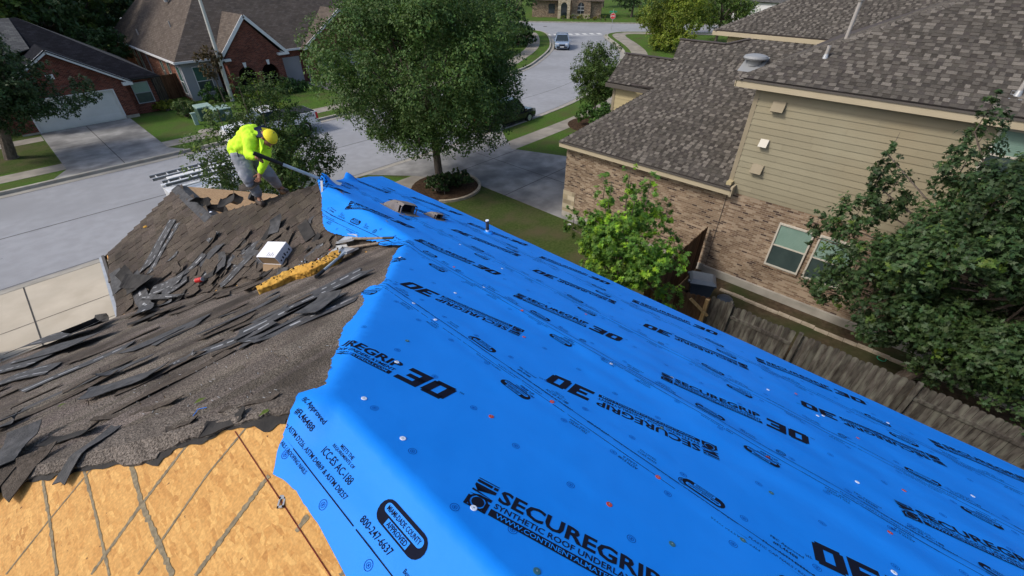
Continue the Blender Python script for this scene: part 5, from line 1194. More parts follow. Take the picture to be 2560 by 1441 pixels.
b = MB(); octa(b, c, .46, .015, 1); octa(b, c+vdir*.004, .42, .02, 0)
b.build('sign_plate', [M['redsign'], M['white']], t)
b = MB(); text_flat(b, 'STOP', c+vdir*.03-sdir*.3*(1)+Vector((0, 0, -.14)), sdir, (0, 0, 1), .6, .28, 0, .03); b.build('sign_lettering', M['white'], t)
b = MB(); b.bar(Vector((75.1, 46.1, 2.62))-sdir*.6, Vector((75.1, 46.1, 2.62))+sdir*.6, .03, .2); b.build('name_blade', M['greensign'], t)
b = MB(); b.bar(Vector((75.1, 46.1, 2.86))-vdir*.45, Vector((75.1, 46.1, 2.86))+vdir*.45, .03, .18); b.build('name_blade', M['greensign'], t)
for (x, y, w_, d_, h_, lab) in ((9.7, 39.6, 1.0, .85, .85, 'green utility cabinet with pale lid behind the tree top, the farther one'), (10.5, 38.6, 1.15, .95, .75, 'green utility cabinet with pale lid and white label, the nearer one')):
    t = empty('utility_cabinet', (x, y, 0), lab, 'utility box', 'green utility cabinets')
    b = MB(); b.box((x-w_/2, y-d_/2, 0), (x+w_/2, y+d_/2, h_)); b.box((x-w_/2-.08, y-d_/2-.08, 0), (x+w_/2+.08, y+d_/2+.08, .06)); b.build('cabinet', M['green'], t)
    b = MB(); b.hexa([(x-w_/2-.03, y-d_/2-.03, h_), (x+w_/2+.03, y-d_/2-.03, h_), (x+w_/2+.03, y+d_/2+.03, h_+.06), (x-w_/2-.03, y+d_/2+.03, h_+.06), (x-w_/2-.01, y-d_/2-.01, h_+.06), (x+w_/2, y-d_/2, h_+.06), (x+w_/2, y+d_/2, h_+.14), (x-w_/2, y+d_/2, h_+.14)]); b.build('lid', M['greentop'], t)
    if x > 10: b = MB(); b.box((x+.1, y-d_/2-.008, .35), (x+.4, y-d_/2, .6)); b.build('warning_label', M['white'], t)
b = MB(); b.box((8.55, 38.4, 0), (8.8, 38.6, .75)); b.box((8.52, 38.37, .75), (8.83, 38.63, .82)); o = b.build('cable_pedestal', M['greentop']); tag(o, 'slim pale green cable pedestal at the edge of the lawn, left of the cabinets', 'pedestal')
b = MB(); b.lathe([(.5, 0), (.48, .03)], (8.6, 36.5, 0), 18); struct(b.build('concrete_pad', M['walk']))

# ================================================================ VEHICLES
def car(name, loc, rz, paint, label, kind='suv', L=4.7, W=1.85, H=1.6, cat='car'):
    t = empty(name, (0, 0, 0), label, cat)
    hl, hw = L/2, W/2
    def P(b, prof, mats): pass
    if kind in ('suv', 'sedan'):
        hood, wsb, wst, rft, rfr, rb = .95, hl-1.25, hl-1.95, H, -hl+.75, -hl+.12
        if kind == 'sedan': rfr = -hl+1.55; rb = -hl+.9
        prof = [(hl, .45, .86), (hl-.05, .78, .9), (wsb, hood, .95), (wst, H, .74), (rfr, H+.0, .74), (rb, hood+.05, .93), (-hl, .85, .9), (-hl+.02, .4, .86)]
        # body: lower shell to belt line, greenhouse above
        b = MB(); xs = [hl, hl-.08, hl-.5, wsb, 0, -hl+.9, -hl+.05, -hl]; belt = [.70, .82, .92, hood, hood+.02, hood+.04, hood+.0, .8]; wd = [.78, .9, .97, 1, 1, 1, .95, .86]; ring_ = []
        for x, z, w_ in zip(xs, belt, wd):
            y = hw*w_; ring_.append([b.vert(q) for q in ((x, -y*.92, .25), (x, -y, .45), (x, -y, z-.18), (x, -y*.93, z), (x, y*.93, z), (x, y, z-.18), (x, y, .45), (x, y*.92, .25))])
        for r0, r1 in zip(ring_, ring_[1:]):
            for k in range(8): b.fidx([r0[k], r1[k], r1[(k+1) % 8], r0[(k+1) % 8]])
        b.fidx(ring_[0][::1]); b.fidx(ring_[-1][::-1])
        b.box((hl-.03, -hw*.7, .30), (hl+.04, hw*.7, .48), 1)
        b.build('body', [paint, M['black']], t, smooth=False)
        g = MB(); y0, y1 = hw*.90, hw*.70
        Q = [(wsb, -y0, hood), (rb, -y0, hood), (rb, y0, hood), (wsb, y0, hood), (wst, -y1, H-.04), (rfr, -y1, H-.04), (rfr, y1, H-.04), (wst, y1, H-.04)]
        i = [g.vert(q) for q in Q]
        for q in ((0, 1, 5, 4), (1, 2, 6, 5), (2, 3, 7, 6), (3, 0, 4, 7)): g.fidx([i[k] for k in q])
        g.build('window_glass', M['glass'], t)
        r = MB(); r.hexa([(wst+.04, -y1-.01, H-.05), (rfr-.04, -y1-.01, H-.05), (rfr-.04, y1+.01, H-.05), (wst+.04, y1+.01, H-.05), (wst-.05, -y1+.1, H+.01), (rfr+.05, -y1+.1, H+.01), (rfr+.05, y1-.1, H+.01), (wst-.05, y1-.1, H+.01)])
        for s in (-1, 1):
            r.bar((wsb+.02, s*(y0+.005), hood), (wst, s*(y1+.005), H-.03), .07, .07); r.bar((rb, s*(y0+.005), hood), (rfr, s*(y1+.005), H-.03), .09, .09); r.bar((-.1, s*(y0+.008), hood), (-.15, s*(y1+.008), H-.03), .05, .07)
        r.build('roof', paint, t)
        g = MB(); g.box((hl-.02, -hw*.38, .52), (hl+.015, hw*.38, .72)); g.build('grille', M['black'], t)
        g = MB(); g.box((hl+.03, -.26, .36), (hl+.05, .26, .47)); g.build('number_plate', M['white'], t)
        for s in (-1, 1):
            g = MB(); g.hexa([(hl-.28, s*hw*.56, .66), (hl-.0, s*hw*.42, .66), (hl-.0, s*hw*.74, .66), (hl-.28, s*hw*.95, .66), (hl-.28, s*hw*.56, .83), (hl-.02, s*hw*.42, .79), (hl-.02, s*hw*.74, .79), (hl-.3, s*hw*.93, .83)] if s > 0 else [(hl-.28, s*hw*.95, .66), (hl-.0, s*hw*.74, .66), (hl-.0, s*hw*.42, .66), (hl-.28, s*hw*.56, .66), (hl-.3, s*hw*.93, .83), (hl-.02, s*hw*.74, .79), (hl-.02, s*hw*.42, .79), (hl-.28, s*hw*.56, .83)]); g.build('headlight', M['white'], t)
            g = MB(); g.box((-hl-.01, s*hw*.62-.14, .68), (-hl+.12, s*hw*.62+.2, .92)); g.build('tail_light', M['red'], t)
            g = MB(); g.box((wsb-.25, s*(hw+.03)-.06, hood-.02), (wsb-.05, s*(hw+.03)+.1, hood+.14)); g.build('mirror', paint, t)
    for sx in (-1, 1):
        for sy in (-1, 1):
            x, y = sx*(hl-.92), sy*(hw-.10); R = .35 if kind != 'truck' else .4; x = sx*(hl-1.0) if kind == 'truck' else x
            w_ = MB(); w_.tube([(x, y-.12, R), (x, y-.1, R), (x, y+.1, R), (x, y+.12, R)], [R*.93, R, R, R*.93], 20); wo = w_.build('wheel', M['rubber'], t)
            w_ = MB(); w_.tube([(x, y+sy*.115, R), (x, y+sy*.13, R)], R*.6, 12); 
            w_.build('rim', M['alu'], wo)
    t.location = loc; t.rotation_euler = (0, 0, rz)
    return t
z_ = -.125
car('parked_car', (54.9, 41.2, z_), math.atan2(-4.6, -5.9), M['carblue'], 'silver blue compact SUV facing the camera, parked on the bend of the road', 'suv', 4.8, 2.0, 1.65)
car('parked_car', (24.0, 22.7, z_), .02, M['carblack'], 'black SUV parked at the near kerb, mostly hidden by the big tree', 'suv', 5.0, 1.95, 1.8)
car('parked_car', (-4.25, 15.5, 0.02), R_(90), M['cargrey'], 'dark grey sedan in the foreground driveway, only a corner showing at the left edge', 'sedan', 4.7, 1.8, 1.4)
# white pickup
t = empty('pickup_truck', (0, 0, 0), 'white pickup truck with black bed cover parked at the far kerb behind the small oak', 'pickup')
b = MB()
b.hexa([(-2.9, -.98, .45), (2.8, -.95, .45), (2.8, .95, .45), (-2.9, .98, .45), (-2.9, -.98, 1.3), (-.5, -.98, 1.3), (-.5, .98, 1.3), (-2.9, .98, 1.3)]); b.v[5+0] = (1.0, -.98, 1.22)
b = MB(); b.box((-2.9, -.99, .5), (-.75, .99, 1.32)); b.hexa([(-.75, -.98, .5), (2.75, -.94, .5), (2.75, .94, .5), (-.75, .98, .5), (-.75, -.98, 1.22), (1.2, -.96, 1.2), (1.2, .96, 1.2), (-.75, .98, 1.22)]); b.hexa([(1.2, -.96, .5), (2.9, -.9, .5), (2.9, .9, .5), (1.2, .96, .5), (1.2, -.94, 1.2), (2.8, -.86, 1.08), (2.8, .86, 1.08), (1.2, .94, 1.2)])
b.box((-3.05, -.95, .42), (-2.9, .95, .62)); b.build('body', M['carwhite'], t)
b = MB(); b.box((-2.82, -.9, 1.3), (-.8, .9, 1.36)); b.build('bed_cover', M['black'], t)
b = MB(); b.hexa([(-.7, -.86, 1.2), (1.3, -.86, 1.2), (1.3, .86, 1.2), (-.7, .86, 1.2), (-.55, -.72, 1.82), (.55, -.72, 1.82), (.55, .72, 1.82), (-.55, .72, 1.82)]); b.build('window_glass', M['glass'], t)
b = MB(); b.hexa([(-.6, -.76, 1.8), (.62, -.76, 1.8), (.62, .76, 1.8), (-.6, .76, 1.8), (-.5, -.66, 1.88), (.5, -.66, 1.88), (.5, .66, 1.88), (-.5, .66, 1.88)]); b.build('roof', M['carwhite'], t)
for sy in (-1, 1):
    b = MB(); b.box((-2.93, sy*.97-.05, .85), (-2.8, sy*.97+.05, 1.25)); b.build('tail_light', M['red'], t)
    for x in (-1.9, 1.95):
        w_ = MB(); w_.tube([(x, sy*.88-.12, .42), (x, sy*.88+.14, .42)], .42, 20); wo = w_.build('wheel', M['rubber'], t); w_ = MB(); w_.tube([(x, sy*.88+sy*.14, .42), (x, sy*.88+sy*.16, .42)], .24, 12); w_.build('rim', M['alu'], wo)
b = MB(); text_flat(b, 'ations', (13.0, 0, 0), (1, 0, 0), (0, 0, 1), .7, .2, 0, .02)
b.v = [(-2.6-(x-13.0)+.6, .996, z+1.0) for x, y, z in b.v]; o = b.build('side_lettering', M['ink'], t); t.location = (11.3, 32.2, z_); t.rotation_euler = (0, 0, R_(180))
# white utility truck with ladders (near kerb)
t = empty('utility_truck', (0, 0, 0), 'white work truck with ladder rack parked at the near kerb behind the roof', 'truck', rz=0)
b = MB(); b.box((-2.7, -.98, .5), (.9, .98, 1.85)); b.box((-2.72, -.99, 1.85), (.92, -.80, 1.95)); b.box((-2.72, .80, 1.85), (.92, .99, 1.95)); b.hexa([(.9, -.95, .5), (3.1, -.9, .5), (3.1, .9, .5), (.9, .95, .5), (.9, -.95, 1.25), (3.0, -.86, 1.12), (3.0, .86, 1.12), (.9, .95, 1.25)]); b.hexa([(.9, -.9, 1.2), (2.1, -.9, 1.2), (2.1, .9, 1.2), (.9, .9, 1.2), (.95, -.75, 1.85), (1.6, -.75, 1.85), (1.6, .75, 1.85), (.95, .75, 1.85)]); b.build('body', M['carwhite'], t)
b = MB(); b.hexa([(1.0, -.91, 1.25), (2.15, -.8, 1.22), (2.15, .8, 1.22), (1.0, .91, 1.25), (1.1, -.77, 1.78), (1.68, -.7, 1.78), (1.68, .7, 1.78), (1.1, .77, 1.78)]); b.build('window_glass', M['glass'], t)
b = MB()
for x in (-2.5, .8): 
    for y in (-.88, .88): b.bar((x, y, 1.6), (x, y, 2.25), .05, .05)
    b.bar((x, -.95, 2.25), (x, .95, 2.25), .05, .05)
for y in (-.88, .88): b.bar((-2.6, y, 2.28), (1.6, y, 2.28), .05, .05)
b.build('rack', M['carwhite'], t)
for sy in (-1, 1):
    for x in (-1.7, 2.1):
        w_ = MB(); w_.tube([(x, sy*.86-.12, .4), (x, sy*.86+.12, .4)], .4, 20); wo = w_.build('wheel', M['rubber'], t); w_ = MB(); w_.tube([(x, sy*.86+sy*.12, .4), (x, sy*.86+sy*.14, .4)], .22, 12); w_.build('rim', M['alu'], wo)
t.location = (5.7, 22.0, z_)
def ladder(p, q, side, w_, label, n=14, mm='alu'):
    p, q, sd_ = Vector(p), Vector(q), Vector(side).normalized(); t = empty('ladder', p, label, 'ladder', 'ladders on the truck rack')
    for s in (-1, 1): b = MB(); b.bar(p+sd_*s*w_/2, q+sd_*s*w_/2, .05, .10); b.build('side_rail', M['cargrey'], t)
    for k in range(n): f = (k+.5)/n; c = p+(q-p)*f; b = MB(); b.tube([c-sd_*w_/2, c+sd_*w_/2], .03, 6); b.build('rung', M['alu'], t)
    b = MB(); b.box((p.x-.0, p.y-.4, p.z-.12), (p.x+.1, p.y+.4, p.z-.08)); 
ladder((2.75, 22.75, 2.22), (9.3, 22.75, 2.22), (0, 1, 0), .46, 'aluminium ladder on the truck rack, the farther one', 16)
ladder((2.95, 21.75, 2.22), (8.3, 21.75, 2.22), (0, 1, 0), .46, 'aluminium ladder on the truck rack, the nearer one', 13)
b = MB(); b.box((3.2, 22.15, 2.2), (7.5, 22.42, 2.24)); o = b.build('plank', M['white']); tag(o, 'long white plank lying between the two ladders', 'plank')

# ================================================================ THE WORKER
FH = Vector((-math.sin(AZI), math.cos(AZI), 0)); RH = Vector((math.cos(AZI), math.sin(AZI), 0))
def W(px, py, dist):      # point on an upright plane square to the view, 'dist' metres ahead
    d = ray(px, py); k = dist/float(np.dot(d, np.array(FH))); return Vector(CP+d*k)
wk = empty('person', (2.0, 6.9, 6.5), 'worker in neon shirt and backward yellow cap, bending on the roof with a long shovel', 'person')
def skinned(name, verts, edges, radii, m, parent, lv=2, root=0):
    me = bpy.data.meshes.new(name); me.from_pydata([tuple(v) for v in verts], edges, []); o = bpy.data.objects.new(name, me); COL.objects.link(o)
    md = o.modifiers.new('s', 'SKIN'); me2 = o.data
    if not me2.skin_vertices: 
        bpy.context.view_layer.objects.active = o; bpy.ops.mesh.customdata_skin_add()
    sv = me2.skin_vertices[0].data
    for i, r in enumerate(radii): sv[i].radius = (r, r) if not hasattr(r, '__len__') else r; sv[i].use_root = (i == root)
    md.use_smooth_shade = True; s2 = o.modifiers.new('d', 'SUBSURF'); s2.levels = lv; s2.render_levels = lv
    bpy.context.view_layer.update(); ev = o.evaluated_get(bpy.context.evaluated_depsgraph_get()); nm = bpy.data.meshes.new_from_object(ev)
    bpy.data.objects.remove(o); q = bpy.data.objects.new(name, nm); COL.objects.link(q); nm.materials.clear(); nm.materials.append(m)
    nm.polygons.foreach_set('use_smooth', [True]*len(nm.polygons))
    at = nm.attributes.new('shade', 'FLOAT_COLOR', 'FACE'); at.data.foreach_set('color', np.ones(len(nm.polygons)*4, dtype=np.float32))
    if parent: q.parent = parent; nm.transform(Matrix.Translation(parent.matrix_basis.translation).inverted())
    return q
def blob(name, segs, m, parent, vox=.013, fold=0., fseed=0, sm=6):
    """tapered limbs fused into one continuous surface"""
    mb = MB()
    for p, rp, q, rq in segs:
        p, q = Vector(p), Vector(q); n = max(3, int((q-p).length/.03)); d = (q-p).normalized() if (q-p).length > 1e-4 else Vector((0, 0, 1))
        P = [p-d*rp*.98, p-d*rp*.7]+[p+(q-p)*k/n for k in range(n+1)]+[q+d*rq*.7, q+d*rq*.98]
        Rr = [rp*.2, rp*.71]+[rp+(rq-rp)*k/n for k in range(n+1)]+[rq*.71, rq*.2]
        mb.tube(P, Rr, 14)
    me = bpy.data.meshes.new(name); me.from_pydata(mb.v, [], mb.f); o = bpy.data.objects.new(name, me); COL.objects.link(o)
    md = o.modifiers.new('r', 'REMESH'); md.mode = 'VOXEL'; md.voxel_size = vox; md.use_smooth_shade = True
    ms = o.modifiers.new('s', 'SMOOTH'); ms.iterations = sm; ms.factor = .6
    bpy.context.view_layer.update(); nm = bpy.data.meshes.new_from_object(o.evaluated_get(bpy.context.evaluated_depsgraph_get()))
    bpy.data.objects.remove(o)
    if fold:
        for v in nm.vertices:
            c = v.co; a = noise.noise(Vector((c.x*7+fseed, c.y*7, c.z*11)))+.6*noise.noise(Vector((c.x*15, c.y*15+fseed, c.z*21))); v.co = c+v.normal*(fold*(abs(a)*2-.55))
    q = bpy.data.objects.new(name, nm); COL.objects.link(q); nm.materials.clear(); nm.materials.append(m); nm.polygons.foreach_set('use_smooth', [True]*len(nm.polygons))
    at = nm.attributes.new('shade', 'FLOAT_COLOR', 'FACE'); at.data.foreach_set('color', np.ones(len(nm.polygons)*4, dtype=np.float32))
    q.parent = parent; nm.transform(Matrix.Translation(parent.matrix_basis.translation).inverted())
    return q
D0 = 6.22
pel = W(607, 384, D0+.02); hipL = W(603, 392, D0-.06); hipR = W(630, 396, D0+.14); waist = W(603, 368, D0); chest = W(630, 343, D0-.02); neck = W(656, 337, D0-.06); head = W(672, 344, D0-.1)
kneeL = W(620, 446, D0-.24); ankL = W(645, 487, D0-.10); toeL = W(657, 511, D0-.24); heelL = W(644, 500, D0-.05)
kneeR = W(672, 436, D0+.02); ankR = W(695, 464, D0+.16); toeR = W(722, 480, D0+.10); heelR = W(698, 474, D0+.17)
shL = W(625, 354, D0-.22); elL = W(622, 388, D0-.36); haL = W(641, 393, D0-.46)
shR = W(662, 352, D0+.10); elR = W(664, 398, D0-.06); haR = W(649, 436, D0-.22)
def lerp(a, c, f): return a*(1-f)+c*f
# body: one continuous surface (legs, torso, arms, neck, head)
blob('body', [(pel, .13, chest, .13), (chest, .12, neck, .06), (neck, .058, head, .075), (pel, .10, hipL, .09), (hipL, .085, kneeL, .055), (kneeL, .052, ankL, .036), (pel, .10, hipR, .09), (hipR, .085, kneeR, .055), (kneeR, .052, ankR, .036),
    (ankL, .035, lerp(toeL, heelL, .3), .03), (ankR, .035, lerp(toeR, heelR, .3), .03), (chest, .1, shL, .055), (shL, .05, elL, .04), (elL, .038, lerp(elL, haL, .9), .028), (chest, .1, shR, .055), (shR, .05, elR, .04), (elR, .038, lerp(elR, haR, .92), .028)], M['skin'], wk, .014)
bk = (chest-pel); up3 = Vector((0, 0, 1)); belly = lerp(waist, chest, .35)+Vector((0, 0, -.03))
blob('shirt', [(waist+(pel-waist)*.35+FH*-.0, .155, chest, .175), (belly, .17, chest, .17), (chest+up3*.02, .16, lerp(chest, neck, .8), .085), (chest, .13, shL, .10), (shL, .10, elL, .066), (elL, .064, lerp(elL, haL, .8), .048), (chest, .13, shR, .10), (shR, .10, elR, .068), (elR, .066, lerp(elR, haR, .84), .046),
    (waist+Vector((0, 0, -.02))-RH*.03, .15, pel-RH*.02+Vector((0, 0, .07)), .16)], M['hivis'], wk, .013, fold=.011, fseed=3)
# loose shirt collar flap hanging
b = MB(); a = W(648, 346, D0-.26); c = W(656, 372, D0-.34); c2 = W(650, 385, D0-.33); d = W(659, 352, D0-.25); b.face([a, c2, c, d]); b.face([x+Vector((.01, .012, 0)) for x in (d, c, c2, a)]); b.build('collar_flap', M['hivis'], wk)
# trousers
blob('trousers', [(pel, .155, lerp(pel, waist, .3), .15), (pel, .14, hipL, .14), (hipL, .135, kneeL, .095), (kneeL, .092, lerp(kneeL, ankL, .9), .072), (pel, .14, hipR, .13), (hipR, .125, kneeR, .092), (kneeR, .09, lerp(kneeR, ankR, .92), .072)], M['jeans'], wk, .013, fold=.010, fseed=8)
b = MB(); a, c = W(592, 378, D0-.16), W(601, 405, D0-.20); b.bar(a, c, .012, .006); b.build('pocket_zip', M['navy'], wk)
for an_, he, to_ in ((ankL, heelL, toeL), (ankR, heelR, toeR)):
    dn = Vector((0, 0, -.03)); bo = skinned('boot', [an_+(an_-he)*.1, he+dn*.3, lerp(he, to_, .55)+dn*.2, to_+dn*.4], [(0, 1), (1, 2), (2, 3)], [.052, .052, .052, .042], M['boot'], wk, root=1)
    b = MB(); 
    for k in range(4): c = lerp(he, to_, .25+.13*k)+Vector((0, 0, .05-.005*k)); r = RH*.03; b.tube([c-r, c+r], .004, 4)
    q = b.build('laces', M['lace'], wk); 
# cap (backwards), hood/bandana, face bits
hx = (head-neck).normalized(); cc = head+hx*.045; face = (RH*.35-FH*.55+Vector((0, 0, -.75))).normalized(); crown = (RH*.75-FH*.15+Vector((0, 0, .6))).normalized()
up_ = crown; fw = (face-up_*face.dot(up_)).normalized(); sd_ = up_.cross(fw)
Mh_ = Matrix((( sd_.x, fw.x, up_.x), (sd_.y, fw.y, up_.y), (sd_.z, fw.z, up_.z)))
b = MB(); n = 20; prev = None; hc = W(675, 343, D0-.12)
for k in range(8):
    th = k/7*1.62; ring_ = [b.vert(hc+Mh_@Vector((.092*math.sin(th)*math.cos(a), .108*math.sin(th)*math.sin(a), .10*math.cos(th)))) for a in [2*math.pi*j/n for j in range(n)]]
    if prev:
        for j in range(n): b.fidx([prev[j], ring_[j], ring_[(j+1) % n], prev[(j+1) % n]])
    prev = ring_
co = b.build('cap', M['cap'], wk, smooth=True)
b = MB(); b.lathe([(.007, .099), (.007, .106)], hc, 8, 0, Mh_); b.build('cap_button', M['navy'], co)
b = MB()
P = [hc+Mh_@Vector(q) for q in ((-.06, -.09, -.01), (.06, -.09, -.01), (.045, -.16, -.025), (-.045, -.16, -.025))]; b.face(P); b.face([p+Vector((0, 0, -.006)) for p in P[::-1]]); b.build('cap_peak', M['cap'], co)
skinned('hood', [W(655, 332, D0-.02), W(662, 334, D0-.06), W(662, 345, D0-.1)], [(0, 1), (1, 2)], [.06, .085, .07], M['navy'], wk, root=1)
fc = hc+Mh_@Vector((0, .035, -.045))
b = MB(); b.lathe([(.016, -.02), (.012, .02), (.004, .034)], hc+Mh_@Vector((0, .085, -.075)), 8, 0, (fw*1.0).to_track_quat('Z', 'Y').to_matrix()); b.build('nose', M['skin'], wk, smooth=True)
skinned('face', [hc+Mh_@Vector((0, .012, -.03)), hc+Mh_@Vector((0, .03, -.085)), hc+Mh_@Vector((0, .045, -.125))], [(0, 1), (1, 2)], [.082, .075, .045], M['skin'], wk)
for s in (-1, 1):
    b = MB(); b.lathe([(.008, 0), (.006, .006)], hc+Mh_@Vector((s*.032, .107, -.055)), 8, 0, fw.to_track_quat('Z', 'Y').to_matrix()); b.build('eye', M['hair'], wk)
    b = MB(); b.lathe([(.022, -.01), (.026, 0), (.018, .012)], hc+Mh_@Vector((s*.082, .0, -.06)), 10, 0, (sd_*s).to_track_quat('Z', 'Y').to_matrix()); b.build('ear', M['skin'], wk)
b = MB(); b.bar(hc+Mh_@Vector((-.022, .10, -.118)), hc+Mh_@Vector((.022, .10, -.118)), .006, .006); b.build('mouth', M['hair'], wk)
# hands: palm plus five skinned fingers each
def hand(wrist, palm_dir, side, curl_dir, curl=1.0, name='hand'):
    p = palm_dir.normalized(); s = (side-p*side.dot(p)).normalized(); c = curl_dir.normalized()
    V = [wrist, wrist+p*.045, wrist+p*.085]; E = [(0, 1), (1, 2)]; Rr = [.026, (.036, .022), (.038, .02)]
    for k, (o_, L) in enumerate(((-.030, .070), (-.010, .078), (.010, .074), (.029, .060))):
        b0 = wrist+p*.085+s*o_; d1 = (p*(1-.35*curl)+c*.5*curl).normalized(); d2 = (p*(1-.9*curl)+c*curl).normalized(); d3 = (p*(1-1.5*curl)+c*.8*curl).normalized(); n0 = len(V)
        V += [b0, b0+d1*L*.42, b0+d1*L*.42+d2*L*.33, b0+d1*L*.42+d2*L*.33+d3*L*.3]; E += [(2, n0), (n0, n0+1), (n0+1, n0+2), (n0+2, n0+3)]; Rr += [.0115, .0105, .0095, .008]
    n0 = len(V); t0 = wrist+p*.035-s*.032; td = (-s*.6+p*.6+c*.5).normalized(); V += [t0, t0+td*.032, t0+td*.055+c*.012]; E += [(1, n0), (n0, n0+1), (n0+1, n0+2)]; Rr += [.015, .0125, .0095]
    return skinned(name, V, E, Rr, M['skin'], wk, lv=1)
poleA, poleB = W(646, 388, D0-.50), W(806, 450, 6.02); pd_ = (poleB-poleA).normalized()
hand(lerp(elL, haL, .85), (haL-elL), -pd_, Vector((0, 0, -1)), 1.1)
hand(lerp(elR, haR, .9), (haR-elR)+Vector((0, 0, -.05)), RH, -FH, .75)
# shovel he holds
t = empty('long_shovel', tuple(poleA), 'long shovel held by the worker, black grip and blue-grey shaft', 'shovel')
b = MB(); b.tube([poleA-pd_*.06, poleA+pd_*.02, poleA+pd_*.30], [.028, .03, .022], 12); b.build('grip', M['black'], t)
b = MB(); b.tube([poleA+pd_*.28, poleB], .022, 12); b.build('shaft', M['handle'], t)
b = MB(); b.slab([poleB-RH*0+FH*.1, poleB-FH*.1, poleB-FH*.12+pd_*.25, poleB+FH*.12+pd_*.25], .004); b.build('blade', M['alu'], t)

# ================================================================ LOOSE MATERIAL ON THE ROOF
def nrm(x, y, fn=zbase):
    e = .02; return Vector((float(fn(x-e, y)-fn(x+e, y)), float(fn(x, y-e)-fn(x, y+e)), 2*e)).normalized()
sc_ = random.Random(17)
def strip(p, q, wd, label, kind='back', lift=.02, curlA=0., curlB=0., bend=0., n=14, ragA=.04, ragB=.04, group='torn shingle strips scattered over the roof', stripes=2, mid=0., wk_=1.):
    """p, q: (x, y) on the roof; a bent strip of torn shingle following the roof under it"""
    p, q = Vector((p[0], p[1])), Vector((q[0], q[1])); d = q-p; L = d.length; d.normalize(); s = Vector((-d.y, d.x))
    cols = [-.5, -.33, -.27, -.02, .02, .23, .29, .5] if stripes == 2 else ([-.5, -.1, .06, .5] if stripes == 1 else [-.5, 0, .5])
    mats = [0, 1, 0, 1, 0, 1, 0] if stripes == 2 else ([0, 1, 0] if stripes == 1 else [0, 0])
    if stripes == 2: mats = [0, 1, 0, 0, 0, 1, 0]
    b = MB(); rows = []; ph = sc_.uniform(0, 6); cut = sc_.uniform(-.7, .7); wd *= wk_; ragA *= .3; ragB *= .3; n = max(5, int(n*min(1, L/.5+.3)))
    for i in range(n+1):
        f = i/n; r = []
        for j, c in enumerate(cols):
            ff = f*L+c*wd*cut*(1-2*f)+((sc_.uniform(-1, 1)*ragA) if i == 0 else 0)+((sc_.uniform(-1, 1)*ragB) if i == n else 0)
            ww = c*wd*(1+.02*math.sin(f*9+ph)) + bend*math.sin(f*math.pi)*wd + (sc_.uniform(-1, 1)*.003 if abs(c) == .5 else 0)
            g = p+d*ff+s*ww; nn = nrm(g.x, g.y); z = float(zbase(g.x, g.y))
            h = lift+curlA*max(0, 1-f*3)**2+curlB*max(0, f*3-2)**2+.003*math.sin(f*7+ph)+mid*math.sin(f*math.pi)+.006*abs(c)*math.sin(f*5+ph+c*3)
            r.append(b.vert(Vector((g.x, g.y, z))+nn*max(h, .012)))
        rows.append(r)
    m_ = 0
    for a, c in zip(rows, rows[1:]):
        for j in range(len(cols)-1):
            mi = mats[j]
            if mi == 1 and sc_.random() < .5: mi = 0
            b.fidx([a[j], c[j], c[j+1], a[j+1]], mi, 1.)
    # underside and rim a few millimetres below
    nv = len(b.v); top = list(b.v)
    for v in top: b.v.append((v[0], v[1], v[2]-.005))
    for k in range(len(b.f)): f_ = b.f[k]; b.f.append([i+nv for i in f_[::-1]]); b.m.append(0); b.c.append(.8)
    rim = rows[0]+[r[-1] for r in rows[1:]]+rows[-1][-2::-1]+[r[0] for r in rows[-2:0:-1]]
    for i, j in zip(rim, rim[1:]+rim[:1]): b.fidx([i, j, j+nv, i+nv], 0, .7)
    lg = {'back': M['shback'], 'gran': M['granule'], 'felt': M['felt']}[kind]
    o = b.build('torn_shingle', [lg, M['sealant'] if kind == 'back' else lg], loc=(p.x, p.y, float(zbase(p.x, p.y))))
    tag(o, label, 'shingle scrap', group); return o
def X2(px, py): return tuple(roof_hit(px, py)[:2])
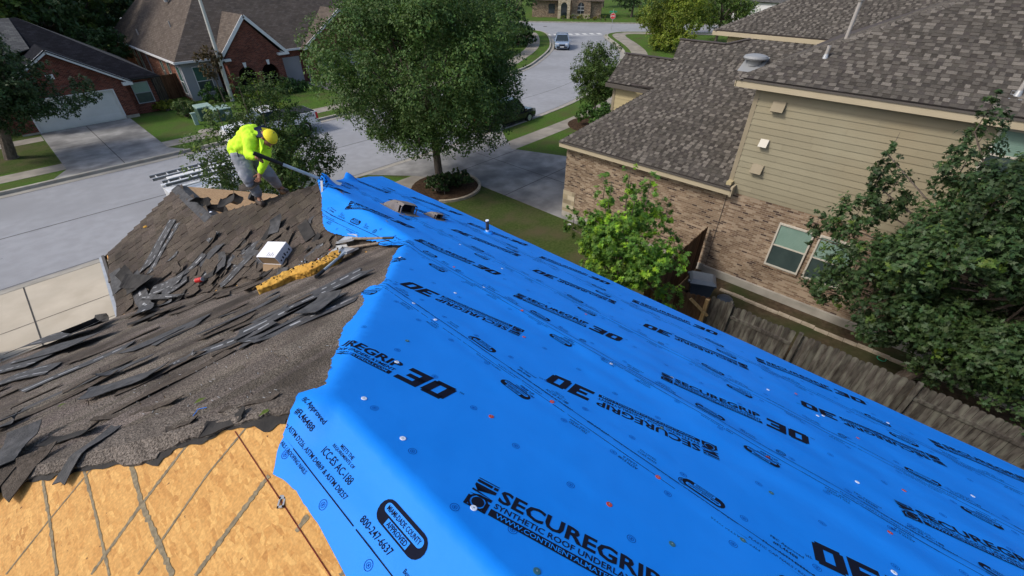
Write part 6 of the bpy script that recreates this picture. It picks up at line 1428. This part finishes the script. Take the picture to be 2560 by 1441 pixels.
HS = [((435, 552), (368, 675), .15, 'long dark shingle strip with two pale lines, standing out alone on the upper left slope', 'back', .03, .0, .01, 2),
      ((447, 560), (378, 683), .09, 'narrow shingle strip lying half under the long pale-lined strip on the left slope', 'back', .02, 0, 0, 1),
      ((548, 588), (482, 660), .11, 'narrow bent shingle strip with a pale-lined top end, middle of the left slope', 'gran', .04, .05, 0, 1),
      ((549, 585), (525, 610), .10, 'short grey strip end with one pale line, top of the bent strip', 'back', .05, 0, 0, 1),
      ((447, 632), (424, 655), .06, 'small shingle scrap with two white dabs between the long strips', 'back', .02, 0, 0, 1),
      ((532, 655), (462, 722), .13, 'brown torn shingle course peeled up left of centre', 'gran', .03, .03, 0, 0),
      ((566, 640), (556, 690), .09, 'curled black strip arching beside the valley', 'back', .05, .04, .04, 0),
      ((612, 625), (572, 668), .12, 'pair of pale-lined backing strips left of the white box, the left one', 'back', .03, 0, 0, 2),
      ((652, 607), (590, 662), .13, 'pair of pale-lined backing strips left of the white box, the right one', 'back', .03, .01, 0, 2),
      ((702, 555), (690, 590), .12, 'dark curved tab standing up below the ridge', 'back', .06, .05, 0, 0),
      ((782, 545), (775, 562), .05, 'small dark scrap close to the blue flap', 'back', .02, 0, 0, 0),
      ((800, 500), (758, 545), .07, 'thin dark sliver just left of the blue flap', 'gran', .02, 0, 0, 0),
      ((733, 583), (712, 640), .07, 'brown shingle splinter behind the white box, left one', 'gran', .04, .03, 0, 0),
      ((720, 580), (700, 630), .07, 'brown shingle splinter behind the white box, right one', 'gran', .03, .03, 0, 0),
      ((812, 615), (764, 655), .09, 'grey scrap between white box and shovels', 'back', .03, 0, 0, 1),
      ((345, 698), (365, 800), .14, 'wide dark sheet scrap pointing down with a torn white paint smear at the valley mouth', 'back', .07, .02, .04, 1),
      ((370, 752), (482, 747), .05, 'narrow strip with a bright pale edge lying level near the valley mouth', 'back', .09, .0, .0, 1),
      ((388, 735), (470, 700), .14, 'flat backing piece with three pale bars near the valley mouth', 'back', .07, .0, .02, 2),
      ((480, 702), (420, 745), .11, 'dark backing piece right of the three-barred one', 'back', .07, .0, .02, 2),
      ((330, 715), (388, 718), .17, 'crumpled black felt scrap at the corner above the driveway', 'felt', .09, .06, .05, 0),
      ((325, 690), (352, 742), .13, 'crumpled black felt hanging over the left eave', 'felt', .08, .08, .05, 0),
      ((290, 680), (300, 730), .13, 'small dark shingle stack near the left eave', 'back', .03, 0, 0, 0),
      ((270, 812), (215, 842), .22, 'black felt roll end curling up at the lower edge', 'felt', .08, .08, .09, 0),
      ((240, 838), (60, 880), .17, 'curved shingle bundle with pale bars hanging over the lower eave, top layer', 'back', .10, .03, -.03, 2),
      ((255, 855), (80, 900), .16, 'curved shingle bundle hanging over the lower eave, lower layer', 'back', .07, .03, -.02, 0),
      ((120, 905), (0, 930), .15, 'shingle strip with bluish white bars at the left edge', 'back', .05, .0, .0, 2),
      ((140, 928), (0, 965), .12, 'second dark strip below the blue-barred one at the left edge', 'back', .04, .0, .0, 2),
      ((520, 798), (318, 888), .085, 'long grey shingle strip stretched across the slope, uppermost of the lower field', 'back', .03, .0, .0, 0),
      ((330, 868), (60, 985), .09, 'long grey shingle strip running down to the left edge', 'back', .03, .0, .0, 1),
      ((500, 815), (390, 870), .06, 'thin broken strip beside the long grey one', 'back', .03, .02, .0, 0),
      ((905, 680), (640, 812), .085, 'topmost of the long grey strips right of centre, pointing at the blue sheet', 'back', .022, .0, .0, 1),
      ((880, 706), (600, 850), .09, 'second of the long grey strips right of centre', 'back', .034, .0, .01, 1),
      ((925, 690), (720, 790), .06, 'thin grey strip between the long ones, nearest the yellow foam', 'back', .05, .0, .0, 1),
      ((900, 745), (620, 868), .085, 'lowest long grey strip ending under the blue sheet', 'back', .022, .0, .02, 1),
      ((838, 755), (770, 800), .10, 'folded end of the lowest long strip', 'back', .06, .03, .0, 0),
      ((690, 820), (470, 905), .07, 'short lifted strip with a pale smear, centre of the slope', 'back', .03, .02, .0, 1),
      ((495, 893), (430, 925), .05, 'short strip with a bright white edge, centre of the slope', 'back', .03, .02, .0, 1),
      ((510, 890), (300, 990), .05, 'brown lifted course edge running down left of centre', 'gran', .03, .01, .0, 0),
      ((385, 905), (250, 960), .04, 'narrow raised course with a deep shadow under it, upper one', 'back', .05, .0, .03, 0),
      ((415, 938), (225, 1002), .075, 'broad loose strip with a bluish stain in the middle of the slope', 'back', .045, .02, .02, 0),
      ((350, 905), (165, 995), .03, 'thin dark course edge above the stained strip', 'gran', .05, .0, .0, 0),
      ((90, 1105), (0, 1195), .07, 'stiff grey strip standing off the torn rim at the lower left', 'back', .06, .05, .0, 0),
      ((110, 1150), (30, 1240), .10, 'dark strip hanging over the bare wood at the lower left edge', 'gran', .03, .03, .0, 0),
      ((300, 1075), (165, 1210), .055, 'bent strip hanging down over the bare wood', 'back', .03, .0, .0, 0),
      ((60, 1060), (0, 1090), .06, 'lifted strip with a black gap at the left edge', 'back', .05, .03, .0, 0),
      ((250, 1085), (120, 1120), .05, 'felt flap with a curled edge on the torn rim, left of the bent strip', 'felt', .03, .03, .02, 0),
      ((620, 1040), (520, 1085), .04, 'thin felt curl on the torn rim above the red chalk line', 'felt', .02, .02, .02, 0),
      ((500, 1058), (420, 1085), .03, 'narrow torn lip of brown shingle on the rim, middle', 'gran', .02, .02, .01, 0),
      ((40, 1130), (10, 1235), .12, 'wide dark flap folded over the rim at the very left', 'gran', .04, .03, .0, 0),
      ((700, 1000), (560, 1035), .03, 'long shallow torn course on the lower slope close to the blue sheet', 'gran', .02, .01, .01, 0),
      ((450, 1010), (240, 1060), .04, 'long shallow torn course on the lower slope, left of the blue thread', 'gran', .02, .01, .015, 0),
      ((600, 495), (560, 520), .16, 'crumpled grey felt lump beside the bare wood triangle', 'felt', .06, .06, .05, 0)]
for k, (a, c, wd, lab, kd, li, ca, cb, st) in enumerate(HS):
    strip(X2(*a), X2(*c), wd, lab, kd, li, ca, cb, bend=sc_.uniform(-.12, .12), stripes=st, n=22 if wd < .1 else 14, wk_=2.3 if k > 22 and k < 42 else 1.35)
# many more scraps filling the valley and the slopes
def inreg(px, py, poly):
    r = False
    for (x0, y0), (x1, y1) in zip(poly, poly[1:]+poly[:1]):
        if (y0 > py) != (y1 > py) and px < (x1-x0)*(py-y0)/(y1-y0)+x0: r = not r
    return r
valley = [(300, 800), (345, 730), (430, 690), (560, 640), (690, 600), (800, 590), (860, 600), (850, 650), (700, 700), (640, 740), (520, 780), (420, 820), (320, 850)]
k = 0
while k < 84:
    px, py = sc_.uniform(290, 870), sc_.uniform(580, 860)
    if not inreg(px, py, valley): continue
    if inreg(px, py, [(675, 610), (770, 610), (770, 690), (675, 690)]): continue
    k += 1; a = X2(px, py); an = sc_.choice((sc_.uniform(-.5, .4), sc_.uniform(1.1, 1.9), sc_.uniform(-.3, .2))); L = sc_.uniform(.14, .5); q = (a[0]+L*math.cos(an), a[1]+L*math.sin(an))
    if q[0] > 2.0: q = (2.0, q[1])
    kd = sc_.choice(('back', 'gran', 'gran', 'gran', 'felt', 'gran'))
    strip(a, q, sc_.uniform(.08, .2), 'small torn shingle scrap lying among the rubble along the roof valley', kd, sc_.uniform(.015, .05), sc_.uniform(0, .02), sc_.uniform(0, .025), stripes=sc_.choice((0, 0, 1, 2)) if kd == 'back' else 0, n=8, group='shingle rubble in the roof valley')
low = [(0, 900), (300, 850), (540, 780), (640, 745), (900, 690), (960, 660), (900, 730), (700, 850), (420, 940), (200, 1000), (0, 1080)]
k = 0
while k < 24:
    px, py = sc_.uniform(0, 950), sc_.uniform(660, 1080)
    if not inreg(px, py, low): continue
    if inpoly(np.array([X2(px, py)[0]+.03]), np.array([X2(px, py)[1]]))[0]: continue
    k += 1; a = X2(px, py); L = sc_.uniform(.25, .9); an = sc_.uniform(-.10, .10); q = (a[0]-L*math.cos(an), a[1]+L*math.sin(an)); kd = sc_.choice(('gran', 'back', 'gran'))
    strip(a, q, sc_.uniform(.05, .11), 'thin lifted shingle strip lying level along the lower brown slope', kd, sc_.uniform(.018, .035), sc_.uniform(0, .015), sc_.uniform(0, .02), stripes=0, n=18, group='lifted strips on the lower brown slope', ragA=.05, ragB=.05)
# chips and leaves
def on_roof(px, py, h=.02): p = roof_hit(px, py); return Vector(p)+Vector((0, 0, h))
# white cardboard box
t = empty('cardboard_box', tuple(on_roof(712, 650)), 'white cardboard box with an open brown flap and black print, lying in the shingle rubble', 'box')
c0 = W(683, 655, 5.02); a_ = on_roof(700, 672, .03); v1 = W(740, 660, 5.12)-W(707, 672, 5.0); v1.normalize(); bx = Vector((.80, .42, .28)).normalized(); by = Vector((-.55, .78, -.20)); by = (by-bx*by.dot(bx)).normalized(); bz = bx.cross(by)
o_ = on_roof(706, 668, .03); Tm = Matrix(((bx.x, by.x, bz.x, o_.x), (bx.y, by.y, bz.y, o_.y), (bx.z, by.z, bz.z, o_.z), (0, 0, 0, 1)))
b = MB(); b.box((0, 0, 0), (.26, .30, .006), T=Tm); b.box((0, .0, .13), (.26, .30, .136), T=Tm); b.box((0, 0, .006), (.26, .005, .13), T=Tm); b.box((0, .295, .006), (.26, .30, .13), T=Tm); b.box((.255, .005, .006), (.26, .295, .13), T=Tm); b.build('carton', M['card'], t)
b = MB(); b.box((.006, .006, .0065), (.01, .294, .129), T=Tm); b.build('inside', M['cardin'], t)
b = MB(); b.hexa([tuple(Tm@Vector(q)) for q in ((-.0, .0, .0), (-.09, .02, -.03), (-.09, .26, -.03), (0, .30, .0), (0, 0, .004), (-.09, .02, -.026), (-.09, .26, -.026), (0, .30, .004))]); b.build('flap', M['cardin'], t)
b = MB()
for k in range(5): b.box((.03+.045*k, -.0012, .03), (.05+.045*k, -.0002, .05+.012*(k % 3)), T=Tm)
for k in range(4): b.box((.02, .05+.03*k, .1362), (.06+.02*(k % 2), .055+.03*k, .1370), T=Tm)
b.box((.261, .06, .03), (.2612, .2, .06), T=Tm); b.build('carton_print', M['ink'], t)
# yellow foam slab
fp = [on_roof(*q, h) for q, h in (((650, 738), .05), ((690, 722), .06), ((740, 700), .075), ((790, 688), .08), ((835, 668), .09), ((852, 652), .10))]
b = MB(); rows = []
for i, p in enumerate(fp):
    d = (fp[min(i+1, 5)]-fp[max(i-1, 0)]).normalized(); s = Vector((0, 0, 1)).cross(d).normalized(); u = d.cross(s); w_ = (.05, .078, .092, .085, .078, .05)[i]
    rows.append([p+s*w_*a+u*h_ for a, h_ in ((-1, -.045), (1, -.045), (1.0, .035), (-1.0, .048))])
for r0, r1 in zip(rows, rows[1:]): b.hexa([r0[0], r1[0], r1[1], r0[1], r0[3], r1[3], r1[2], r0[2]])
me = bpy.data.meshes.new('foam'); me.from_pydata(b.v, [], b.f); o = bpy.data.objects.new('foam', me); COL.objects.link(o); md = o.modifiers.new('r', 'REMESH'); md.mode = 'VOXEL'; md.voxel_size = .008
bpy.context.view_layer.update(); nm = bpy.data.meshes.new_from_object(o.evaluated_get(bpy.context.evaluated_depsgraph_get())); bpy.data.objects.remove(o); b = MB()
for v in nm.vertices: c = v.co; q = c+v.normal*(.012*noise.noise(c*14)+.008*noise.noise(c*40)); b.v.append(tuple(q))
for f in nm.polygons: c = f.center; b.fidx(list(f.vertices), 1 if (noise.noise(c*25) > .56 or (noise.noise(c*9+Vector((5, 1, 2))) > .5 and noise.noise(c*60) > .1)) else 0)
for k in range(26):
    p = fp[sc_.randrange(6)]; c = p+Vector((sc_.uniform(-.07, .07), sc_.uniform(-.05, .05), .052)); r = sc_.uniform(.004, .012); b.lathe([(r, -.01), (r*.6, .004)], c, 6, 1)
o = b.build('foam_slab', [M['foam'], M['foamblk']], smooth=False); tag(o, 'long torn slab of dirty yellow foam lying across the shingles', 'foam slab')
# shovels
def shovel(blade, hand_, label, mm, head_w=.19):
    a_, c = blade, hand_; t = empty('tear_off_shovel', tuple(a_), label, 'shovel', 'roofing shovels beside the blue sheet'); d = (a_-c).normalized(); s = d.cross(Vector((0, 0, 1))).normalized(); u = s.cross(d)
    b = MB(); L = .20; tip = a_+d*L; th = u*.004; hw = s*head_w/2; b.hexa([a_-hw*.45-th, a_+hw*.45-th, tip+hw-th-u*.01, tip-hw-th-u*.01, a_-hw*.45+th, a_+hw*.45+th, tip+hw+th-u*.01, tip-hw+th-u*.01])
    b.hexa([a_-hw*.5, a_-hw*.45, tip-hw*.96, tip-hw, a_-hw*.5+u*.03, a_-hw*.45+u*.03, tip-hw*.96+u*.015, tip-hw+u*.015]); b.hexa([a_+hw*.45, a_+hw*.5, tip+hw, tip+hw*.96, a_+hw*.45+u*.03, a_+hw*.5+u*.03, tip+hw+u*.015, tip+hw*.96+u*.015])
    for k in range(11):
        q = tip-hw+s*head_w*(k+.15)/11; b.hexa([q-th-u*.01, q+s*.012-th-u*.01, q+s*.009+d*.028-th-u*.01, q+s*.003+d*.028-th-u*.01, q+th-u*.01, q+s*.012+th-u*.01, q+s*.009+d*.028+th-u*.01, q+s*.003+d*.028+th-u*.01])
    b.build('blade', M['alu'], t)
    b = MB(); b.tube([a_+d*.04, a_-d*.1, c], [.018, .015, .015], 10); b.build('shaft', M[mm], t)
    b = MB(); b.tube([c+d*.14, c-d*.01], [.018, .02], 10); b.build('grip', M['black'], t)
shovel(on_roof(862, 655, .10), on_roof(795, 702, .05), 'toothed tear-off shovel with blue-grey handle resting against the yellow foam', 'handle')
shovel(on_roof(892, 612, .08), on_roof(985, 606, .05), 'toothed tear-off shovel with wooden handle half under the blue flap, the farther one', 'wood', .2)
shovel(on_roof(868, 632, .06), on_roof(975, 612, .04), 'wooden-handled shovel with its blade under the other shovels', 'wood', .16)
# drinks can
t = empty('drink_can', tuple(on_roof(505, 713, .03)), 'red drinks can lying on its side in the rubble', 'can'); p = on_roof(497, 716, .09); q = on_roof(517, 711, .09); d = (q-p).normalized()
b = MB(); b.tube([p, p+d*.012, p+d*.105, p+d*.118], [.026, .033, .033, .026], 18); b.build('can_body', M['red'], t); b = MB(); b.tube([p+d*.118, p+d*.122], .027, 18); b.tube([p-d*.004, p], .027, 18); b.build('can_end', M['alu'], t)
# scraps of paper, caps, a leaf and a bit of blue string
for i, (px, py, r, mm, lab) in enumerate(((365, 570, .035, 'foam', 'small yellowish lump on a square scrap, high on the left slope'), (488, 704, .02, 'foam', 'yellow crumb beside the red can'), (600, 699, .016, 'capw', 'white crumb in the valley right of the can'), (528, 533, .02, 'capw', 'white plastic cap at the corner of the wing ridge'))):
    c = on_roof(px, py, .015); b = MB(); b.lathe([(r, 0), (r*1.1, r*.25), (r*.6, r*.6)], c, 9); o = b.build('crumb', M[mm]); tag(o, lab, 'crumb')
for k in range(40):
    f = sc_.random(); px, py = 720+f*130+sc_.uniform(-12, 12), 688-f*55+sc_.uniform(-6, 14)
    c = on_roof(px, py, .05); b = MB(); r = sc_.uniform(.006, .011); a = sc_.uniform(0, 3); b.lathe([(r, 0), (r, .003)], c, 8, 0, Matrix.Rotation(a, 3, 'X')); o = b.build('loose_cap_nail', M[sc_.choice(('capw', 'capw', 'alu', 'capr'))]); tag(o, 'loose nail cap spilled from the white box between it and the shovels', 'nail cap', 'loose nail caps spilled by the white box')
b = MB(); c = on_roof(506, 1038, .025); b.tube([c+Vector((.03*math.cos(a)*f, .02*math.sin(a)*f, .004)) for a, f in ((0, 1), (.8, .7), (1.7, 1), (2.6, .6), (3.4, 1.1))], .0018, 5); o = b.build('blue_thread', M['blue']); tag(o, 'short curl of blue plastic thread on the worn granules', 'thread')
for (px, py, lab) in ((505, 1010, 'dry brown leaf lying near the stained strip'), (668, 1040, 'pale oval leaf on the torn rim'), (160, 1020, 'tiny yellow leaf chip on the lower slope')):
    c = on_roof(px, py, .025); b = MB(); b.face([c+Vector(q) for q in ((-.03, 0, 0), (0, -.01, .004), (.03, 0, .0), (0, .012, .006))]); o = b.build('fallen_leaf', M['leafy']); tag(o, lab, 'leaf')
# hooded vents and pipe on the blue slope
def hood(px, py, sc, lab):
    c = Vector(roof_hit(px, py, bluez)); n = Vector((TR, 0, 1)).normalized(); y = Vector((1, 0, -TR)).normalized(); x = Vector((0, -1, 0)); Tm = Matrix(((x.x, y.x, n.x, c.x), (x.y, y.y, n.y, c.y), (x.z, y.z, n.z, c.z), (0, 0, 0, 1)))@Matrix.Scale(sc, 4)
    b = MB(); prof = [(-.26, .02, .10), (-.20, .06, .12), (-.06, .125, .13), (.10, .14, .13), (.16, .13, .13)]; A = []
    for xx, hh, yy in prof: A.append([b.vert(Tm@Vector(q)) for q in ((xx, -yy, .005), (xx, -yy, hh*.75), (xx, -yy*.8, hh), (xx, yy*.8, hh), (xx, yy, hh*.75), (xx, yy, .005))])
    for r0, r1 in zip(A, A[1:]):
        for k in range(5):
            if k in (0, 4) and r0 is A[-2]: continue
            b.fidx([r0[k], r0[k+1], r1[k+1], r1[k]][::-1])
    b.fidx(A[0]); b.box((-.28, -.15, .0), (.24, .15, .006), T=Tm); b.box((.03, -.125, .006), (.034, .125, .12), 1, T=Tm)
    for yy in (-.125, .125): b.box((.14, yy-.006, .006), (.152, yy+.006, .09), T=Tm)
    o = b.build('hooded_vent', [M['pvcbr'], M['dark']]); tag(o, lab, 'roof vent', 'hooded vents poking through the blue sheet')
M['pvcbr'] = mat('dusty_brown_metal', (.16, .14, .125), (.22, .195, .175), 9, .8, .3, 60)
hood(1003, 528, 1.05, 'larger brown hooded roof vent poking through the blue sheet'); hood(1088, 545, .62, 'smaller brown hooded roof vent on the blue sheet, right of the larger one')
t = empty('plumbing_vent', tuple(roof_hit(1219, 583, bluez)), 'upright white and dark vent pipe near the eave of the blue slope', 'vent pipe'); c = Vector(roof_hit(1219, 583, bluez)); v_ = Vector((0, 0, 1))
b = MB(); b.tube([c, c+v_*.06], .026, 12); b.build('pipe_band', M['capw'], t); b = MB(); b.tube([c+v_*.2, c+v_*.215], .026, 12); b.build('pipe_band', M['capw'], t)
b = MB(); b.tube([c+v_*.06, c+v_*.2], .0255, 12); b.build('pipe_body', M['shback'], t); b = MB(); b.lathe([(.09, -.03), (.07, .01), (.03, .03)], c, 14); b.build('pipe_collar', M['blue'], t)
# upright metal trim at the end of the blue sheet
b = MB(); p, q = Vector(roof_hit(806, 470)), Vector(roof_hit(806, 500)); 
a0_, a1_ = W(804, 452, 5.75), W(806, 492, 5.65); b.bar(a0_, a1_, .03, .012); o = b.build('trim_strip', M['galv']); tag(o, 'short bent metal trim strip standing at the corner of the blue sheet', 'metal strip')
t = empty('shingle_flake', tuple(haR), 'torn shingle piece dangling from the lower hand of the worker', 'shingle scrap')
b = MB(); P = [W(x, y, D0-.28) for x, y in ((655, 452), (640, 450), (615, 455), (597, 466), (600, 474), (620, 474), (638, 468), (650, 460))]; P = [p+FH*(.05*math.sin(i)) for i, p in enumerate(P)]; b.fidx([b.vert(p) for p in P]); b.fidx([b.vert(p-FH*.006) for p in P[::-1]]); b.build('flake', M['granule_big'], t)
# torn felt and litter at the bare wood triangle
for i, (pp, wd) in enumerate((((505, 505), .20), ((545, 520), .18), ((585, 500), .15))):
    p = roof_hit(*pp); b = MB(); c = np.array(W(pp[0], pp[1], 6.9-.1*i)); 
    ring_ = [b.vert(Vector(c)+RH*wd*math.cos(a)*sc_.uniform(.6, 1.2)+Vector((0, 0, .09*math.sin(a)*sc_.uniform(.5, 1.3)))+FH*.05*math.sin(2*a)) for a in [k*.45 for k in range(14)]]; b.fidx(ring_); b.fidx([b.vert(Vector(b.v[k])+FH*.01) for k in ring_[::-1]])
    o = b.build('felt_rag', M['felt']); tag(o, ('ragged black felt standing up at the bare wood triangle, left one', 'ragged black felt standing up at the bare wood triangle, middle one', 'ragged black felt beside the boot of the worker')[i], 'felt scrap', 'ragged felt by the bare wood triangle')
b = MB(); p = W(625, 488, D0+.05); q = W(648, 498, D0+.1); b.tube([p, p+(q-p)*.3, q], [.07, .075, .06], 14); o = b.build('black_pipe_boot', M['black']); tag(o, 'black rubber pipe collar lying beside the front boot of the worker', 'pipe collar')
